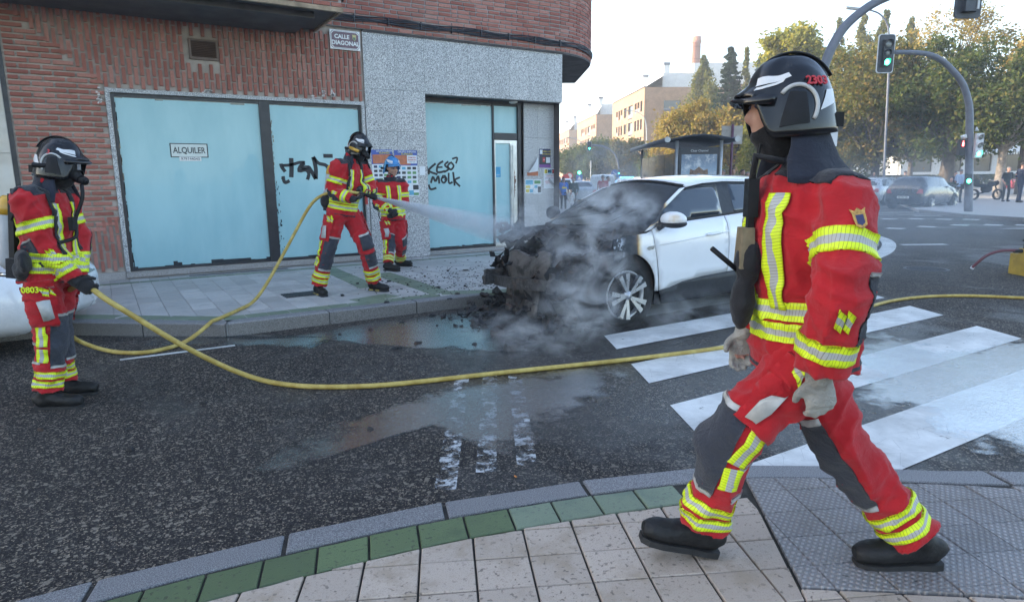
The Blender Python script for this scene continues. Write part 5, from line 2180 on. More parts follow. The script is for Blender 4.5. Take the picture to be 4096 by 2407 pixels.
def badge(bvh, p, d, e1, parent, s=1.0):
    d = V(d).normalized()
    h, n_, _, _ = bvh.ray_cast(p, d, .4)
    if h is None:
        return
    if n_.dot(d) < 0:
        n_ = -n_
    e1 = (V(e1) - n_ * V(e1).dot(n_)).normalized()
    e2 = n_.cross(e1)
    o = h + n_ * .006
    pts = [(-.022, -.01), (-.018, -.04), (0, -.055), (.018, -.04), (.022, -.01), (.022, .018), (.028, .04), (.012, .028), (0, .042), (-.012, .028), (-.028, .04), (-.022, .018)]
    bb = obj('crest_badge', MB().slab(o, e1, e2, [(a * s, b_ * s) for a, b_ in pts], .003), cr_m, parent)
    obj('shield', MB().slab(o + n_ * .003, e1, e2, [(-.013 * s, .008 * s), (-.013 * s, -.03 * s), (0, -.042 * s), (.013 * s, -.03 * s), (.013 * s, .008 * s)], .001), MATS['p_navy'], bb)
    return o, e1, e2, n_


um = J['shL'].lerp(J['elL'], .18)
bb = badge(jb, um, -r1, f1 * -1, jk, .8)
bb = badge(tb, J['hipL'].lerp(J['knL'], .22) - f1 * .055, -r1, f1 * -1, tr, .9)
if bb:
    pass
# glove print
# back lettering
up_, bk = fr_['up'], -fr_['fwd']
for sgn_, (txt, z, sz) in ((1, ('BOMBEROS', .86, .085)), (1, ('JEFATURA', .74, .06))):
    p = J['pel'].lerp(J['neck'], z)
    h, n_, _, _ = jb.ray_cast(p, bk, .4)
    if h is not None:
        e1 = up_.cross(n_ if n_.dot(bk) > 0 else -n_).normalized()
        text_obj(txt, sz, h + bk * .016, e1, up_, MATS['fluo'], jk, .001, sx=.72, depth=.004)
# radio and tool pouch on the chest
ch = J['pel'].lerp(J['neck'], .60) + f1 * .20 - r1 * .03
mbx = MB()
Mx = Matrix((r1, f1, ZUP)).transposed()
mbx.box(ch + ZUP * .12, (.055, .035, .13), Mx).box(ch + ZUP * .02, (.03, .02, .12), Mx).cyl(ch + ZUP * .17, ch + ZUP * .30 - f1 * .02, .006, 8)
obj('radio', mbx, MATS['plastic_black'], root)['kind'] = 'stuff'
mbx = MB()
mbx.ell(ch - ZUP * .10, (.06, .05, .09), Mx, 14, 8).ell(ch - ZUP * .24 + f1 * .01, (.055, .045, .11), Mx, 14, 8)
skin_of('tool_pouch', mbx, MATS['strap_black'], root, .008, .004, 8, 1)
mbx = MB()
mbx.cyl(ch - ZUP * .14 + f1 * .02, ch - ZUP * .05 + f1 * .13 - r1 * .02, .009, 8)
obj('antenna', mbx, MATS['plastic_black'], root, True)
mbx = MB()
mbx.box(ch - ZUP * .05 + f1 * .012, (.085, .05, .14), Mx, .8)
obj('khaki_pouch', mbx, mat('khaki', (.20, .16, .10), .85, .2, 20, .4, 100), root)
mbx = MB()
mbx.tube([J['neck'] + f1 * .10 - r1 * .07, ch + ZUP * .26 - r1 * .02, ch + ZUP * .18], .012, 8)
obj('radio_cord', mbx, MATS['strap_black'], root, True)

# ------------------------------------------------------------------ firefighter on the left holding the hose
def scba(root, jk, jb, J, fr, tank='tank_yellow', s=1.0):
    up, fwd, right = fr['up'], fr['fwd'], fr['right']
    back = J['pel'].lerp(J['neck'], .48) - fwd * .175
    M = Matrix((right, fwd, up)).transposed()
    pl_ = MB()
    pl_.box(back + fwd * .015, (.24, .035, .50), M).box(back + up * .02 - fwd * .01, (.10, .05, .52), M)
    bp = obj('back_plate', pl_, MATS['plastic_black'], root)
    tk_ = MB()
    c0_ = back - fwd * .085
    tk_.lathe(c0_ - up * .27, up, [(0, .02), (.0, .03), (.03, .06), (.07, .072), (.42, .072), (.47, .058), (.50, .03), (.50, .02)], 20)
    cy = obj('air_cylinder', tk_, MATS['tank_grey'], root, True)
    yt = MB()
    yt.lathe(c0_ + up * .10, up, [(0, .0735), (.05, .0735), (.10, .060), (.13, .03)], 20)
    obj('cylinder_cap', yt, MATS[tank], cy, True)
    vv = MB()
    vv.cyl(c0_ - up * .27, c0_ - up * .33, .022, 12).cyl(c0_ - up * .31, c0_ - up * .31 - fwd * .07, .016, 10)
    obj('valve', vv, MATS['steel'], cy, True)
    hp_ = MB()
    hp_.box(J['pel'] - fwd * .15 + up * .03, (.30, .06, .13), M)
    obj('hip_pad', hp_, MATS['strap_black'], root)
    for q in (-1, 1):
        pts = []
        for t_ in range(13):
            a_ = t_ / 12
            ang = rad(-60 + 205 * a_)
            o = J['neck'] - up * (.16) + right * (.105 * q)
            d = (up * math.sin(ang + rad(40)) * 1.0 - fwd * math.cos(ang + rad(40))).normalized()
            h, n_, _, _ = jb.ray_cast(o, d, .35)
            if h is not None:
                pts.append(h + d * .008)
        if len(pts) > 3:
            b_ = MB()
            b_.tube(pts, .027, 8, right, .007)
            obj('harness_strap', b_, MATS['strap_black'], root, True)
            bar(jb, J['pel'] + up * .14 + right * (.13 * q), J['neck'] - up * .17 + right * (.10 * q), fwd, right, .028, jk, 'strap_black', 10, .010, 'harness_strap')
    return bp


f2, r2 = dirs(C_RGT * .97 + C_FWD * .12)
J = {}
J['anR'] = gp(200, 1632, 0) + ZUP * .10
J['anL'] = gp(262, 1582, 0) + ZUP * .10
dm = (J['anR'].dot(C_FWD) + J['anL'].dot(C_FWD)) / 2
J['pel'] = at(195, 1085, dm)
J['hipL'] = J['pel'] - r2 * .10 - ZUP * .03
J['hipR'] = J['pel'] + r2 * .10 - ZUP * .03
J['knR'] = at(205, 1335, dm - .08)
J['knL'] = at(225, 1325, dm + .12)
J['ftR'], J['ftL'] = f2 - r2 * -.02, f2 - r2 * .12
J['neck'] = on_ray(188, 775, J['pel'], .56)
J['chest'] = J['pel'].lerp(J['neck'], .62) - f2 * .01
J['shL'] = J['neck'] - r2 * .185 - ZUP * .07
J['shR'] = J['neck'] + r2 * .185 - ZUP * .07 - f2 * .04
J['elR'] = on_ray(190, 1000, J['shR'], .31, -1)
J['wrR'] = on_ray(325, 1150, J['elR'], .285, +1)
J['elL'] = J['shL'] - ZUP * .28 + f2 * .05 - r2 * .03
J['wrL'] = J['wrR'] - r2 * .15 - f2 * .07 - ZUP * .01
J['hdR'] = ((f2 * .8 - ZUP * .55), (-r2 * .9), 1, 1.05)
J['hdL'] = ((f2 * .8 - ZUP * .5), (r2 * .9), -1, 1.05)
J['head'] = on_ray(232, 668, J['neck'], .20)
J['hf'] = f2 - ZUP * .10
root, jk, jb, tr, tb, fr_ = fighter('firefighter with breathing mask and air cylinder holding the yellow hose beside white parked car', J, (J['pel'].x, J['pel'].y, 0),
                                    dict(voxel=.012, chest=(.20, .158), arm=(.10, .090, .084, .068), leg=(.125, .115, .102, .098, .095), hips=(.175, .145), seed=5, wr=.010, hem=-.14))
_, Q, M_ = helmet(root, J['head'], J['hf'], ZUP, 'helmet_black', .97, ('3', 95))
breathing_mask(root, Q, M_)
scba(root, jk, jb, J, fr_)
mbx = MB()
mbx.tube(spl([tuple(x) for x in (Q(.03, .15, -.14), Q(.05, .16, -.24), J['pel'].lerp(J['neck'], .62) + f2 * .185 + r2 * .02, J['pel'].lerp(J['neck'], .42) + f2 * .20 + r2 * .05, J['pel'].lerp(J['neck'], .36) + f2 * .12 + r2 * .14)], 22), .012, 8)
obj('air_hose', mbx, MATS['plastic_black'], root, True)
mbx = MB()
mbx.box(J['pel'].lerp(J['neck'], .58) + f2 * .185 + r2 * .05, (.03, .06, .09), Matrix((f2, r2, ZUP)).transposed())
obj('gauge', mbx, MATS['plastic_black'], root)
h, n_, _, _ = tb.ray_cast(J['hipR'].lerp(J['knR'], .16), r2, .4)
if h is not None:
    text_obj('0803', .055, h + r2 * .034 + f2 * .0 - ZUP * .0, f2, ZUP, MATS['fluo'], tr, .001)
LEFTJ = J
mbx = MB()
mbx.ell(J['pel'] + ZUP * .09 + r2 * .17 - f2 * .05, (.05, .15, .09), None, 14, 8).ell(J['pel'] + ZUP * .02 + r2 * .16 - f2 * .08, (.05, .10, .07), None, 12, 8)
skin_of('waist_bag', mbx, MATS['strap_black'], root, .014, .008, 6, 1)

# ------------------------------------------------------------------ firefighter spraying the car
f3, r3 = dirs(C_RGT * .80 - C_FWD * .45)
J = {}
J['anR'] = gp(1275, 1178, FZ) + ZUP * .10
J['anL'] = gp(1500, 1162, FZ) + ZUP * .10
dm = (J['anR'].dot(C_FWD) + J['anL'].dot(C_FWD)) / 2
J['pel'] = at(1372, 838, dm - .02)
J['hipL'] = J['pel'] - r3 * .11 - ZUP * .04
J['hipR'] = J['pel'] + r3 * .11 - ZUP * .04
J['knR'] = at(1310, 995, dm - .16)
J['knL'] = at(1462, 985, dm - .05)
J['ftR'] = f3 * .8 - C_FWD * .5
J['ftL'] = f3
J['neck'] = on_ray(1400, 642, J['pel'], .60)
J['shR'] = J['neck'] + r3 * .20 - ZUP * .07
J['shL'] = J['neck'] - r3 * .20 - ZUP * .07
J['elR'] = on_ray(1322, 790, J['shR'], .31, -1)
J['wrR'] = on_ray(1412, 797, J['elR'], .29, -1)
J['elL'] = on_ray(1492, 775, J['shL'], .31, -1)
J['wrL'] = on_ray(1440, 757, J['elL'], .27, -1)
noz = at(1478, 780, (J['wrR'].dot(C_FWD) + J['wrL'].dot(C_FWD)) / 2)
J['hdR'] = ((noz - J['wrR']).normalized(), V((0, 0, 1)), 1, 1.0)
J['hdL'] = ((C_RGT * .2 - C_FWD * .5 - ZUP * .5), (-C_RGT), -1, 1.0)
J['head'] = on_ray(1432, 593, J['neck'], .205)
J['hf'] = C_RGT * .85 - C_FWD * .45 - ZUP * .10
root, jk, jb, tr, tb, fr_ = fighter('masked firefighter braced on the pavement spraying water from the hose nozzle', J, (J['pel'].x, J['pel'].y, FZ),
                                    dict(voxel=.014, chest=(.21, .16), arm=(.10, .092, .084, .07), leg=(.13, .12, .108, .102, .10), hips=(.18, .15), seed=9, wr=.011, trim=True, hem=-.13, full_arm=True))
_, Q, M_ = helmet(root, J['head'], J['hf'], ZUP, 'helmet_black', .97)
breathing_mask(root, Q, M_)
scba(root, jk, jb, J, fr_)
tcb = MB()
tcb.cyl(Q(.135, -.03, -.02), Q(.128, .10, -.055), .019, 12)
obj('torch', tcb, MATS['tank_yellow'], root, True)
pb = MB()
pb.ell(J['pel'] + ZUP * .10 - f3 * .14 + r3 * .10, (.10, .07, .10), None, 14, 8)
obj('belt_bag', pb, MATS['strap_black'], root, True)
SPRJ, NOZ = J, noz

# ------------------------------------------------------------------ firefighter in the blue helmet
f4, r4 = dirs(C_RGT * .45 - C_FWD * .85)
J = {}
J['anR'] = gp(1555, 1083, FZ) + ZUP * .10
J['anL'] = gp(1602, 1064, FZ) + ZUP * .10
dm = (J['anR'].dot(C_FWD) + J['anL'].dot(C_FWD)) / 2
J['pel'] = at(1572, 862, dm)
J['hipL'] = J['pel'] - r4 * .095 - ZUP * .04
J['hipR'] = J['pel'] + r4 * .095 - ZUP * .04
J['knR'] = at(1556, 980, dm - .12)
J['knL'] = at(1604, 972, dm - .02)
J['ftR'], J['ftL'] = C_RGT * .85 - C_FWD * .5, C_RGT * .9 - C_FWD * .35
J['neck'] = on_ray(1562, 722, J['pel'], .55)
J['shR'] = J['neck'] + r4 * .19 - ZUP * .07
J['shL'] = J['neck'] - r4 * .19 - ZUP * .07
J['elR'] = on_ray(1506, 822, J['shR'], .30, +1)
J['wrR'] = on_ray(1560, 842, J['elR'], .26, -1)
J['elL'] = on_ray(1618, 826, J['shL'], .30, +1)
J['wrL'] = on_ray(1578, 848, J['elL'], .26, -1)
J['hdR'] = ((-r4 * .6 - ZUP * .5 + f4 * .3), (-f4), 1, .9)
J['hdL'] = ((r4 * .6 - ZUP * .5 + f4 * .3), (-f4), -1, .9)
J['head'] = on_ray(1568, 682, J['neck'], .185)
J['hf'] = C_RGT * .62 - C_FWD * .75 - ZUP * .06
root, jk, jb, tr, tb, fr_ = fighter('firefighter with blue helmet and bare face standing against the granite pillar', J, (J['pel'].x, J['pel'].y, FZ),
                                    dict(voxel=.015, chest=(.20, .155), arm=(.10, .09, .084, .07), leg=(.118, .108, .098, .094, .092), hips=(.17, .145), seed=13, wr=.010, hem=-.15, hood=False))
_, Q, M_ = helmet(root, J['head'] + ZUP * .03 - V(J['hf']) * .015, J['hf'], ZUP, 'helmet_blue', .98, curtain=False, a0=70)
st_ = MB()
st_.tube([Q(.075 * math.sin(rad(a)), .05 + .03 * math.cos(rad(a)), -.10 - .03 * math.cos(rad(a))) for a in range(-90, 91, 15)], .008, 6)
obj('chin_strap', st_, MATS['strap_black'], root, True)
cl = MB()
limb(cl, [(J['neck'] - ZUP * .02, .095), (J['neck'] + ZUP * .05, .105)], 16, 6)
obj('collar', cl, MATS['suit_dark'], root, True)
rp = MB()
rp.tube([J['pel'] + r4 * .16 + ZUP * .02 + r4 * .07 * math.sin(rad(a)) * 1 + ZUP * .10 * math.cos(rad(a)) for a in range(0, 361, 20)], .008, 6)
obj('rope_loop', rp, MATS['strap_black'], root, True)

# ------------------------------------------------------------------ yellow attack hose with its nozzle
def m_hose():
    k = NT('hose_yellow')
    P = k.co('Position')
    c = k.mix(k.rmp(k.noise(11, 5, .65, P), .35, .7), (.36, .25, .055), (.52, .40, .12))
    c = k.mix(k.math('MULTIPLY', k.rmp(k.noise(60, 4, .7, P), .55, .75), .5), c, (.20, .14, .05))
    MATS['hose_yellow'] = k.done(k.pbsdf(color=c, rough=.55, spec=.4, normal=k.bump(k.noise(400, 2, .5, P), .3, .002)))


m_hose()
hose = empty('fire_hose', (gp(1230, 1545)[0], gp(1230, 1545)[1], 0), 'yellow fire hose looping over the wet road from hand to hand', 'hose')
HR = .019
g_ = lambda u, v: gp(u, v, HR)
hl = LEFTJ['wrR'] + LEFTJ['hdR'][0].normalized() * .085 - r2 * .03
pts = [at(4400, 1205, 9.0)]
pts = [g_(4500, 1200), g_(4096, 1192), g_(3900, 1182), g_(3700, 1185), g_(3550, 1205), g_(3440, 1240), g_(3300, 1290), g_(3000, 1372), g_(2700, 1415), g_(2400, 1450), g_(2000, 1490), g_(1600, 1535), g_(1400, 1546), g_(1200, 1545), g_(1050, 1525)]
pts += [at(880, 1460, 4.75), at(700, 1365, 4.55), at(520, 1255, 4.42), at(420, 1195, 4.36), hl, hl - f2 * .10 + ZUP * .01 - r2 * .06]
k_h = [hl - f2 * .10 - r2 * .16 + ZUP * .0]
back_ = LEFTJ['wrL']
seg2 = [hl - f2 * .02 - r2 * .05 - ZUP * .02, hl + f2 * .0 - r2 * .16 - ZUP * .10]
pts2 = [hl - f2 * .22 - r2 * .16 - ZUP * .04, at(215, 1215, 4.80), at(255, 1300, 5.2), at(300, 1360, 5.7), g_(430, 1405), g_(520, 1412), g_(620, 1405), g_(740, 1372), at(860, 1315, 6.4), at(960, 1262, 7.0)]
ue = SPRJ['shR'].lerp(SPRJ['elR'], .75)
pts2 += [at(1040, 1180, 7.5), at(1110, 1060, 7.8), at(1180, 930, 8.0), at(1240, 820, 8.02), at(1285, 783, SPRJ['elR'].dot(C_FWD) + .17), at(1345, 762, SPRJ['elR'].dot(C_FWD) + .05), at(1400, 768, SPRJ['wrR'].dot(C_FWD) + .0), at(1440, 775, NOZ.dot(C_FWD))]
allp = pts + pts2
q = np.array(spl([tuple(p) for p in allp], 420))
for _ in range(30):
    q[1:-1] = .25 * q[:-2] + .5 * q[1:-1] + .25 * q[2:]
lift = lambda p: FZ * max(0, min(1, (p[0] * .608 + p[1] * .794 - 5.72) / .35)) if p[0] < .9 else FZ * max(0, min(1, (p[1] - 6.55) / .35))
zq = np.array([max(p[2], HR + (lift(p) if p[0] < 5 else 0)) for p in q])
for _ in range(12):
    zq[1:-1] = np.maximum(zq[1:-1], .25 * zq[:-2] + .5 * zq[1:-1] + .25 * zq[2:])
q = [V((p[0], p[1], z_)) for p, z_ in zip(q, zq)]
hb = MB()
hb.tube(q, HR, 12)
obj('hose_line', hb, MATS['hose_yellow'], hose, True)
ndir = (at(1500, 790, NOZ.dot(C_FWD)) - at(1440, 775, NOZ.dot(C_FWD))).normalized()
ndir = (ndir + C_FWD * .0).normalized()
n0 = at(1438, 774, NOZ.dot(C_FWD))
nb_ = MB()
nb_.lathe(n0, ndir, [(0, .022), (.02, .026), (.04, .026), (.05, .022), (.13, .024), (.14, .034), (.20, .036), (.215, .030), (.215, .012)], 18)
noz_o = obj('nozzle', nb_, MATS['plastic_black'], hose, True)
hb = MB()
hb.box(n0 + ndir * .08 - ZUP * .06, (.03, .03, .10)).tube([n0 + ndir * .06 + ZUP * .02, n0 + ndir * .09 + ZUP * .07, n0 + ndir * .15 + ZUP * .06], .009, 8)
obj('nozzle_grip', hb, mat('nozzle_red', (.35, .03, .03), .5), noz_o)['kind'] = 'stuff'
NOZ_TIP = n0 + ndir * .215
# ================================================================== the burnt white car
YC = 5.86


def m_car_burnt():
    k = NT('burnt_white_paint')
    P = k.co('Position')
    s_ = k.n('SeparateXYZ')
    k.set(s_.inputs[0], P)
    X, Z = s_.outputs[0], s_.outputs[2]
    thr = k.math('ADD', 4.60, k.rmp(Z, .95, 1.16, 0.0, .52))
    nz = k.math('MULTIPLY', k.math('SUBTRACT', k.noise(7, 4, .6, P), .5), .10)
    d = k.math('ADD', k.math('SUBTRACT', X, thr), nz)
    dirt = k.math('MULTIPLY', k.rmp(k.noise(4, 5, .6, P), .5, .8), .15)
    white = k.mix(dirt, (.74, .75, .77), (.42, .42, .42))
    c = k.ramp(k.rmp(d, -.10, .14, 0, 1, False), [(0, (.03, .035, .045)), (.36, (.055, .055, .06)), (.43, (.12, .06, .025)), (.50, (.40, .24, .08)), (.60, (.62, .52, .36)), (.8, (.74, .75, .77))])
    c = k.mix(k.rmp(d, .04, .14), c, white)
    peel = k.math('MULTIPLY', k.rmp(k.noise(9, 5, .7, P), .55, .62), k.rmp(d, -.14, -.22))
    c = k.mix(peel, c, (.42, .45, .5))
    gloss = k.rmp(d, -.05, .08)
    MATS['burnt_white_paint'] = k.done(k.pbsdf(color=c, rough=k.rmp(gloss, 0, 1, .7, .28), spec=.5, coat=k.math('MULTIPLY', gloss, .9), coatr=.04, normal=k.bump(k.noise(14, 4, .6, P), .06, .01)))


m_car_burnt()


def m_char(name, a, b_, rust=(.16, .075, .04), amt=.4, metal=.0):
    k = NT(name)
    P = k.co('Position')
    c = k.mix(k.rmp(k.noise(16, 6, .7, P), .35, .7), a, b_)
    c = k.mix(k.math('MULTIPLY', k.rmp(k.noise(5, 5, .6, P), .52, .70), amt), c, rust)
    c = k.mix(k.rmp(k.noise(34, 5, .7, P), .66, .74), c, (.34, .35, .38))
    MATS[name] = k.done(k.pbsdf(color=c, rough=.62, metal=metal, spec=.5, normal=k.bump(k.noise(70, 6, .7, P), .9, .012)))


m_char('char', (.008, .008, .010), (.030, .030, .034))
m_char('burnt_metal', (.025, .024, .025), (.11, .105, .105), (.12, .075, .05), .4, .3)
mat('soot_glass', (.012, .013, .016), .35, .3, 9, .3, 40)
mat('tyre', (.012, .012, .013), .85, .25, 20, .4, 90)
mat('alloy', (.42, .43, .45), .32, .10, 10, metal=.85, grime=.25)
mat('cladding', (.020, .022, .027), .55, .2, 12, .2, 120)
mat('black_gloss', (.010, .011, .014), .12, .1, 6, coat=.7)
k_ = NT('tinted_glass')
MATS['tinted_glass'] = k_.done(k_.pbsdf(color=(.020, .030, .042), rough=.05, spec=.6, coat=.5, coatr=.01))


def m_fins():
    k = NT('radiator_fins')
    P = k.co('Position')
    s_ = k.n('SeparateXYZ')
    k.set(s_.inputs[0], P)
    z = k.math('ADD', s_.outputs[2], k.math('MULTIPLY', k.noise(5, 3, .5, P), .03))
    ln = k.rmp(k.math('PINGPONG', z, .006), .0015, .0045)
    c = k.mix(ln, (.02, .019, .019), (.26, .235, .22))
    c = k.mix(k.rmp(k.noise(6, 5, .6, P), .45, .62), c, k.mix(ln, (.012, .012, .013), (.07, .065, .06)))
    MATS['radiator_fins'] = k.done(k.pbsdf(color=c, rough=.5, metal=.4, normal=k.bump(ln, .8, .004)))


m_fins()


def half_w(x, z):
    if z < 1.0:
        w = .92 - .05 * ((z - .72) / .42) ** 2
    else:
        w = .898 - (z - 1.0) * .58
    if x < 4.25:
        w -= (4.25 - x) ** 2 * .22
    if x > 7.4:
        w -= (x - 7.4) ** 2 * .20
    return w


def inpoly(p, poly):
    c = False
    n = len(poly)
    for i in range(n):
        a, b_ = poly[i], poly[(i + 1) % n]
        if (a[1] > p[1]) != (b_[1] > p[1]) and p[0] < (b_[0] - a[0]) * (p[1] - a[1]) / (b_[1] - a[1]) + a[0]:
            c = not c
    return c


def tri_panel(outline, grid=.07):
    pts = [V((a, b_)) for a, b_ in outline]
    n = len(pts)
    dense = []
    for i in range(n):
        a, b_ = pts[i], pts[(i + 1) % n]
        m = max(1, int((b_ - a).length / grid))
        dense += [a.lerp(b_, j / m) for j in range(m)]
    n = len(dense)
    edges = [(i, (i + 1) % n) for i in range(n)]
    xs, zs = [p.x for p in dense], [p.y for p in dense]
    ins = []
    x = min(xs) + grid / 2
    while x < max(xs):
        z = min(zs) + grid / 2
        while z < max(zs):
            if inpoly((x, z), [(p.x, p.y) for p in dense]) and min((V((x, z)) - p).length for p in dense) > grid * .4:
                ins.append(V((x, z)))
            z += grid
        x += grid
    out = delaunay_2d_cdt(dense + ins, edges, [], 1, 1e-5)
    return out[0], out[2]


car = empty('burnt_car', (5.85, YC, 0), 'white car with burnt out front end smoking at the kerb', 'car')


def panel(name, outline, m, off=0.0, sides=(-1, 1), grid=.08, parent=None, thick=.012, ww=half_w, smooth=True):
    vs2, fs = tri_panel(outline, grid)
    res = []
    for sd_ in sides:
        mb = MB()
        vs = [V((p.x, YC + sd_ * (ww(p.x, p.y) + off), p.y)) for p in vs2]
        mb.add(vs, [tuple(f) if sd_ < 0 else tuple(f)[::-1] for f in fs])
        o = obj(name, mb, m, parent or car, smooth)
        md = o.modifiers.new('thick', 'SOLIDIFY')
        md.thickness = thick
        md.offset = -1
        res.append(o)
    return res


BW = MATS['burnt_white_paint']
arcp = lambda cx, r, a0, a1, n=12: [(cx + r * math.cos(rad(a0 + (a1 - a0) * i / n)), .345 + r * math.sin(rad(a0 + (a1 - a0) * i / n))) for i in range(n + 1)]
rag = [(4.29, .90), (4.275, .85), (4.30, .80), (4.285, .75), (4.305, .70), (4.33, .725), (4.36, .695), (4.40, .73), (4.45, .745)]
panel('front_fender', [(4.82, .99), (4.74, .965), (4.575, .955), (4.42, .935), (4.30, .925)] + rag + arcp(4.47, .435, 82, 0, 10)[1:] + [(4.955, .341)], BW, .0, (-1,))
panel('front_fender', [(4.82, .99), (4.74, .965), (4.5, .95), (4.25, .93), (4.1, .86)] + arcp(4.47, .435, 130, 0, 12) + [(4.955, .341)], MATS['char'], .0, (1,))
fd = panel('front_door', [(4.83, .998), (4.93, 1.035), (5.45, 1.068), (5.98, 1.098), (5.992, .93), (6.003, .70), (6.0, .465), (5.6, .445), (5.3, .412), (5.12, .365), (4.968, .343), (4.928, .55), (4.88, .765)], BW)
rd = panel('rear_door', [(6.0, 1.099), (6.5, 1.13), (7.0, 1.158), (7.12, 1.02), (7.02, .80), (6.80, .62), (6.72, .47), (6.012, .465), (6.015, .70), (6.005, .93)], BW)
panel('rear_quarter', [(7.01, 1.16), (7.5, 1.19), (7.95, 1.20), (8.05, .95), (8.08, .60), (7.60, .52)] + arcp(7.14, .435, 20, 128, 10) + [(7.03, .80), (7.13, 1.02)], BW)
panel('sill_cladding', [(4.975, .339), (5.12, .361), (5.3, .408), (5.6, .441), (6.0, .461), (6.72, .466), (6.70, .345), (6.68, .20), (6.0, .185), (5.05, .185)], MATS['cladding'], -.004)
panel('roof_rail', [(4.72, .985), (5.14, 1.22), (5.56, 1.43), (5.9, 1.475), (6.3, 1.497), (7.0, 1.495), (7.6, 1.44), (8.0, 1.28), (7.95, 1.21), (7.52, 1.20), (7.45, 1.33), (6.95, 1.47), (6.2, 1.482), (5.82, 1.462), (5.45, 1.41), (5.10, 1.235), (4.93, 1.05), (4.83, 1.005)], BW)
panel('window_trim', [(4.90, 1.03), (5.10, 1.228), (5.45, 1.405), (5.82, 1.458), (6.2, 1.478), (6.95, 1.466), (7.44, 1.325), (7.50, 1.195), (6.5, 1.135), (5.98, 1.102)], MATS['cladding'], -.012)
panel('side_window', [(4.985, 1.075), (5.12, 1.225), (5.45, 1.388), (5.80, 1.441), (6.07, 1.455), (5.975, 1.122)], MATS['tinted_glass'], -.008)
panel('side_window', [(6.19, 1.135), (6.275, 1.458), (6.92, 1.448), (7.30, 1.345), (7.34, 1.20)], MATS['tinted_glass'], -.008)
for o in (fd[0], rd[0]):
    x0 = 5.63 if o is fd[0] else 6.78
    hb = MB()
    wv = lambda x, z: YC - half_w(x, z)
    hb.tube([(x0, wv(x0, .905) - .012, .905), (x0 + .05, wv(x0, .91) - .036, .91), (x0 + .19, wv(x0, .92) - .036, .922), (x0 + .245, wv(x0, .92) - .012, .925)], [.012, .017, .017, .012], 10)
    obj('door_handle', hb, BW, o, True)
# swage line: a slim raised crease along the doors
cb = MB()
cb.tube([(x, YC - half_w(x, z) + .004, z) for x, z in ((4.92, .835), (5.3, .865), (5.7, .90), (6.0, .925))], .010, 8)
obj('door_crease', cb, BW, fd[0], True)
bd = MB()
bd.slab(V((4.735, YC - half_w(4.78, .81) - .003, .79)), V((1, 0, 0)), V((0, 0, 1)), [(0, .02), (.03, 0), (.10, .012), (.11, .045), (.03, .04)], .006)
obj('fender_badge', bd, MATS['alloy'], car)
# mirror
for sd_ in (-1, 1):
    mc_ = V((4.965, YC + sd_ * 1.055, 1.105))
    mb = MB()
    Mm = Matrix.Rotation(rad(-18 * sd_), 3, 'Z')
    mb.ell(mc_, (.085, .145, .082), Mm, 18, 12)
    mr = obj('mirror', mb, mat('scorched_white', (.72, .73, .74), .35, .05, 9, coat=.6, tint=(.55, .42, .26)) if sd_ < 0 else MATS['char'], car, True)
    mb = MB()
    mb.ell(mc_ - V((-.006, 0, .040)), (.085, .146, .050), Mm, 18, 12)
    mb.tube([mc_ + V((-.02, -sd_ * .08, -.04)), V((4.90, YC + sd_ * .90, 1.02))], [.03, .045], 10)
    obj('mirror_base', mb, MATS['cladding'], mr, True)
# roof, windscreen, tail
def grid_patch(name, f, nu, nv, m, parent=car, thick=.015, keep=None, smooth=True):
    vs = [f(i / nu, j / nv) for i in range(nu + 1) for j in range(nv + 1)]
    fs = [(i * (nv + 1) + j, (i + 1) * (nv + 1) + j, (i + 1) * (nv + 1) + j + 1, i * (nv + 1) + j + 1) for i in range(nu) for j in range(nv) if keep is None or keep((i + .5) / nu, (j + .5) / nv)]
    o = obj(name, MB().add(vs, fs), m, parent, smooth)
    if thick:
        md = o.modifiers.new('thick', 'SOLIDIFY')
        md.thickness = thick
        md.offset = 0
    return o


rz = lambda x: float(np.interp(x, [5.5, 5.9, 6.3, 7.0, 7.6, 8.0], [1.42, 1.474, 1.497, 1.495, 1.44, 1.28]))


def roof_f(u, v):
    x = 5.50 + 2.5 * u
    y = (v - .5) * 2
    x += .06 * (y * y) * (1 - u) ** 3
    return V((x, YC + y * (half_w(x, rz(x)) + .002), rz(x) + .075 * (1 - y * y) ** .8 * (1 - .5 * u)))


grid_patch('roof', roof_f, 20, 16, BW)


def ws(u, v):
    y = (v - .5) * 2
    x = 4.73 - .26 * (1 - y * y) + (.86 - .06 + .26 * (1 - y * y) - .06 * (1 - y * y)) * u
    z = .985 + .01 * (1 - y * y) + (.45 + .045 * (1 - y * y)) * u
    return V((x + .03, YC + y * (half_w(x, z) - .03), z))


random.seed(21)
holes = {(i, j) for i in range(14) for j in range(18) if (i < 6 + random.randint(-2, 2) and 3 < j < 17)}
grid_patch('windscreen', ws, 14, 18, MATS['soot_glass'], keep=lambda a, b_: (int(a * 14), int(b_ * 18)) not in holes, thick=.006)
cowl = MB()
cowl.tube([ws(0, j / 8) - V((.02, 0, .02)) for j in range(9)], .03, 8)
obj('cowl', cowl, MATS['char'], car, True)
wt = MB()
wt.tube([ws(1, j / 10) + V((.0, 0, .004)) for j in range(11)], .014, 8)
obj('windscreen_header', wt, MATS['cladding'], car, True)
hd_ = lambda u, v: V((8.0 + .10 * math.sin(math.pi * u) + .02 * u, YC + (v - .5) * 2 * (half_w(8.0, .4 + .88 * (1 - u)) - .01), 1.28 - .88 * u))
grid_patch('tailgate', hd_, 10, 10, BW)
ib = MB()  # dark underbody filled up as a solid box, added to block light
ib.bbox((4.75, YC - .80, .20), (7.95, YC + .80, .95)).bbox((4.95, YC - .83, .18), (6.7, YC + .83, .30))
obj('underbody_light_block', ib, MATS['char'], car)['kind'] = 'stuff'
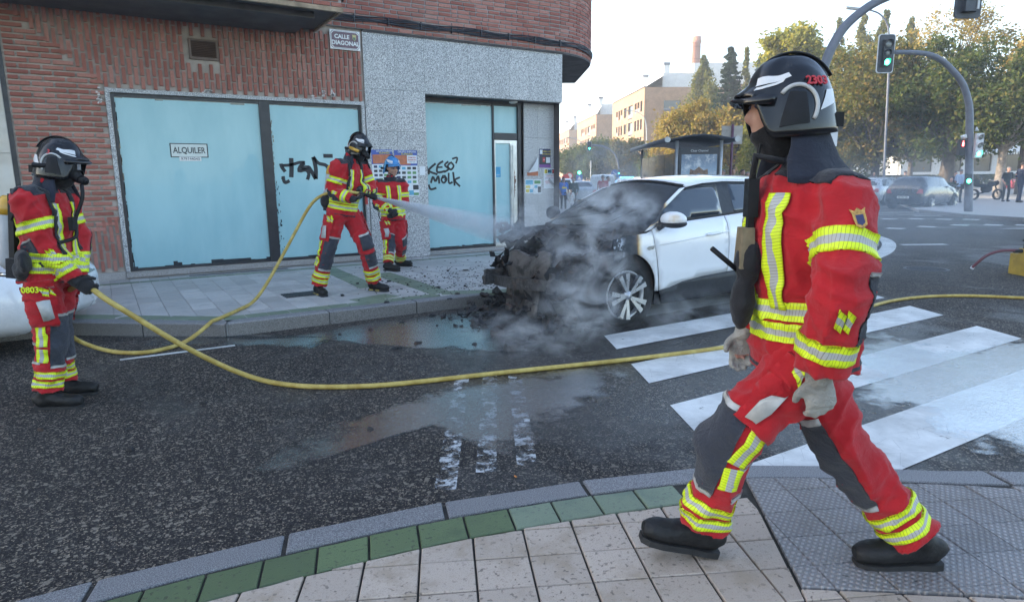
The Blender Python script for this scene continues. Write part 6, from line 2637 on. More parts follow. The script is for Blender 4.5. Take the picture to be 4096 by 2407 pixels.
for y in (-.38, .38):
    sb = MB()
    sb.ell((5.75, YC + y, .98), (.12, .24, .36), Matrix.Rotation(rad(12), 3, 'Y'), 14, 10)
    sb.ell((5.82, YC + y, 1.30), (.06, .13, .10), None, 12, 8)
    skin_of('front_seat', sb, MATS['char'], car, .025, .01, 3, 1)
sw = MB()
sw.tube([V((5.18 - .08 * math.sin(rad(a)), YC - .38 + .17 * math.cos(rad(a)), 1.02 + .16 * math.sin(rad(a)))) for a in range(0, 361, 20)], .014, 8)
obj('steering_wheel', sw, MATS['char'], car, True)


# wheels
def wheel(root, c, ax, R=.345, rr=.25, w=.225, m_rim='alloy', spokes=5, double=True, name='wheel'):
    c, ax = V(c), V(ax).normalized()
    mb = MB()
    mb.lathe(c - ax * w, ax, [(0, rr - .01), (.0, R - .05), (.03, R - .012), (.06, R), (w - .06, R), (w - .02, R - .015), (w, R - .05), (w + .004, rr + .012), (w - .01, rr - .004)], 40, True)
    ty = obj(name, mb, MATS['tyre'], root, True)
    mb = MB()
    mb.lathe(c - ax * .10, ax, [(0, rr - .02), (.09, rr - .015), (.10, rr), (.103, rr + .006), (.106, rr - .004), (.095, rr - .022), (.05, rr - .03)], 40, True)
    a = ax.orthogonal().normalized()
    a = (ZUP - ax * ZUP.dot(ax)).normalized()
    b_ = ax.cross(a)
    mb.lathe(c - ax * .02, ax, [(0, .058), (.06, .056), (.075, .045), (.078, .026), (.086, .024), (.088, .001)], 20)
    obj('rim', mb, MATS[m_rim], ty, True)
    for k in range(spokes):
        q = 2 * math.pi * k / spokes + .35
        for dq in ((-.135, .135) if double else (0,)):
            d0 = a * math.cos(q + dq * .55) + b_ * math.sin(q + dq * .55)
            d1 = a * math.cos(q + dq * 1.55) + b_ * math.sin(q + dq * 1.55)
            t_ = ax.cross(d1)
            sp = MB()
            p0, p1 = c + d0 * .04 + ax * .055, c + d1 * (rr - .008) + ax * .075
            wd0, wd1 = (.013, .027) if double else (.03, .05)
            sp.add([p0 - t_ * wd0, p0 + t_ * wd0, p1 + t_ * wd1, p1 - t_ * wd1, p0 - t_ * wd0 - ax * .04, p0 + t_ * wd0 - ax * .04, p1 + t_ * wd1 - ax * .05, p1 - t_ * wd1 - ax * .05],
                   [(0, 1, 2, 3), (4, 7, 6, 5), (0, 4, 5, 1), (1, 5, 6, 2), (2, 6, 7, 3), (3, 7, 4, 0)])
            obj('spoke', sp, MATS[m_rim], ty)
    nb2 = MB()
    nb2.lathe(c - ax * .16, ax, [(0, .16), (.02, .16), (.02, .05)], 24, True)
    obj('brake_disc', nb2, MATS['burnt_metal'], ty, True)
    return ty


for x, nm in ((4.475, 0), (7.14, 1)):
    for sd_ in (-1, 1):
        wheel(car, (x, YC + sd_ * .895, .345), (0, sd_, 0))
for x in (4.475, 7.14):
    wl = MB()
    wl.lathe((x, YC - .86, .345), (0, 1, 0), [(0, .43), (.3, .43), (.32, .3), (.32, .01)], 28)
    obj('wheel_well', wl, MATS['char'], car, True)

# wrecked front: beam, radiator, engine mass, crumpled sheet metal
bm_ = MB()
beam = []
for i in range(13):
    v = i / 12
    y = YC - .66 + 1.30 * v
    x = 3.66 + .10 * (2 * v - 1) ** 2 + .05 * v
    z = .475 - .095 * v
    beam.append([V((x, y, z - .06)), V((x + .06, y, z - .06)), V((x + .06, y, z + .055)), V((x, y, z + .055))])
bm_.rings(beam)
obj('bumper_beam', bm_, MATS['burnt_metal'], car)
for v, h in ((0, .13), (1, .11)):
    y = YC - .66 + 1.30 * v
    eb = MB()
    eb.box((3.74, y, .47 - .09 * v), (.14, .07, h)).box((3.72, y, .56 - .09 * v), (.05, .05, .10)).box((3.95, y + .02, .45), (.5, .09, .11))
    skin_of('crash_box', eb, MATS['burnt_metal'], car, .012, .006, 4, 1)


def rad_f(u, v):
    y = YC - .42 + .80 * v
    z = .16 + .60 * u - .05 * v
    x = 3.82 + .08 * u + .025 * math.sin(v * 7 + u * 4) * u + .012 * math.sin(u * 15)
    return V((x, y, z + .035 * math.sin(v * 9) * (u > .7)))


grid_patch('radiator', rad_f, 16, 16, MATS['radiator_fins'], thick=.03)
rf2 = lambda u, v: V((3.74 + .05 * u, YC - .36 + .62 * v, .10 + .34 * u))
grid_patch('condenser', rf2, 8, 8, MATS['radiator_fins'], thick=.02)
random.seed(5)
eb = MB()
eb.bbox((3.95, YC - .42, .25), (4.55, YC + .45, .62))
for i in range(26):
    c = V((random.uniform(3.9, 4.6), random.uniform(YC - .72, YC + .75), random.uniform(.35, .72)))
    eb.ell(c, (random.uniform(.05, .16), random.uniform(.05, .16), random.uniform(.05, .12)), Matrix.Rotation(random.uniform(0, 3), 3, 'X'), 10, 6)
for i in range(14):
    a = V((random.uniform(3.8, 4.5), random.uniform(YC - .8, YC + .8), random.uniform(.35, .8)))
    eb.tube([a, a + V((random.uniform(-.25, .25), random.uniform(-.3, .3), random.uniform(-.1, .15)))], .016, 6)
for y in (-.68, .68):
    eb.ell((4.42, YC + y, .72), (.14, .10, .16), None, 12, 8)
skin_of('burnt_engine', eb, MATS['char'], car, .018, .022, 7, 1)[0]


def crumple(name, f, nu, nv, m, seed, amp=.035, drop=.16, thick=.006, edge=True):
    rg_ = random.Random(seed)
    off = {}
    for i in range(nu + 1):
        for j in range(nv + 1):
            off[i, j] = V((rg_.gauss(0, amp * .35), rg_.gauss(0, amp * .35), rg_.gauss(0, amp)))
    vs = [f(i / nu, j / nv) + off[i, j] for i in range(nu + 1) for j in range(nv + 1)]
    fs = []
    for i in range(nu):
        for j in range(nv):
            e_ = i in (0, nu - 1) or j in (0, nv - 1)
            if edge and e_ and rg_.random() < drop * 2.6 or rg_.random() < drop * .25:
                continue
            fs.append((i * (nv + 1) + j, (i + 1) * (nv + 1) + j, (i + 1) * (nv + 1) + j + 1, i * (nv + 1) + j + 1))
    o = obj(name, MB().add(vs, fs), m, car)
    md = o.modifiers.new('thick', 'SOLIDIFY')
    md.thickness = thick
    return o


crumple('hood_remains', lambda u, v: V((4.62 - .50 * u - .22 * u * v, YC + .0 + .78 * v, .965 - .06 * u + .03 * math.sin(v * 6) - .06 * u * u)), 12, 14, MATS['burnt_metal'], 3, .022)
crumple('hood_remains', lambda u, v: V((4.58 - .25 * u, YC - .10 - .62 * v, .955 + .03 * math.sin(v * 4) - .07 * u)), 8, 12, MATS['burnt_metal'], 4, .026)
crumple('inner_wing', lambda u, v: V((4.40 - .72 * u, YC - .66 - .06 * math.sin(u * 5), .93 - .30 * u - .30 * v)), 12, 7, MATS['char'], 8, .022)
crumple('inner_wing', lambda u, v: V((4.60 - .80 * u, YC + .70, .90 - .22 * u - .32 * v)), 12, 7, MATS['char'], 9, .022)
crumple('headlamp_shell', lambda u, v: V((3.86 + .10 * u, YC - .70 + .26 * v, .62 - .18 * u)), 6, 6, MATS['char'], 10, .022)
crumple('headlamp_shell', lambda u, v: V((3.86 + .12 * u, YC + .48 + .26 * v, .66 - .2 * u)), 6, 6, MATS['char'], 11, .022)
crumple('fender_liner', lambda u, v: V((4.05 + .28 * u, YC - .80 - .05 * v, .80 - .25 * v - .05 * u)), 6, 6, MATS['burnt_metal'], 12, .03)
crumple('hood_flake', lambda u, v: V((4.30 - .35 * u, YC + .66 + .16 * v, .96 - .03 * u + .05 * v)), 8, 5, MATS['char'], 15, .03)
crumple('lower_grille', lambda u, v: V((3.70 + .2 * u, YC - .62 + 1.25 * v, .30 - .18 * u)), 6, 16, MATS['char'], 16, .045)
wp = MB()
wp.tube([ws(.02, .3), ws(.35, .12) + V((-.03, 0, .06)), ws(.50, .95) + V((-.05, 0, .05))], .007, 6)
obj('wiper', wp, MATS['char'], car, True)
for k in range(5):
    wi = MB()
    a = V((random.uniform(3.72, 3.95), random.uniform(YC - .85, YC + .6), random.uniform(.4, .7)))
    wi.tube(spl([tuple(a), tuple(a + V((-.05, random.uniform(-.1, .1), -.15))), tuple(a + V((-.03, random.uniform(-.15, .1), -.42)))], 9), .004, 5)
    obj('hanging_wire', wi, MATS['burnt_metal'], car, True)

# charred heap under the nose, and separate scraps
random.seed(31)
hp = MB()
for i in range(300):
    c = V((3.66 + random.gauss(0, .26), YC + random.uniform(-.95, .85), 0))
    z = max(.014, .24 * math.exp(-((c.x - 3.74) / .22) ** 2) * random.random())
    c.z = z
    M = Matrix.Rotation(random.uniform(0, 6.28), 3, 'Z') @ Matrix.Rotation(random.uniform(-.7, .7), 3, 'X')
    hp.box(c, (random.uniform(.02, .16), random.uniform(.02, .09), random.uniform(.006, .05)), M, random.uniform(.4, 1))
hp.bbox((3.62, YC - .75, .0), (3.9, YC + .6, .06))
o, _ = skin_of('charred_debris_heap', hp, MATS['char'], None, .016, .012, 3, 1)
tag(o, kind='stuff')
tag(o, 'heap of melted and charred debris under the nose of burnt car', 'debris')


def scrap(c, s, m, label, grp, thin=.012, seed=0):
    rg_ = random.Random(seed)
    n = rg_.randint(6, 9)
    ring = [(math.cos(2 * math.pi * i / n) * s * rg_.uniform(.6, 1.1), math.sin(2 * math.pi * i / n) * s * rg_.uniform(.35, .75)) for i in range(n)]
    mb = MB()
    a = rg_.uniform(0, 6.28)
    e1, e2 = V((math.cos(a), math.sin(a), rg_.uniform(-.06, .06))), V((-math.sin(a), math.cos(a), rg_.uniform(-.06, .06)))
    top = [(p[0] * .8, p[1] * .75) for p in ring]
    base = [V(c) + e1 * p[0] + e2 * p[1] for p in ring]
    tp = [V(c) + e1 * p[0] + e2 * p[1] + V((0, 0, thin * rg_.uniform(.6, 1.5))) for p in top]
    mb.rings([[V((p.x, p.y, c[2])) for p in base], tp])
    return solo('charred_flake', mb, MATS[m], V(c), label, 'debris', grp)


i = 0
for (u, v, s_) in ((1862, 1082, .055), (1752, 1150, .05), (1860, 1145, .03), (1548, 1165, .04), (1556, 1126, .05), (1370, 1182, .05), (1547, 1210, .05), (1800, 1196, .05), (1830, 1176, .04), (1980, 1050, .05), (1640, 1045, .025), (1792, 1085, .03), (2000, 1030, .03), (1430, 1135, .03), (1630, 1140, .025), (1700, 1105, .022)):
    p = gp(u, v, FZ + .005)
    scrap((p.x, p.y, FZ + .004), s_, 'char', 'small charred flake lying on the far pavement near burnt car', 'charred flakes on the far pavement', .014, i)
    i += 1
for (u, v, s_) in ((1672, 1375, .06), (1575, 1398, .035), (1598, 1396, .04), (1360, 1340, .03), (515, 1722, .03), (525, 1800, .028), (1480, 1720, .03), (165, 1722, .03), (815, 1618, .025), (1480, 1320, .03), (1900, 1380, .05), (2050, 1400, .06), (470, 1365, .03)):
    p = gp(u, v, 0)
    scrap((p.x, p.y, .003), s_, 'char', 'small charred flake lying on the road asphalt', 'charred flakes on the road', .016, i)
    i += 1
for (u, v, s_) in ((1985, 1340, .10), (2060, 1400, .12), (2150, 1330, .10), (2260, 1330, .09), (1900, 1300, .07)):
    p = gp(u, v, 0)
    scrap((p.x, p.y, .003), s_, 'burnt_metal', 'twisted grey scrap of burnt bodywork on wet road by car nose', 'scraps by the car nose', .05, i)
    i += 1
ck = MB()
random.seed(77)
for i in range(520):
    u, v = random.gauss(1800, 180), random.gauss(1120, 45)
    p = gp(u, v, FZ + .004)
    if p.y < 7.1 or p.y > 10.9:
        continue
    s_ = random.uniform(.004, .012)
    ck.box((p.x, p.y, FZ + .006), (s_ * random.uniform(1, 3), s_ * 1.5, .006), Matrix.Rotation(random.random() * 3, 3, 'Z'))
o = obj('soot_crumbs', ck, MATS['char'])
tag(o, 'tiny black soot crumbs scattered over the pale far pavement', 'debris', kind='stuff')
bt = solo('cigarette_butt', MB().cyl(gp(2058, 1902, .006), gp(2066, 1906, .006), .004, 8), mat('butt_orange', (.55, .22, .06), .7), gp(2060, 1904, 0), 'orange cigarette butt on the asphalt by the kerb', 'litter')
lb_ = MB()
p = gp(505, 1418, .006)
lb_.slab(p, V((1, 0, .1)), V((0, 1, .05)), [(0, 0), (.05, .01), (.07, .03), (.02, .035)], .002)
solo('litter_scrap', lb_, mat('litter_pink', (.5, .35, .42), .6), gp(505, 1418, 0), 'small pink paper scrap in the gutter by thin white line', 'litter')
p = gp(255, 1467, .006)
lb_ = MB().slab(p, V((1, 0, .1)), V((0, 1, .1)), [(0, 0), (.06, .0), (.07, .03), (.02, .04)], .004)
solo('litter_scrap', lb_, MATS['paper_white'], gp(255, 1467, 0), 'crumpled white paper scrap behind hose firefighter boots', 'litter')


# ------------------------------------------------------------------ smoke and water: real volumes
def smoke_mat(name, blobs, peak, col=(.80, .84, .90), nscale=2.2, lo=.36, hi=.72, drift=(1, 1, 1.4), aniso=.2, step=.6):
    k = NT(name)
    P = k.co('Position')
    tot_ = None
    for c, r in blobs:
        v1 = k.n('VectorMath', operation='SUBTRACT')
        k.set(v1.inputs[0], P)
        v1.inputs[1].default_value = c
        v2 = k.n('VectorMath', operation='DIVIDE')
        k.set(v2.inputs[0], v1.outputs[0])
        v2.inputs[1].default_value = r[:3]
        ln = k.n('VectorMath', operation='LENGTH')
        k.set(ln.inputs[0], v2.outputs[0])
        b_ = k.math('MULTIPLY', k.rmp(ln.outputs['Value'], 1.0, .15, 0, 1), r[3] if len(r) > 3 else 1.0)
        tot_ = b_ if tot_ is None else k.math('MAXIMUM', tot_, b_)
    nz = k.noise(nscale, 6, .62, k.sc(P, drift), dist=.9)
    d = k.math('MULTIPLY', k.math('MULTIPLY', tot_, k.rmp(nz, lo, hi)), peak)
    pv = k.n('VolumePrincipled')
    pv.inputs['Color'].default_value = (*col, 1)
    pv.inputs['Anisotropy'].default_value = aniso
    k.set(pv.inputs['Density'], d)
    k.t.links.new(pv.outputs[0], k.out.inputs['Volume'])
    k.m.cycles.volume_step_rate = step
    return k.m


def smoke(name, label, blobs, peak, **kw):
    m = smoke_mat(name + '_volume', blobs, peak, **kw)
    lo = [min(c[i] - r[i] for c, r in blobs) for i in range(3)]
    hi = [max(c[i] + r[i] for c, r in blobs) for i in range(3)]
    lo[2] = max(lo[2], .012)
    o = obj(name, MB().bbox(lo, hi), m)
    return tag(o, label, 'smoke', kind='stuff')


smoke('engine_smoke', 'grey white smoke billowing from the burnt car front and front wheel', [
    ((4.15, 5.15, .72), (.62, .55, .50)), ((4.62, 5.35, 1.14), (.62, .70, .42, .9)), ((3.80, 4.85, .30), (.62, .50, .42, .8)),
    ((5.15, 4.75, .14), (1.0, .40, .26, .30)), ((3.25, 4.85, .12), (.85, .9, .26, .32)), ((4.2, 6.2, 1.15), (.7, .6, .5, .30))], 10, nscale=3.6, lo=.42, hi=.80, col=(.94, .95, .97))
wc = at(2440, 660, 12.5)
smoke('drifting_smoke', 'thin grey smoke wisp drifting in the side street beyond the burnt car', [((wc.x, wc.y, wc.z), (1.3, 1.3, .75)), ((wc.x - 1.2, wc.y - 1.2, wc.z - .5), (1.2, 1.2, .9, .7))], .55, nscale=.9, lo=.40, hi=.72, step=1.2)
w1, w2, w3 = at(3430, 730, 11.0), at(3650, 850, 13.0), at(3400, 900, 9.5)
smoke('smoke_veil', 'pale blue smoke veil hanging over the junction', [((w1.x, w1.y, w1.z), (2.2, 2.2, 1.3)), ((w2.x, w2.y, w2.z + .1), (3.6, 3.4, 1.2, .8)), ((w3.x, w3.y, .6), (2.6, 2.6, 1.0, .8))], .14, col=(.78, .86, .96), nscale=.6, lo=.30, hi=.72, step=1.3)

# water jet: a widening cone of spray from the nozzle to the hood
HIT = V((4.15, 6.25, .86))
ax_ = (HIT - NOZ_TIP)
LJ = ax_.length + .25
ax_.normalize()
mb = MB()
mb.lathe(NOZ_TIP, ax_, [(0, .014), (.15, .028), (.5, .065), (1.0, .12), (1.8, .20), (LJ * .75, .30), (LJ, .36)], 24)
k = NT('water_spray')
P = k.co('Position')
dv_ = k.n('VectorMath', operation='SUBTRACT')
k.set(dv_.inputs[0], P)
dv_.inputs[1].default_value = NOZ_TIP
dt = k.n('VectorMath', operation='DOT_PRODUCT')
k.set(dt.inputs[0], dv_.outputs[0])
dt.inputs[1].default_value = ax_
tl = k.math('DIVIDE', dt.outputs['Value'], LJ)
cr = k.n('VectorMath', operation='CROSS_PRODUCT')
k.set(cr.inputs[0], dv_.outputs[0])
cr.inputs[1].default_value = ax_
cl_ = k.n('VectorMath', operation='LENGTH')
k.set(cl_.inputs[0], cr.outputs[0])
radl = k.math('ADD', .014, k.math('MULTIPLY', k.math('POWER', tl, .85), .32))
rr_ = k.math('DIVIDE', cl_.outputs['Value'], radl)
fall = k.rmp(rr_, 1.0, .2, 0, 1)
dens = k.math('DIVIDE', 2.7, k.math('POWER', k.math('ADD', tl, .045), 1.85))
nz = k.rmp(k.noise(9, 4, .6, P), .3, .7, .55, 1.25)
endf = k.rmp(tl, .99, .75, 0, 1)
pv = k.n('VolumePrincipled')
pv.inputs['Color'].default_value = (.93, .95, .98, 1)
pv.inputs['Anisotropy'].default_value = .35
k.set(pv.inputs['Density'], k.math('MULTIPLY', k.math('MULTIPLY', k.math('MULTIPLY', dens, fall), nz), endf))
k.t.links.new(pv.outputs[0], k.out.inputs['Volume'])
k.m.cycles.volume_step_rate = .12
o = obj('water_jet', mb, k.m)
tag(o, 'white fan of water spraying from the nozzle onto the burnt car', 'water', kind='stuff')
# ================================================================== background: trees
def m_leaf(name, cols):
    k = NT(name)
    isl = k.n('NewGeometry').outputs['Random Per Island']
    r = k.n('ObjectInfo').outputs['Random']
    n = len(cols)
    c = k.ramp(isl, [(i / max(1, n - 1), q) for i, q in enumerate(cols)])
    P = k.co('Position')
    c = k.mix(1.0, c, k.ramp(k.noise(.5, 3, .6, P), [(.3, (.7, .75, .7)), (.7, (1.25, 1.2, 1.1))]), 'MULTIPLY')
    d = k.n('BsdfDiffuse')
    k.set(d.inputs[0], c)
    t = k.n('BsdfTranslucent')
    k.set(t.inputs[0], k.mix(1.0, c, (1.1, 1.25, .6), 'MULTIPLY'))
    mx = k.n('MixShader')
    mx.inputs[0].default_value = .35
    k.t.links.new(d.outputs[0], mx.inputs[1])
    k.t.links.new(t.outputs[0], mx.inputs[2])
    MATS[name] = k.done(mx.outputs[0])


m_leaf('leaf_green', [(.045, .065, .025), (.07, .095, .032), (.10, .12, .04), (.14, .12, .045)])
m_leaf('leaf_olive', [(.07, .08, .03), (.11, .115, .04), (.16, .14, .05), (.21, .14, .05), (.10, .11, .04)])
m_leaf('leaf_yellow', [(.17, .18, .045), (.27, .25, .06), (.36, .30, .08), (.20, .21, .06)])
m_leaf('leaf_orange', [(.28, .20, .07), (.38, .27, .10), (.24, .21, .08), (.33, .19, .06)])
m_leaf('leaf_conifer', [(.018, .034, .022), (.028, .048, .03), (.04, .06, .04)])
m_leaf('leaf_poplar', [(.10, .115, .045), (.16, .165, .06), (.22, .19, .07), (.13, .14, .055)])
mat('bark', (.10, .08, .062), .9, .3, 5, .6, 40, .02)
mat('bark_pale', (.22, .185, .15), .85, .35, 5, .5, 40, .02)


def leaf_cloud(centers, radii, n, size, rg, flat=.6):
    """n quads spread round clump centres"""
    idx = rg.integers(0, len(centers), n)
    P = np.array(centers)[idx] + rg.normal(size=(n, 3)) * np.array(radii)[idx][:, None] * np.array([1, 1, flat])
    A = rg.normal(size=(n, 3))
    A /= np.linalg.norm(A, axis=1)[:, None]
    B = np.cross(A, rg.normal(size=(n, 3)))
    B /= np.linalg.norm(B, axis=1)[:, None]
    s_ = size * .62 * rg.uniform(.55, 1.2, n)[:, None]
    A, B = A * s_, B * s_ * .62
    v = np.stack([P - A, P - B * .9, P + A, P + B * .9], 1).reshape(-1, 3)
    f = np.arange(n * 4).reshape(-1, 4)
    return v, f


def tree(label, base, top, bottom, half, m, kind='round', n=5200, leaf=.30, trunk=.22, bark='bark', group=None, seed=0, name='tree', sparse=1.0):
    """base point on the ground; crown from bottom to top, half-width half"""
    rg = np.random.default_rng(seed + 100)
    rd = random.Random(seed)
    base = V(base)
    t = empty(name, base, label, 'tree', group)
    Hh = top
    cc, cr = [], []
    limbs = MB()
    lean = V((rd.uniform(-.3, .3), rd.uniform(-.3, .3), 0))
    if kind == 'round':
        mid = (top + bottom) / 2
        hz = (top - bottom) / 2
        tips = []
        for i in range(46):
            d = rg.normal(size=3)
            d /= np.linalg.norm(d)
            r = rg.uniform(.45, 1.0) ** .6 * (1 + .18 * math.sin(i * 2.1))
            p = np.array([lean.x + d[0] * half * r, lean.y + d[1] * half * r, mid + d[2] * hz * r])
            cc.append(p)
            cr.append(half * rg.uniform(.10, .20))
            tips.append(V(p))
        fork = V((lean.x * .3, lean.y * .3, bottom * .9 + .3))
        limbs.tube(spl([(0, 0, -.1), (lean.x * .1, lean.y * .1, bottom * .5), tuple(fork)], 8), [trunk * (1.25 - .45 * i / 7) for i in range(8)], 9)
        for q in tips[:22]:
            limbs.tube(spl([tuple(fork - V((0, 0, .3))), tuple(fork.lerp(q, .45) + V((0, 0, .06 * hz))), tuple(q)], 6), [trunk * .5, trunk * .36, trunk * .26, trunk * .17, trunk * .1, .02], 5)
        v, f = leaf_cloud(cc, cr, int(n * sparse * 2.3), leaf, rg, .8)
    elif kind == 'column':
        m_ = 60
        for i in range(m_):
            h = bottom + (top - bottom) * i / (m_ - 1)
            w_ = half * (1 - (i / m_) ** 2.2) * (.55 + .45 * min(1, i / 8))
            a = rg.uniform(0, 6.28)
            w2 = w_ * rg.uniform(.25, 1.0)
            cc.append(np.array([math.cos(a) * w2, math.sin(a) * w2, h]))
            cr.append(max(.10, w_ * .22))
        limbs.tube([(0, 0, -.1), (0, 0, top * .5), (0, 0, top * .97)], [trunk, trunk * .6, .03], 8)
        for i in range(0, m_, 4):
            p = V(cc[i])
            limbs.tube([V((0, 0, p.z - .8)), p], [trunk * .3, .02], 4)
        v, f = leaf_cloud(cc, cr, int(n * sparse * 2.3), leaf, rg, 1.6)
    else:                                                        # conifer with tiered boughs
        limbs.tube([(0, 0, -.1), (0, 0, top * .5), (0, 0, top)], [trunk, trunk * .6, .03], 8)
        for i in range(150):
            f_i = (i / 149) ** .85
            h = bottom + (top - bottom) * min(1, f_i + rg.uniform(-.02, .02))
            w_ = half * (1 - f_i) ** .75 + .12
            a = rg.uniform(0, 6.28)
            wl_ = w_ * rg.uniform(.35, 1.1)
            e_ = V((math.cos(a) * wl_, math.sin(a) * wl_, h - .10 * wl_))
            if i % 2:
                limbs.tube([V((0, 0, h)), e_], [.05, .012], 4)
            for s_ in (.45, .7, .95):
                cc.append(np.array(V((0, 0, h)).lerp(e_, s_)))
                cr.append(max(.12, wl_ * .13))
        v, f = leaf_cloud(cc, cr, int(n * sparse * 2.3), leaf, rg, .45)
    me = fast('crown', v, f)
    link('crown', me, MATS[m], t)
    link('trunk', limbs.mesh('trunk'), MATS[bark], t, True)
    return t


def tree_px(label, u, d, vtop, vbot, hw, m, kind='round', **kw):
    b_ = at(u, 700, d)
    zt = at(u, vtop, d).z
    zb = max(1.2, at(u, vbot, d).z)
    return tree(label, (b_.x, b_.y, .0), zt, zb, hw * d / FPX, m, kind, **kw)


PL = 'park trees beyond the junction'
tree_px('tall golden yellow tree standing above the smoke behind the black helmet', 3165, 62, 92, 430, 125, 'leaf_yellow', seed=1, n=7000, leaf=.32)
tree_px('slim pale poplar between the golden tree and the tall poplar pair', 3312, 78, 82, 520, 40, 'leaf_poplar', 'column', seed=2, n=2600, leaf=.28, group='poplars')
tree_px('tall feathery poplar right behind the arched signal arm', 3405, 76, 70, 560, 85, 'leaf_poplar', 'column', seed=3, n=4600, leaf=.28, group='poplars')
tree_px('tall feathery poplar behind the hanging green traffic light', 3490, 74, 55, 560, 75, 'leaf_poplar', 'column', seed=4, n=4200, leaf=.28, group='poplars')
tree_px('tall feathery poplar rising behind the bare crown of the big plane tree', 3590, 78, 85, 560, 80, 'leaf_poplar', 'column', seed=5, n=4200, leaf=.28, group='poplars')
tree_px('broad olive plane tree behind the silver hatchback', 3500, 50, 205, 640, 215, 'leaf_olive', seed=6, n=11000, leaf=.27, trunk=.30, group=PL)
tree_px('large green plane tree with thick trunk behind black hatchback', 3785, 46, 175, 610, 225, 'leaf_green', seed=7, n=11500, leaf=.26, trunk=.45, group=PL)
tree_px('sparse tree with bare upper branches above the large plane tree', 3790, 52, 5, 320, 150, 'leaf_orange', seed=8, n=2200, leaf=.2, trunk=.22, group=PL)
tree_px('green plane tree with forked pale trunk behind the motorcycle', 4000, 42, 230, 590, 170, 'leaf_green', seed=9, n=8500, leaf=.25, trunk=.26, bark='bark_pale', group=PL)
tree_px('sparse bare branched tree above the forked plane tree', 4080, 48, 95, 420, 110, 'leaf_orange', seed=10, n=1700, leaf=.2, trunk=.2, group=PL)
tree_px('low dark green tree behind the red car', 3385, 56, 400, 680, 120, 'leaf_green', seed=11, n=6500, leaf=.27, trunk=.24, group=PL)
tree_px('dark green tree behind the white awning shop', 3640, 64, 330, 640, 150, 'leaf_olive', seed=12, n=6500, leaf=.3, trunk=.24, group=PL)
tree_px('green tree filling the far end of the park beyond the dark shirt man', 4180, 50, 150, 620, 190, 'leaf_olive', seed=13, n=7500, leaf=.27, trunk=.3, group=PL)
tree_px('dark cedar with level boughs beside the red chimney', 2900, 84, 195, 560, 85, 'leaf_conifer', 'conifer', seed=14, n=6500, leaf=.34)
tree_px('pale green spire shaped conifer in front of the apartment block', 2798, 90, 232, 600, 75, 'leaf_poplar', 'column', seed=15, n=6000, leaf=.32)
tree_px('slender cypress like tree next to the dark cedar', 2962, 86, 200, 560, 20, 'leaf_poplar', 'column', seed=16, n=2200, leaf=.3)
tree_px('dark cedar half hidden by walking firefighter helmet', 3020, 88, 225, 600, 60, 'leaf_conifer', 'conifer', seed=17, n=4500, leaf=.34)
tree_px('orange autumn tree behind the bus shelter', 2760, 62, 430, 660, 110, 'leaf_orange', seed=18, n=6500, leaf=.27, trunk=.18)
tree_px('orange autumn tree behind the grey sign back', 2925, 60, 410, 670, 110, 'leaf_orange', seed=19, n=6500, leaf=.27, trunk=.18)
tree_px('thin half bare tree in front of the end wall of the apartment block', 2650, 70, 470, 680, 60, 'leaf_orange', seed=20, n=900, leaf=.24, trunk=.12)
tree_px('yellow green tree beside the grey sign pole in smoke', 3060, 52, 470, 720, 95, 'leaf_yellow', seed=21, n=5600, leaf=.25, trunk=.16)
ST = 'street trees of the side street'
tree_px('dense green street tree beside the granite corner pillar', 2290, 98, 592, 716, 78, 'leaf_green', seed=22, n=4200, leaf=.33, trunk=.2, group=ST)
tree_px('dense green street tree behind the arched side street signal', 2400, 92, 560, 712, 88, 'leaf_green', seed=23, n=5000, leaf=.33, trunk=.2, group=ST)
tree_px('dense green street tree in front of the apartment block windows', 2510, 88, 555, 705, 80, 'leaf_olive', seed=24, n=4600, leaf=.33, trunk=.2, group=ST)
hg = np.random.default_rng(5)
hc, hr = [], []
for i in range(90):
    p = at(hg.uniform(3040, 4300), 700, hg.uniform(80, 88))
    hc.append(np.array([p.x, p.y, hg.uniform(.3, 3.2)]))
    hr.append(.7)
for i in range(60):
    p = at(hg.uniform(2560, 3100), 700, hg.uniform(78, 84))
    hc.append(np.array([p.x, p.y, hg.uniform(.3, 3.6)]))
    hr.append(.7)
v_, f_i = leaf_cloud(hc, hr, 30000, .36, hg, .8)
o = link('undergrowth', fast('undergrowth', v_, f_i), MATS['leaf_green'])
tag(o, 'dark green hedge and undergrowth closing the park behind the trunks', 'hedge', kind='stuff')

# ================================================================== far buildings
mat('tan_brick', (.36, .215, .125), .85, .12, 1.2, .5, 30, .02, grime=.15)
mat('white_render', (.66, .65, .62), .8, .06, 1.5)
mat('shutter_grey', (.16, .165, .18), .6, .2, 4)
mat('pale_shutter', (.42, .42, .42), .6, .2, 4)
mat('roof_red', (.28, .10, .06), .8, .2, 2)


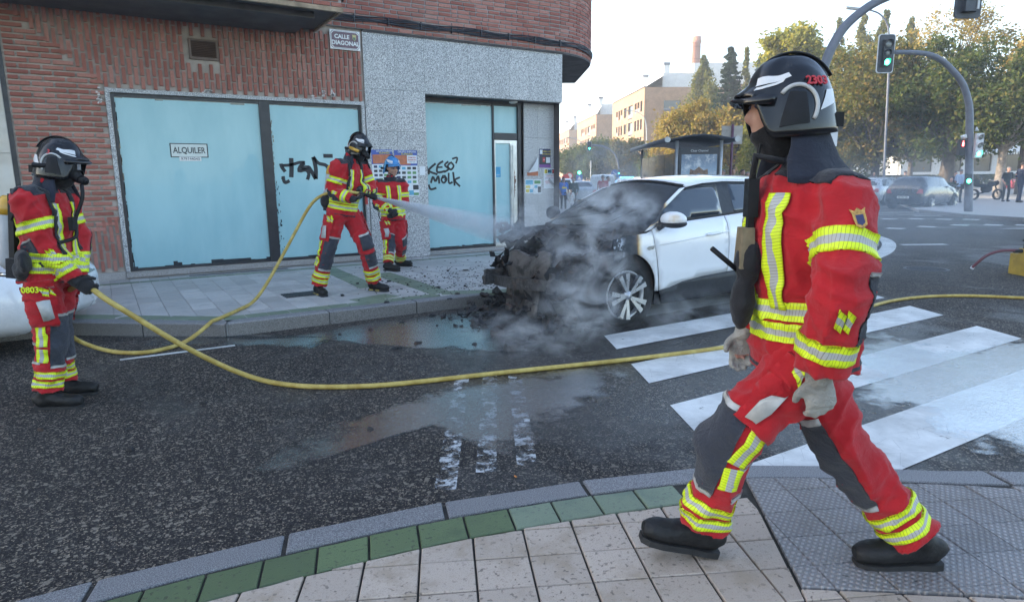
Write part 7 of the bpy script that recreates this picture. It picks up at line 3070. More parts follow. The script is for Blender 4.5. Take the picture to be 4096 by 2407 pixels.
def apartment(label, xc, y0, L, W, Hh, seed):
    """block beside the far street: camera metres xc (street face), y0 (near end)"""
    rd = random.Random(seed)
    o = cw(xc, y0)
    t = empty('apartment_block', o, label, 'building', 'apartment blocks along the side street')
    ef = (C_FWD - C_RGT * .07).normalized()
    er = V((ef.y, -ef.x, 0))
    holes, kinds = [], []
    for r in range(5):
        z = 1.0 + r * 3.05
        if z + 1.6 > Hh:
            break
        for u0, w_, k_i in ((1.3, 1.4, 0), (3.2, 1.4, 0), (5.1, 1.4, 0), (7.8, 3.4, 2), (12.2, 2.4, 1), (15.8, 1.4, 0), (17.8, 1.4, 0), (19.8, 1.4, 0)):
            if u0 + w_ < L:
                zz0 = z if k_i != 2 else z - .6
                holes.append((u0, u0 + w_, zz0 - .2, z + 1.65))
                kinds.append(k_i)
    wb = MB()
    facade(wb, o, ef, -er, L, Hh, holes, .28)
    eh, ek = [], []
    for r in range(5):
        z = 1.0 + r * 3.05
        if z + 1.6 > Hh:
            break
        if W > 8:
            eh += [(3.4, 6.4, z - .3, z + 1.5)]
            if W > 13:
                eh += [(10.5, 12.9, z - .3, z + 1.5)]
    facade(wb, o, er, -ef, W, Hh, eh, .28)
    c0_, c1_ = o + er * W, o + ef * L
    wb.add([c0_, c0_ + ef * L, c0_ + ef * L + V((0, 0, Hh)), c0_ + V((0, 0, Hh))], [(0, 1, 2, 3)])
    wb.add([o + V((0, 0, Hh)), c0_ + V((0, 0, Hh)), c0_ + ef * L + V((0, 0, Hh)), c1_ + V((0, 0, Hh))], [(0, 1, 2, 3)])
    obj('wall', wb, MATS['tan_brick'], t)
    for (h, k_i) in zip(holes, kinds):
        p = o + ef * ((h[0] + h[1]) / 2) + V((0, 0, (h[2] + h[3]) / 2)) + er * .25
        M = Matrix((ef, er, ZUP)).transposed()
        wn_ = obj('window', MB().box(p, (h[1] - h[0], .06, h[3] - h[2]), M), MATS['dark_glass'], t)
        if k_i == 0 and rd.random() < .6:
            obj('shutter', MB().box(p + ef * (h[1] - h[0]) * .62 - er * .22, ((h[1] - h[0]) * .34, .05, h[3] - h[2]), M), MATS['pale_shutter' if rd.random() < .5 else 'shutter_grey'], t)
        elif k_i == 1:
            obj('mullion', MB().box(p - er * .06, (.10, .08, h[3] - h[2]), M), MATS['white_render'], wn_)
        else:
            obj('railing', MB().box(p - er * .20 - V((0, 0, (h[3] - h[2]) * .28)), (h[1] - h[0], .05, .75), M), MATS['shutter_grey'], t)
    for h in eh:
        p = o + er * ((h[0] + h[1]) / 2) + V((0, 0, (h[2] + h[3]) / 2)) + ef * .25
        M = Matrix((er, ef, ZUP)).transposed()
        wn_ = obj('window', MB().box(p, (h[1] - h[0], .06, h[3] - h[2]), M), MATS['dark_glass'], t)
        obj('railing', MB().box(p - ef * .2 - V((0, 0, .6)), (h[1] - h[0], .04, .5), M), MATS['shutter_grey'], t)
    # white attic set back from the edge, with flues
    ab = MB()
    M = Matrix((ef, er, ZUP)).transposed()
    pc = o + ef * (L * .5) + er * (W * .55) + V((0, 0, Hh + 1.3))
    ab.box(pc, (L * .86, W * .62, 2.6), M)
    at_ = obj('attic', ab, MATS['white_render'], t)
    for i in range(2):
        q = o + ef * (L * (.12 + .55 * i)) + er * (W * .30) + V((0, 0, Hh + 2.0))
        fl = obj('flue', MB().box(q, (1.1, 1.0, 4.0), M), MATS['white_render'], t)
        obj('flue_cap', MB().box(q + V((0, 0, 2.25)), (1.2, 1.1, .4), M), MATS['shutter_grey'], fl)
    rb = MB()
    rb.add([o + er * .1 + V((0, 0, Hh)), c1_ + er * .1 + V((0, 0, Hh)), c1_ + er * W * .24 + V((0, 0, Hh + 2.1)), o + er * W * .24 + V((0, 0, Hh + 2.1))], [(0, 1, 2, 3)])
    obj('terrace_awning', rb, MATS['pale_shutter'], t)
    cp = MB()
    cp.box(o + ef * L / 2 + V((0, 0, Hh + .06)), (L + .2, .35, .12), M)
    obj('coping', cp, MATS['shutter_grey'], t)
    return t


apartment('tan brick apartment block with white attic just before the chimney', 23.1, 116, 24.5, 15, 16.9, 1)
apartment('tan brick apartment block in the middle of the row, planted terrace on top', 20.9, 163, 27, 5.5, 16.9, 2)
apartment('tan brick apartment block at the far end of the row beside the granite pillar', 18.6, 212, 30, 8, 16.9, 3)
# low wing of the first block behind the shelter
b = MB()
o_ = cw(23.2 + 15, 117)
wg = empty('apartment_wing', o_, 'tan brick wing with dark windows half hidden by conifers', 'building')
facade(b, o_ - C_RGT * 0, C_RGT, -C_FWD, 16, 17.4, [(2, 4.6, 12.6, 14.4), (2, 4.6, 9.5, 11.3), (2, 4.6, 6.4, 8.2)], .3)
obj('wall', b, MATS['tan_brick'], wg)
for z in (13.5, 10.4, 7.3):
    obj('window', MB().box(o_ + C_RGT * 3.3 + C_FWD * .3 + V((0, 0, z)), (2.6, .05, 1.8), Matrix((C_RGT, C_FWD, ZUP)).transposed()), MATS['dark_glass'], wg)
wh = MB()
wh.box(o_ + C_RGT * 1 + C_FWD * 6 + V((0, 0, 19)), (14, 8, 4.5), Matrix((C_RGT, C_FWD, ZUP)).transposed())
obj('attic', wh, MATS['white_render'], wg)
# red tiled roof tip beyond
b = MB()
p = at(2228, 560, 250)
b.prism([(p.x - 8, p.y - 8), (p.x + 5, p.y - 8), (p.x + 5, p.y + 5), (p.x - 8, p.y + 5)], 0, p.z - 4)
hb_ = empty('red_roof_house', (p.x, p.y, 0), 'distant pale house with red tiled roof at the end of the side street', 'building')
obj('wall', b, MATS['white_render'], hb_)
b = MB()
b.add([(p.x - 9, p.y - 9, p.z - 4), (p.x + 6, p.y - 9, p.z - 4), (p.x + 6, p.y + 6, p.z - 4), (p.x - 9, p.y + 6, p.z - 4), (p.x - 1.5, p.y - 1.5, p.z + 1.5)], [(0, 1, 4), (1, 2, 4), (2, 3, 4), (3, 0, 4)])
obj('roof', b, MATS['roof_red'], hb_)
# factory chimney
m_brick('chimney_brick', (.33, .13, .08), (.38, .16, .10), (.42, .19, .13))
p = at(2766, 700, 172)
zt = at(2766, 148, 172).z
b = MB()
b.lathe((p.x, p.y, 0), ZUP, [(0, 1.55), (zt * .5, 1.25), (zt - 1.6, 1.0), (zt - 1.5, 1.18), (zt - .9, 1.18), (zt - .8, 1.0), (zt, 1.02), (zt, .8)], 24)
ch_ = empty('factory_chimney', (p.x, p.y, 0), 'tall round red brick chimney rising behind the apartment block', 'chimney')
obj('shaft', b, MATS['chimney_brick'], ch_, True)
for i in range(7):
    b = MB().lathe((p.x, p.y, zt * (.45 + .08 * i)), ZUP, [(0, 1.27 - .033 * i), (.12, 1.27 - .033 * i)], 24, True)
    obj('iron_hoop', b, MATS['rust'], ch_)
# pale shop building with striped awnings behind the park trees
p0 = at(3600, 700, 76)
sb = empty('pale_shop_building', (p0.x, p0.y, 0), 'pale building with scalloped white awnings behind the park trees', 'building')
W_ = 26
hol = [(1.2 + 3.4 * i, 3.6 + 3.4 * i, .3, 2.6) for i in range(7)]
b = MB()
facade(b, p0, C_RGT, -C_FWD, W_, 9.0, hol + [(1.6 + 3.4 * i, 3.2 + 3.4 * i, 4.4, 6.2) for i in range(7)], .25)
b.add([p0, p0 + C_FWD * 10, p0 + C_FWD * 10 + ZUP * 9, p0 + ZUP * 9], [(0, 1, 2, 3)])
obj('wall', b, MATS['white_render'], sb)
Mc = Matrix((C_RGT, C_FWD, ZUP)).transposed()
for i in range(7):
    obj('shop_window', MB().box(p0 + C_RGT * (2.4 + 3.4 * i) + C_FWD * .2 + ZUP * 1.45, (2.4, .05, 2.3), Mc), MATS['dark_glass'], sb)
    obj('window', MB().box(p0 + C_RGT * (2.4 + 3.4 * i) + C_FWD * .2 + ZUP * 5.3, (1.6, .05, 1.8), Mc), MATS['dark_glass'], sb)
    b = MB()
    q = p0 + C_RGT * (.9 + 3.4 * i) + ZUP * 3.0
    b.add([q, q + C_RGT * 3.0, q + C_RGT * 3.0 - C_FWD * 1.3 - ZUP * .55, q - C_FWD * 1.3 - ZUP * .55], [(0, 1, 2, 3)])
    for j in range(10):
        e = q - C_FWD * 1.3 - ZUP * .55 + C_RGT * (.3 * j)
        b.add([e + C_RGT * .03, e + C_RGT * .27, e + C_RGT * .22 - ZUP * .3, e + C_RGT * .08 - ZUP * .3], [(0, 1, 2, 3)])
    obj('awning', b, MATS['white_render'], sb)

# ================================================================== street furniture
mat('pole_grey', (.15, .16, .19), .5, .12, 4, .1, 60)
mat('pole_pale', (.45, .46, .47), .45, .1, 6, metal=.4)
mat('signal_body', (.022, .024, .028), .5, .2, 8)
mat('signal_back', (.06, .065, .075), .5, .2, 8)
mat('signal_white', (.6, .61, .62), .5, .08, 8)
mat('lens_off', (.16, .17, .16), .25, .3, 30, coat=.5)
mat('lens_green', (.02, .35, .16), .3, emit=(.05, 1.0, .50), estr=5.0)
mat('lens_red', (.5, .03, .03), .3, emit=(1.0, .10, .10), estr=4.0)
mat('sign_blue', (.03, .11, .36), .4)
mat('sign_red', (.45, .03, .03), .4)
mat('sign_back', (.38, .34, .30), .6, .1, 6)
mat('pole_maroon', (.12, .045, .075), .55)


def signal_head(par, c, e1, e3, s=1.0, lit=2, m='signal_body', board=True, white=False):
    """three-lens head facing e3; c = centre"""
    c, e1, e3 = V(c), V(e1).normalized(), V(e3).normalized()
    M = Matrix((e1, e3, ZUP)).transposed()
    if board:
        w_, h_ = .32 * s, .70 * s
        pl_ = []
        for (sx, sz, a0) in ((1, -1, -90), (1, 1, 0), (-1, 1, 90), (-1, -1, 180)):
            for a in range(0, 91, 30):
                pl_.append((sx * (w_ - .1 * s) + .1 * s * math.cos(rad(a0 + a)), sz * (h_ - .1 * s) + .1 * s * math.sin(rad(a0 + a))))
        hd2 = obj('backboard', MB().slab(c, e1, ZUP, pl_, .03, e3), MATS['signal_white'], par)
        obj('board_face', MB().slab(c + e3 * .031, e1, ZUP, [(x * .91, z * .96) for x, z in pl_], .006, e3), MATS['signal_back'], hd2)
    bx_ = obj('signal_box', MB().box(c + e3 * .09, (.30 * s, .12, .96 * s), M), MATS['signal_white' if white else m], par)
    for i in range(3):
        z = (.32 - .32 * i) * s
        r = (.14 if i == 0 and board else .105) * s
        p = c + ZUP * z + e3 * .15
        lm = 'lens_off'
        if i == lit:
            lm = 'lens_green' if i == 2 else 'lens_red'
        b = MB()
        b.lathe(p, e3, [(0, r), (.02, r * .9), (.03, r * .5), (.032, .001)], 20)
        obj('lens', b, MATS[lm], bx_, True)
        b = MB()
        rg_ = []
        for k in range(15):
            a = rad(-30 + 240 * k / 14)
            q = e1 * math.cos(a) + ZUP * math.sin(a)
            rg_.append((p + q * r * 1.1, p + q * r * 1.1 + e3 * (.14 * s * (.4 + .6 * max(0, math.sin(a))))))
        b.add([x for pr in rg_ for x in pr], [(2 * k, 2 * k + 2, 2 * k + 3, 2 * k + 1) for k in range(14)])
        obj('hood', b, MATS[m if not white else 'signal_white'], bx_, True)
    return bx_


# arched mast beyond the junction
pb_ = gp(3873, 846, .12)
dS = pb_.dot(C_FWD)
ts = empty('traffic_signal', pb_, 'grey arched mast with green traffic light hanging over the junction, on plaza kerb', 'traffic light')
path = [at(u, v, dS) for u, v in ((3873, 846), (3876, 700), (3878, 560), (3878, 450), (3872, 400), (3850, 335), (3812, 285), (3770, 245), (3720, 220), (3670, 212), (3610, 210), (3575, 210))]
path[0].z = .1
q = [V(x) for x in spl([tuple(x) for x in path], 44)]
b = MB()
b.tube(q, [.15 - .075 * i / 43 for i in range(44)], 12)
obj('mast', b, MATS['pole_grey'], ts, True)
signal_head(ts, at(3542, 216, dS), C_RGT, -C_FWD, 1.0)
pp_ = at(3845, 590, dS)
b = MB().box(pp_, (.24, .16, .58), Mc)
pd = obj('pedestrian_signal', b, MATS['signal_body'], ts)
fig = MB()
o_ = pp_ - C_FWD * .09 + ZUP * .14
fig.slab(o_, C_RGT, ZUP, [(-.03, -.10), (.03, -.10), (.035, .04), (.0, .06), (-.035, .04)], .01, -C_FWD)
fig.ell(o_ + ZUP * .085, (.025, .01, .025), None, 10, 6)
obj('standing_figure', fig, MATS['lens_red'], pd)
b = MB()
b.cyl(pp_ + ZUP * .36 - C_RGT * .05, pp_ + ZUP * .42 + C_RGT * .10 - C_FWD * .1, .08, 12)
obj('sounder', b, MATS['signal_white'], ts, True)
signal_head(ts, at(3907, 583, dS - .1), C_RGT, -C_FWD, .95, board=False, white=True)
b = MB().cyl(at(3907, 524, dS), at(3907, 508, dS), .07, 10, .01)
obj('finial', b, MATS['signal_white'], ts, True)
b = MB()
b.cyl(at(3845, 600, dS), at(3875, 600, dS), .03, 8).cyl(at(3875, 575, dS), at(3900, 575, dS), .03, 8)
obj('bracket', b, MATS['pole_grey'], ts)['kind'] = 'stuff'
lo_ = at(3872, 718, dS - .2)
b = MB().box(lo_, (.2, .12, .42), Mc)
rp_ = obj('repeater', b, MATS['signal_body'], ts)
obj('lens', MB().lathe(lo_ - C_FWD * .065 - ZUP * .06, -C_FWD, [(0, .085), (.02, .07), (.024, .001)], 16), MATS['lens_green'], rp_, True)

# arched mast on the pavement corner, seen past the walking firefighter
d2 = 12.4
pb_ = at(3262, 700, d2)
t2 = empty('traffic_signal', (pb_.x, pb_.y, FZ), 'grey arched mast with signal seen from behind, foot on the shop side pavement corner', 'traffic light')
path = [V((pb_.x, pb_.y, FZ)), at(3264, 600, d2), at(3268, 450, d2), at(3282, 330, d2), at(3310, 230, d2), at(3362, 130, d2), at(3430, 60, d2), at(3520, 2, d2), at(3640, -40, d2), at(3760, -52, d2), at(3850, -52, d2)]
q = [V(x) for x in spl([tuple(x) for x in path], 44)]
b = MB()
b.tube(q, [.095 - .03 * i / 43 for i in range(44)], 14)
obj('mast', b, MATS['pole_grey'], t2, True)
bc = at(3880, -35, d2)
pl_ = []
w_, h_ = .235, .46
for (sx, sz, a0) in ((1, -1, -90), (1, 1, 0), (-1, 1, 90), (-1, -1, 180)):
    for a in range(0, 91, 30):
        pl_.append((sx * (w_ - .07) + .07 * math.cos(rad(a0 + a)), sz * (h_ - .07) + .07 * math.sin(rad(a0 + a))))
obj('backboard', MB().slab(bc, C_RGT, ZUP, pl_, .03, C_FWD), MATS['signal_back'], t2)
b = MB().box(bc - C_FWD * .06 - ZUP * .05, (.24, .12, .62), Mc)
obj('signal_box', b, MATS['signal_back'], t2)
b = MB().box(bc - C_FWD * .13 + C_RGT * .09 - ZUP * .08, (.035, .02, .5), Mc)
obj('cable_duct', b, MATS['pole_pale'], t2)
bx_ = at(3322, 540, d2)
b = MB().box(bx_, (.19, .16, .42), Mc)
s_o = obj('pedestrian_signal', b, MATS['signal_white'], t2)
b = MB()
b.cyl(bx_ + ZUP * .26 - C_RGT * .06, bx_ + ZUP * .30 + C_RGT * .08, .07, 14)
obj('sounder', b, MATS['signal_white'], s_o, True)
b = MB().cyl(at(3270, 560, d2), bx_, .02, 8)
obj('bracket', b, MATS['pole_grey'], t2)

# arched signal far down the side street
d3 = 60
pb_ = at(2478, 700, d3)
t3 = empty('traffic_signal', (pb_.x, pb_.y, 0), 'slim arched mast with green light over the side street, blue arrow disc on its post', 'traffic light')
path = [V((pb_.x, pb_.y, 0)), at(2476, 700, d3), at(2473, 660, d3), at(2466, 630, d3), at(2450, 607, d3), at(2425, 590, d3), at(2395, 583, d3), at(2368, 581, d3)]
q = [V(x) for x in spl([tuple(x) for x in path], 30)]
b = MB()
b.tube(q, .075, 8)
obj('mast', b, MATS['pole_grey'], t3, True)
signal_head(t3, at(2357, 586, d3), C_RGT, -C_FWD, .62)
signal_head(t3, at(2474, 687, d3 - .3), C_RGT, -C_FWD, .5, board=False)
c = at(2459, 694, d3 - .5)
b = MB().lathe(c, -C_FWD, [(0, .33), (.02, .33)], 24)
ds = obj('arrow_disc', b, MATS['sign_blue'], t3)
b = MB()
b.slab(c - C_FWD * .025, (C_RGT - ZUP).normalized(), (C_RGT + ZUP).normalized(), [(-.22, -.035), (.05, -.035), (.05, -.12), (.22, 0), (.05, .12), (.05, .035), (-.22, .035)], .005, -C_FWD)
obj('arrow', b, MATS['signal_white'], ds)
c = at(2474, 714, d3 - .5)
obj('crossing_sign', MB().box(c, (.6, .03, .6), Mc), MATS['sign_blue'], t3)
obj('triangle', MB().slab(c - C_FWD * .02, C_RGT, ZUP, [(-.22, -.2), (.22, -.2), (0, .2)], .005, -C_FWD), MATS['signal_white'], t3)


def sign_post(label, u, v, d, r, m, inner=None, name='road_sign'):
    c = at(u, v, d)
    t = empty(name, (c.x, c.y, 0), label, 'sign')
    obj('post', MB().cyl((c.x, c.y, 0), c + C_FWD * .05, .04, 8), MATS['pole_pale'], t, True)
    dd = obj('disc', MB().lathe(c, -C_FWD, [(0, r), (.02, r)], 20), MATS[m], t)
    if inner:
        obj('disc_centre', MB().lathe(c - C_FWD * .022, -C_FWD, [(0, r * .72), (.004, r * .72)], 20), MATS[inner], dd)
    return t


sign_post('round white sign with red rim by the side street crossing', 2278, 704, 66, .34, 'sign_red', 'signal_white')
sign_post('round red no entry disc behind the blue shirt man', 2263, 713, 64, .38, 'sign_red')
c = at(2317, 712, 70)
t = empty('road_sign', (c.x, c.y, 0), 'square blue pedestrian crossing sign under small green light in side street', 'sign')
obj('post', MB().cyl((c.x, c.y, 0), c, .04, 8), MATS['pole_pale'], t)
obj('plate', MB().box(c - C_FWD * .05, (.65, .03, .65), Mc), MATS['sign_blue'], t)
obj('triangle', MB().slab(c - C_FWD * .07, C_RGT, ZUP, [(-.22, -.2), (.22, -.2), (0, .2)], .005, -C_FWD), MATS['signal_white'], t)
obj('lens', MB().lathe(at(2317, 703, 70) + ZUP * .3 - C_FWD * .1, -C_FWD, [(0, .16), (.02, .001)], 12), MATS['lens_green'], t)


def lamp_post(label, base_u, d, pts, r=.07, m='pole_pale'):
    p = at(base_u, 700, d)
    t = empty('street_lamp', (p.x, p.y, 0), label, 'street lamp')
    path = [V((p.x, p.y, 0))] + [at(u, v, d) for u, v in pts]
    q = [V(x) for x in spl([tuple(x) for x in path], 30)]
    obj('pole', MB().tube(q, [r * (1.3 - .7 * i / 29) for i in range(30)], 8), MATS[m], t, True)
    e_ = path[-1]
    dr = (path[-1] - path[-2]).normalized()
    obj('lamp_head', MB().box(e_ + dr * .35, (.9, .28, .12), Matrix((dr, C_FWD, dr.cross(C_FWD))).transposed(), .8), MATS['pole_pale'], t)
    return t


lamp_post('street lamp with long curved arm in front of the first apartment block', 2586, 100, [(2586, 620), (2586, 520), (2580, 480), (2566, 458), (2540, 446), (2516, 444)])
lamp_post('street lamp with curved arm in front of the middle apartment block', 2327, 105, [(2327, 650), (2326, 590), (2320, 568), (2305, 556), (2286, 553)])
lamp_post('tall street lamp whose curved arm shows above the poplars and arch', 3540, 44, [(3545, 500), (3556, 250), (3556, 150), (3548, 95), (3520, 58), (3480, 42), (3430, 37)], .065, 'pole_grey')
lamp_post('thin lamp post beyond the grey saloon in side street smoke', 2363, 75, [(2363, 690), (2363, 671)], .05)

# grey sign back on a maroon post
d4 = 21
c = at(2930, 540, d4)
t = empty('sign_board', (c.x, c.y, .1), 'grey back of a square sign board on a maroon post beside the bus shelter', 'sign')
obj('post', MB().cyl((c.x, c.y, 0), at(2932, 498, d4), .04, 10), MATS['pole_maroon'], t, True)
obj('board', MB().box(c + C_FWD * .06, (.66, .03, .56), Mc), MATS['sign_back'], t)
obj('board_rib', MB().box(c + C_FWD * .035 + ZUP * .15, (.6, .02, .04), Mc), MATS['sign_back'], t)
obj('board_rib', MB().box(c + C_FWD * .035 - ZUP * .15, (.6, .02, .04), Mc), MATS['sign_back'], t)

# ------------------------------------------------------------------ bus shelter
mat('shelter_dark', (.03, .034, .045), .4, .15, 6)
k_ = NT('shelter_glass')
_g = k_.n('BsdfGlossy')
_g.inputs['Roughness'].default_value = .08
_d = k_.n('BsdfDiffuse')
k_.set(_d.inputs[0], k_.mix(k_.rmp(k_.noise(3, 4, .6, k_.sc(k_.co(), (1, 1, .2))), .35, .7), (.055, .065, .085), (.12, .135, .16)))
_t = k_.n('BsdfTransparent')
_m = k_.n('MixShader')
_m.inputs[0].default_value = .55
k_.t.links.new(_t.outputs[0], _m.inputs[1])
k_.t.links.new(_d.outputs[0], _m.inputs[2])
_m2 = k_.n('MixShader')
_m2.inputs[0].default_value = .15
k_.t.links.new(_m.outputs[0], _m2.inputs[1])
k_.t.links.new(_g.outputs[0], _m2.inputs[2])
MATS['shelter_glass'] = k_.done(_m2.outputs[0])
o_ = at(2704, 700, 20)
o_.z = .12
bs = empty('bus_shelter', o_, 'dark glass bus shelter with lit advert panel behind the burnt car', 'bus shelter')
sf = (C_FWD * .995 + C_RGT * .03).normalized()
sr = V((sf.y, -sf.x, 0))
Ms = Matrix((sr, sf, ZUP)).transposed()
P_ = lambda x, y, z: o_ + sr * x + sf * y + ZUP * z
for x, y in ((0, 0), (1.32, 0), (0, 6.2), (1.32, 6.2)):
    obj('post', MB().cyl(P_(x, y, -.1), P_(x, y, 2.5), .05, 12), MATS['pole_pale'], bs, True)
obj('advert_case', MB().box(P_(.66, .02, 1.2), (1.2, .16, 2.2), Ms), MATS['shelter_dark'], bs)
ad = obj('advert_sheet', MB().box(P_(.66, -.07, 1.22), (1.06, .01, 1.75), Ms), None, bs)
k = NT('advert_sky')
Pp = k.co('Position')
s_ = k.n('SeparateXYZ')
k.set(s_.inputs[0], Pp)
c = k.ramp(k.rmp(s_.outputs[2], .35, 2.05, 0, 1, False), [(0, (.16, .13, .06)), (.30, (.22, .19, .10)), (.42, (.55, .55, .5)), (.6, (.42, .50, .58)), (.85, (.20, .30, .42)), (1, (.10, .17, .27))])
c = k.mix(k.math('MULTIPLY', k.rmp(k.noise(4, 5, .6, Pp), .45, .7), k.rmp(s_.outputs[2], 1.0, 1.4)), c, (.5, .55, .6))
ad.data.materials.clear()
ad.data.materials.append(k.done(k.pbsdf(color=c, rough=.25, coat=.5)))
chs = MB()
ca = P_(.66, -.078, 1.22)
chs.slab(ca, sr, ZUP, [(-.28, -.45), (.28, -.45), (.30, .05), (.26, .45), (.14, .40), (.0, .52), (-.14, .40), (-.26, .45), (-.30, .05)], .004, -sf)
obj('advert_armchair', chs, mat('chair_brown', (.20, .13, .09), .5, .4, 14), bs)
chs = MB()
chs.slab(ca - sf * .005, sr, ZUP, [(-.17, -.4), (.17, -.4), (.18, .25), (.0, .32), (-.18, .25)], .003, -sf)
obj('advert_cushion', chs, mat('chair_blue', (.10, .14, .20), .5, .4, 14), bs)
text_obj('Clear Channel', .09, P_(.66, -.065, 2.2), sr, ZUP, MATS['signal_white'], bs)
for i in range(4):
    obj('glass_pane', MB().box(P_(-.02, .85 + 1.5 * i, 1.15), (.012, 1.42, 2.0), Ms), MATS['shelter_glass'], bs)
    obj('glass_pane', MB().box(P_(1.32, .85 + 1.5 * i, 1.15), (.012, 1.42, 2.0), Ms), MATS['shelter_glass'], bs)
rb = []
for i in range(9):
    x = -.35 + 2.05 * i / 8
    rb.append([P_(x, -.25, 2.46 + .16 * math.sin(math.pi * i / 8)), P_(x, 6.6, 2.46 + .16 * math.sin(math.pi * i / 8))])
b = MB()
b.add([p for r in rb for p in r], [(2 * i, 2 * i + 1, 2 * i + 3, 2 * i + 2) for i in range(8)])
ro = obj('roof', b, MATS['shelter_dark'], bs, True)
md = ro.modifiers.new('t', 'SOLIDIFY')
md.thickness = .06
for x in (-.35, 1.70):
    b = MB().cyl(P_(x, -.3, 2.52), P_(x, 6.6, 2.52), .075, 12)
    obj('gutter_tube', b, MATS['pole_grey'], bs, True)
    obj('tube_cap', MB().cyl(P_(x, -.33, 2.52), P_(x, -.30, 2.52), .085, 14), MATS['pole_pale'], bs)
b = MB().box(P_(.65, 5.9, .5), (1.1, .05, .05), Ms).box(P_(.9, 3.2, .45), (.4, 4.0, .05), Ms)
obj('bench', b, MATS['shelter_dark'], bs)['kind'] = 'stuff'
# ================================================================== parked and passing cars
mat('paint_black', (.012, .014, .02), .25, .1, 4, coat=.9, coatr=.03)
mat('paint_silver', (.42, .44, .47), .3, .06, 4, metal=.3, coat=.6)
mat('paint_red', (.32, .02, .03), .3, .08, 4, coat=.7)
mat('paint_white', (.70, .71, .73), .3, .05, 4, coat=.7)
mat('paint_grey', (.26, .29, .33), .3, .06, 4, metal=.2, coat=.6)
mat('tail_red', (.35, .015, .02), .25, coat=.6)
mat('blue_lamp', (.02, .10, .5), .2, emit=(.1, .4, 1.0), estr=1.5)
mat('plate_white', (.62, .62, .6), .5)
HATCH = [(-.5, .34, .62, .66, .80, .72), (-.485, .22, .82, .92, .95, .78), (-.44, .20, .90, 1.22, .99, .72), (-.38, .20, .93, .985 * 1.42, 1.0, .70), (-.25, .20, .92, 1.45, 1.0, .72), (-.02, .20, .91, 1.46, 1.0, .73), (.10, .20, .90, 1.40, 1.0, .71), (.20, .20, .90, 1.14, 1.0, .76), (.28, .20, .88, .96, .99, .84), (.40, .20, .80, .84, .96, .80), (.475, .22, .68, .72, .90, .74), (.5, .32, .56, .58, .78, .66)]
SEDAN = [(-.5, .34, .66, .70, .80, .74), (-.48, .22, .88, .94, .95, .82), (-.36, .20, .92, 1.00, .99, .82), (-.28, .20, .92, 1.18, 1.0, .74), (-.19, .20, .92, 1.40, 1.0, .70), (-.02, .20, .91, 1.43, 1.0, .72), (.10, .20, .90, 1.36, 1.0, .71), (.20, .20, .90, 1.10, 1.0, .76), (.27, .20, .88, .96, .99, .84), (.40, .20, .80, .84, .96, .80), (.475, .22, .68, .72, .90, .74), (.5, .32, .56, .58, .78, .66)]
VAN = [(-.5, .34, .9, 1.6, .95, .86), (-.49, .22, 1.0, 1.80, 1.0, .88), (-.35, .20, 1.0, 1.86, 1.0, .88), (-.05, .20, 1.0, 1.86, 1.0, .88), (.10, .20, 1.0, 1.80, 1.0, .86), (.22, .20, 1.0, 1.40, 1.0, .82), (.30, .20, .98, 1.08, 1.0, .86), (.42, .20, .88, .94, .96, .82), (.48, .22, .72, .78, .92, .76), (.5, .32, .6, .62, .8, .7)]


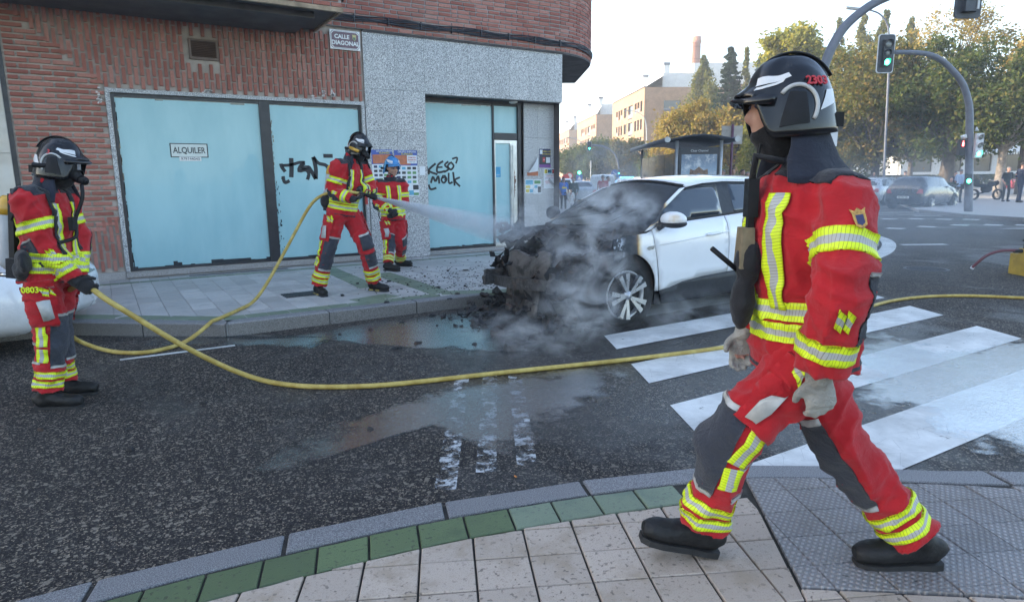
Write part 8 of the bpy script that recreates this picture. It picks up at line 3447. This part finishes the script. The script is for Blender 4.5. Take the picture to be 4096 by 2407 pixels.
def simple_car(label, loc, heading, paint, prof=HATCH, L=4.1, W=1.74, hs=1.0, plate=None, group=None, rim=.2, bar_=None, name='parked_car', wh=True):
    """heading: world vector the nose points to"""
    hd_ = V(heading).normalized()
    lf = ZUP.cross(hd_)
    loc = V(loc)
    t = empty(name, loc, label, 'car', group)
    T = lambda x, y, z: loc + hd_ * x + lf * y + ZUP * z
    rows = spl(prof, 34)
    rings = []
    for r in rows:
        x, zb, zl, zt, w_, wr = r[0] * L, r[1], r[2] * hs, r[3] * hs, r[4] * W / 2, r[5] * W / 2
        half = [(0, zb), (w_ * .85, zb), (w_ * .97, zb + .10), (w_, (zb + zl) / 2), (w_ * .985, zl), (wr + (w_ - wr) * .15, zt - (zt - zl) * .18), (wr * .86, zt - .012), (0, zt + .015)]
        ring = [T(x, y, z) for y, z in half] + [T(x, -y, z) for y, z in half[-2:0:-1]]
        rings.append(ring)
    b = MB().rings(rings)
    body = obj('body', b, MATS[paint], t, True)
    bv = BVHTree.FromPolygons([V(p) for p in b.v], b.f)

    def decal(nm, outline, m, o_, d, e1, e2, par=body, off=.006, grid=.12):
        vs2, fs = tri_panel(outline, grid)
        vs = []
        for p in vs2:
            s0 = V(o_) + e1 * p.x + e2 * p.y
            h, n_, _, _ = bv.ray_cast(s0 - d * 3.0, d, 6)
            vs.append((h if h is not None else s0) - d * off)
        return obj(nm, MB().add(vs, fs), MATS[m], par, True)
    zl, zt = .93 * hs, (prof[5][3] if len(prof) > 10 else 1.8) * hs
    X = lambda f: f * L
    if prof is VAN:
        wins = [[(X(.05), 1.05 * hs), (X(.26), 1.05 * hs), (X(.13), 1.62 * hs), (X(.05), 1.66 * hs)]]
    elif prof is SEDAN:
        wins = [[(X(-.30), zl + .05), (X(-.05), zl + .04), (X(-.05), zt - .10), (X(-.18), zt - .14)], [(X(-.03), zl + .04), (X(.19), zl + .04), (X(.09), zt - .14), (X(-.03), zt - .09)]]
    else:
        wins = [[(X(-.40), zl + .08), (X(-.10), zl + .04), (X(-.10), zt - .09), (X(-.36), zt - .12)], [(X(-.08), zl + .04), (X(.19), zl + .04), (X(.09), zt - .15), (X(-.08), zt - .08)]]
    for sd_ in (-1, 1):
        for w_ in wins:
            decal('side_window', w_, 'tinted_glass', loc, -lf * sd_, hd_, ZUP)
    yw = W * .36
    rb0, rb1 = (zl + .10, zt - .13) if prof is not SEDAN else (1.05 * hs, zt - .10)
    if prof is not VAN:
        decal('rear_window', [(-yw, rb0), (yw, rb0), (yw * .92, rb1), (-yw * .92, rb1)], 'tinted_glass', loc, hd_, lf, ZUP)
    decal('windscreen', [(-yw, 1.02 * hs), (yw, 1.02 * hs), (yw * .9, zt - .13), (-yw * .9, zt - .13)], 'tinted_glass', loc, -hd_, lf, ZUP)
    for sd_ in (-1, 1):
        decal('tail_light', [(sd_ * W * .30, .70 * hs), (sd_ * W * .455, .68 * hs), (sd_ * W * .46, .86 * hs), (sd_ * W * .36, .88 * hs)][::sd_], 'tail_red', loc, hd_, lf, ZUP, grid=.08)
        decal('headlight', [(sd_ * W * .25, .60), (sd_ * W * .42, .62), (sd_ * W * .42, .74), (sd_ * W * .28, .72)][::sd_], 'lens_off', loc, -hd_, lf, ZUP, grid=.08)
        obj('mirror', MB().ell(T(X(.17), sd_ * W * .55, zl + .08), (.09, .09, .06), None, 10, 6), MATS[paint], t, True)
    decal('rear_bumper', [(-W * .46, .30), (W * .46, .30), (W * .46, .46), (-W * .46, .46)], paint, loc, hd_, lf, ZUP, off=.03)
    if plate:
        pl_ = decal('number_plate', [(-.26, .50), (.26, .50), (.26, .61), (-.26, .61)], 'plate_white', loc, hd_, lf, ZUP, off=.04)
        h, _, _, _ = bv.ray_cast(T(-6, 0, .555), hd_, 8)
        text_obj(plate, .085, h - hd_ * .046, -lf, ZUP, MATS['p_black'], pl_, .001)
    if bar_:
        obj('light_bar', MB().box(T(X(-.02), 0, zt + .09), (.35, 1.1, .12), Matrix((hd_, lf, ZUP)).transposed()), MATS['blue_lamp'], t)
    for x in (-.31, .30):
        for sd_ in (-1, 1):
            wheel(t, T(X(x), sd_ * (W / 2 + .012), .31), lf * sd_, .31, rim, .2, spokes=5, double=False)
            ab = MB().lathe(T(X(x), sd_ * (W / 2 - .16), .33), lf * sd_, [(0, .36), (.162, .365), (.162, .30)], 24, True)
            obj('wheel_arch', ab, MATS['tyre'], t, True)
    return t


hdg = (C_FWD * .58 + C_RGT * .81)
simple_car('black hatchback with green window sticker parked beyond the junction', cw(19.7, 31.4), hdg, 'paint_black', hs=1.05, plate='M 6907 YB')
simple_car('silver hatchback parked next to the black one', cw(20.6, 36.6), hdg, 'paint_silver', plate='2237 CVH')
simple_car('red car half hidden in the smoke behind silver hatchback', cw(22.3, 43.5), hdg, 'paint_red')
simple_car('white delivery van in the side street', cw(6.7, 47), (C_FWD * .97 + C_RGT * .22), 'paint_white', VAN, 4.4, 1.8, .98)
simple_car('grey saloon seen from behind in side street smoke', cw(4.75, 45), C_FWD, 'paint_grey', SEDAN, 4.5, 1.76, .98)
simple_car('white estate car behind the grey saloon', cw(4.3, 55), C_FWD, 'paint_white', HATCH, 4.5, 1.8, 1.10)
simple_car('police car with blue roof light bar beyond the van', cw(9.6, 55), (C_FWD * .95 - C_RGT * .3), 'paint_white', HATCH, 4.4, 1.8, 1.06, bar_=True, name='police_car')
simple_car('white box sided car behind the police car', cw(12.3, 62), (C_FWD * .95 - C_RGT * .3), 'paint_white', VAN, 4.3, 1.75, .9)
simple_car('pale car parked under the awnings of the pale shop', cw(45, 68), C_RGT, 'paint_silver', SEDAN, 4.4, 1.75)
simple_car('dark red car parked behind the plane tree trunk', cw(52, 66), C_RGT, 'paint_red', SEDAN, 4.4, 1.75)
simple_car('white car parked at the left behind hose firefighter', gp(-470, 1455, 0) + V((-.50, .85, 0)), V((.93, -.36, 0)), 'paint_white', HATCH, 4.1, 1.76, 1.02, rim=.215)
# sticker
# ------------------------------------------------------------------ motorcycle
mo = gp(3940, 800, .12)
mt = empty('motorcycle', mo, 'dark parked motorcycle beside the man in dark shirt', 'motorcycle')
mh = C_RGT
for x in (-.68, .68):
    b = MB().lathe(mo + mh * x + ZUP * .31 - C_FWD * .06, C_FWD, [(0, .22), (0, .28), (.03, .31), (.09, .31), (.12, .28), (.12, .22)], 24, True)
    obj('wheel', b, MATS['tyre'], mt, True)
b = MB()
b.ell(mo + ZUP * .62, (.34, .16, .22), Matrix((mh, C_FWD, ZUP)).transposed(), 12, 8).ell(mo + mh * -.35 + ZUP * .82, (.38, .15, .10), Matrix((mh, C_FWD, ZUP)).transposed(), 12, 8).ell(mo + mh * .25 + ZUP * .88, (.24, .15, .14), Matrix((mh, C_FWD, ZUP)).transposed(), 12, 8).tube([mo + mh * .68 + ZUP * .31, mo + mh * .42 + ZUP * 1.0], .04, 8).tube([mo - mh * .68 + ZUP * .31, mo + ZUP * .45], .04, 8).ell(mo + mh * .52 + ZUP * .95, (.12, .16, .15), None, 10, 8)
skin_of('frame', b, MATS['plastic_black'], mt, .03, 0, 1, 1)
b = MB().tube([mo + mh * .36 + ZUP * 1.12 - C_FWD * .36, mo + mh * .42 + ZUP * 1.06, mo + mh * .36 + ZUP * 1.12 + C_FWD * .36], .018, 6)
obj('handlebar', b, MATS['pole_grey'], mt, True)
b = MB().box(mo - mh * .72 + ZUP * 1.0, (.36, .36, .30), Mc)
obj('top_case', b, MATS['plastic_black'], mt)

# ------------------------------------------------------------------ yellow pump unit and its red hose at the edge of the road
g0 = gp(4075, 1100, 0)
pu = empty('pump_unit', g0, 'yellow portable pump unit standing on the wet road', 'equipment')
b = MB().box(g0 + C_RGT * .30 + ZUP * .16, (.62, .42, .32), Mc).box(g0 + C_RGT * .05 + ZUP * .36, (.10, .12, .10), Mc)
obj('case', b, mat('pump_yellow', (.50, .33, .05), .5, .15, 8), pu)
b = MB().box(g0 + C_RGT * .36 + ZUP * .24 - C_FWD * .22, (.30, .03, .20), Mc)
obj('panel', b, MATS['plastic_black'], pu)
b = MB()
b.cyl(g0 + C_RGT * .05 + ZUP * .38, g0 + C_RGT * .05 + ZUP * .52, .03, 10).cyl(g0 + C_RGT * .05 + ZUP * .52, g0 + C_RGT * .05 + ZUP * .55, .05, 12).cyl(g0 - C_RGT * .12 + ZUP * .37, g0 + C_RGT * .25 + ZUP * .37, .03, 10)
obj('valve', b, MATS['plastic_black'], pu)['kind'] = 'stuff'
dd_ = g0.dot(C_FWD)
b = MB()
b.tube([V(x) for x in spl([tuple(x) for x in (at(3888, 1072, dd_ + .15), at(3910, 1050, dd_ + .1), at(3950, 1020, dd_ + .05), at(4000, 1004, dd_), at(4050, 1001, dd_), at(4080, 1003, dd_))], 24)], .022, 8)
ho = obj('suction_hose', b, mat('hose_maroon', (.13, .025, .035), .5), pu, True)
b = MB().cyl(at(3886, 1075, dd_ + .15), at(3893, 1066, dd_ + .15), .026, 10)
obj('hose_end', b, MATS['signal_white'], ho)

# ================================================================== bystanders
for nm_, c_ in (('c_blue', (.03, .16, .55)), ('c_dark', (.025, .03, .03)), ('c_navy', (.02, .025, .05)), ('c_white', (.6, .6, .6)), ('c_red', (.36, .04, .05)), ('c_lightblue', (.26, .36, .52)), ('c_green', (.05, .07, .055)), ('c_grey', (.2, .2, .21)), ('c_denim', (.06, .08, .13))):
    m_cloth(nm_, c_)
hair_grey, hair_dark = MATS['hair_grey'], MATS['hair_dark']


def civilian(label, u, d, h, face, top, bottom, hair='hair_dark', z=.12, seed=0, pose='stand', group=None, sleeves=.28, name='person'):
    b0 = at(u, 700, d)
    b0.z = z
    f, r = dirs(face)
    k = h / 1.75
    rd = random.Random(seed)
    P = lambda x, y, zz_: b0 + (r * x + f * y + ZUP * zz_) * k
    t = empty(name, b0, label, 'person', group)
    st = rd.uniform(.0, .10)
    sit = pose == 'sit'
    hipz = .93 if not sit else .52
    dz = 0 if not sit else -.41
    kn = [P(-.10, .03 + (st if not sit else .38), .50), P(.10, .03 - (st if not sit else -.38), .50)]
    an = [P(-.11, st * .6 if not sit else .40, .09), P(.11, -st * .6 if not sit else .36, .09)]
    sh = [P(-.19, 0, 1.43 + dz), P(.19, 0, 1.43 + dz)]
    el = [P(-.25, -.03, 1.14 + dz), P(.25, -.03, 1.14 + dz)]
    wr = [P(-.24, .10 + rd.uniform(0, .12), .93 + dz + rd.uniform(0, .12)), P(.24, .10 + rd.uniform(0, .12), .93 + dz + rd.uniform(0, .12))]
    hc = P(0, .03, 1.63 + dz)
    mb = MB()
    Q = head(mb, hc, f, ZUP, k * 1.02)
    limb(mb, [(P(0, 0, 1.40 + dz), .07 * k), (P(0, 0, 1.50 + dz), .055 * k), (Q(0, -.01, -.03), .055 * k)], 10, 6)
    tor = lambda m_, s_, z0, z1: m_.tube([P(0, 0, z0 + dz), P(0, 0, 1.05 + dz), P(0, .01, 1.25 + dz), P(0, 0, 1.40 + dz), P(0, 0, z1 + dz)], [.155 * k * s_, .15 * k * s_, .17 * k * s_, .16 * k * s_, .07 * k * s_], 14, r, [.11 * k * s_, .105 * k * s_, .115 * k * s_, .09 * k * s_, .06 * k * s_])
    tor(mb, .92, .92, 1.47)
    for i in (0, 1):
        limb(mb, [(sh[i], .045 * k), (el[i], .036 * k), (wr[i], .026 * k)], 8, 8)
        limb(mb, [(P((-.1, .1)[i], 0, hipz), .08 * k), (kn[i], .05 * k), (an[i], .04 * k)], 8, 8)
        hand(mb, wr[i], f * .3 - ZUP, r * (1, -1)[i], (-1, 1)[i], .5, k, 1.25)
    body = skin_of('body', mb, MATS['skin'], t, .017, 0, 1, 1)[0]
    mb = MB()
    tor(mb, 1.08, .84, 1.49)
    for i in (0, 1):
        e_ = sh[i].lerp(el[i], min(1, sleeves / .3))
        keys = [(P((-.1, .1)[i], 0, 1.38 + dz), .075 * k), (sh[i], .070 * k), (e_, .058 * k)]
        if sleeves > .4:
            keys += [(el[i], .052 * k), (wr[i], .042 * k)]
        limb(mb, keys, 10, 12)
    skin_of('top', mb, MATS[top], t, .02, .007, seed, 2)
    mb = MB()
    mb.tube([P(0, 0, hipz + .10), P(0, 0, hipz), P(0, 0, hipz - .08)], [.155 * k, .165 * k, .13 * k], 14, r, [.11 * k, .12 * k, .10 * k])
    for i in (0, 1):
        limb(mb, [(P((-.1, .1)[i], 0, hipz), .09 * k), (kn[i], .068 * k), (an[i], .062 * k)], 10, 12)
    skin_of('trousers', mb, MATS[bottom], t, .02, .006, seed + 3, 2)
    for i in (0, 1):
        s_b = MB()
        s_b.ell(an[i] + f * .05 * k - ZUP * .04 * k, (.045 * k, .13 * k, .05 * k), Matrix((r, f, ZUP)).transposed(), 12, 8)
        obj('shoe', s_b, MATS['boot_leather'], t, True)
    hb2 = MB()
    hb2.ell(Q(0, -.018, .05), (.083 * k, .098 * k, .085 * k), Matrix((r, f, ZUP)).transposed(), 14, 8)
    obj('hair', hb2, MATS[hair], t, True)
    return t, P, Q


TC = -C_FWD
t, P, Q = civilian('man in blue football shirt and dark trousers beside the granite pillar', 2254, 31.5, 1.62, TC + C_RGT * .3, 'c_blue', 'c_dark', z=.0, seed=1)
b = MB().box(P(.0, .128, 1.22), (.24, .012, .07), Matrix((dirs(TC + C_RGT * .3)[1], dirs(TC + C_RGT * .3)[0], ZUP)).transposed())
obj('shirt_print', b, MATS['p_yellow'], t)
civilian('person mostly hidden behind the blue football shirt man', 2238, 32.6, 1.60, TC, 'c_grey', 'c_grey', z=.0, seed=2)
civilian('woman in dark green jacket behind the child in white', 2294, 31.8, 1.62, TC - C_RGT * .3, 'c_green', 'c_dark', z=.0, seed=3, sleeves=.6)
civilian('small child in white top and leggings in front of the woman in dark jacket', 2285, 31.0, 1.08, TC, 'c_white', 'c_white', z=.0, seed=4, sleeves=.6)
civilian('man in red shirt with his back turned in the car smoke', 2412, 31, 1.70, C_FWD, 'c_red', 'c_grey', 'hair_grey', z=.0, seed=5)
civilian('person in pale top half hidden by the red shirt man', 2431, 32, 1.64, TC + C_RGT, 'c_white', 'c_grey', z=.0, seed=6)
civilian('grey haired onlooker just right of the shelter advert', 2892, 22, 1.66, TC - C_RGT, 'c_dark', 'c_dark', 'hair_grey', seed=7)
civilian('onlooker in green top under the grey sign board', 2930, 23.5, 1.72, TC, 'c_green', 'c_denim', seed=8)
civilian('onlooker in dark top between the sign post and yellow tree', 2968, 24, 1.68, TC + C_RGT * .4, 'c_dark', 'c_dark', seed=9)
civilian('shorter grey haired onlooker at the end of the shelter group', 2990, 22.5, 1.58, TC, 'c_grey', 'c_dark', 'hair_grey', seed=10)
civilian('grey haired person standing behind the red car', 3495, 46, 1.66, TC, 'c_grey', 'c_dark', 'hair_grey', seed=11)
civilian('person in dark top standing behind the silver hatchback roof', 3620, 45, 1.72, C_RGT, 'c_dark', 'c_dark', seed=12)
t, P, Q = civilian('grey haired man in light blue shirt with shoulder bag behind the signal mast', 3843, 34, 1.70, C_RGT + C_FWD * .4, 'c_lightblue', 'c_dark', 'hair_grey', seed=13)
b = MB().tube([P(-.16, .05, 1.42), P(.02, .14, 1.2), P(.2, .05, .95)], .012, 6)
b2 = MB().box(P(.22, .0, .88), (.10, .26, .22))
obj('bag_strap', b, MATS['strap_black'], t, True)
obj('shoulder_bag', b2, MATS['strap_black'], t)
civilian('seated person in camouflage green near the thick plane trunk', 3808, 35, 1.70, TC - C_RGT * .5, 'c_green', 'c_dark', seed=14, pose='sit')
civilian('person in dark top next to the seated one', 3822, 36.5, 1.6, TC, 'c_navy', 'c_navy', seed=15)
civilian('man in black T-shirt and trousers standing on the plaza', 4032, 34.8, 1.80, TC, 'c_dark', 'c_dark', 'hair_grey', seed=16)
civilian('person in navy at the right edge beyond the plaza man', 4086, 33.5, 2.0, C_RGT, 'c_navy', 'c_navy', seed=17, sleeves=.6)
# bench under the seated person
bp_ = at(3808, 700, 35)
b = MB().box(V((bp_.x, bp_.y, .30)) - (TC - C_RGT * .5).normalized() * .02, (.5, .5, .36))
solo('stone_block', b, MATS['granite_kerb'], V((bp_.x, bp_.y, .12)), 'low stone seat carrying the seated person by the plane tree', 'seat')
# ------------------------------------------------------------------ haze: the smoky evening air of the street
k = NT('haze_air')
pv = k.n('VolumePrincipled')
pv.inputs['Color'].default_value = (.88, .92, .97, 1)
pv.inputs['Density'].default_value = .0014
pv.inputs['Anisotropy'].default_value = .3
k.t.links.new(pv.outputs[0], k.out.inputs['Volume'])
o = obj('haze', MB().bbox((-90, -60, -1.2), (240, 330, 46)), k.m)
tag(o, 'thin pale smoky haze filling the street air', 'haze', kind='stuff')
bpy.data.scenes.remove(TMP)
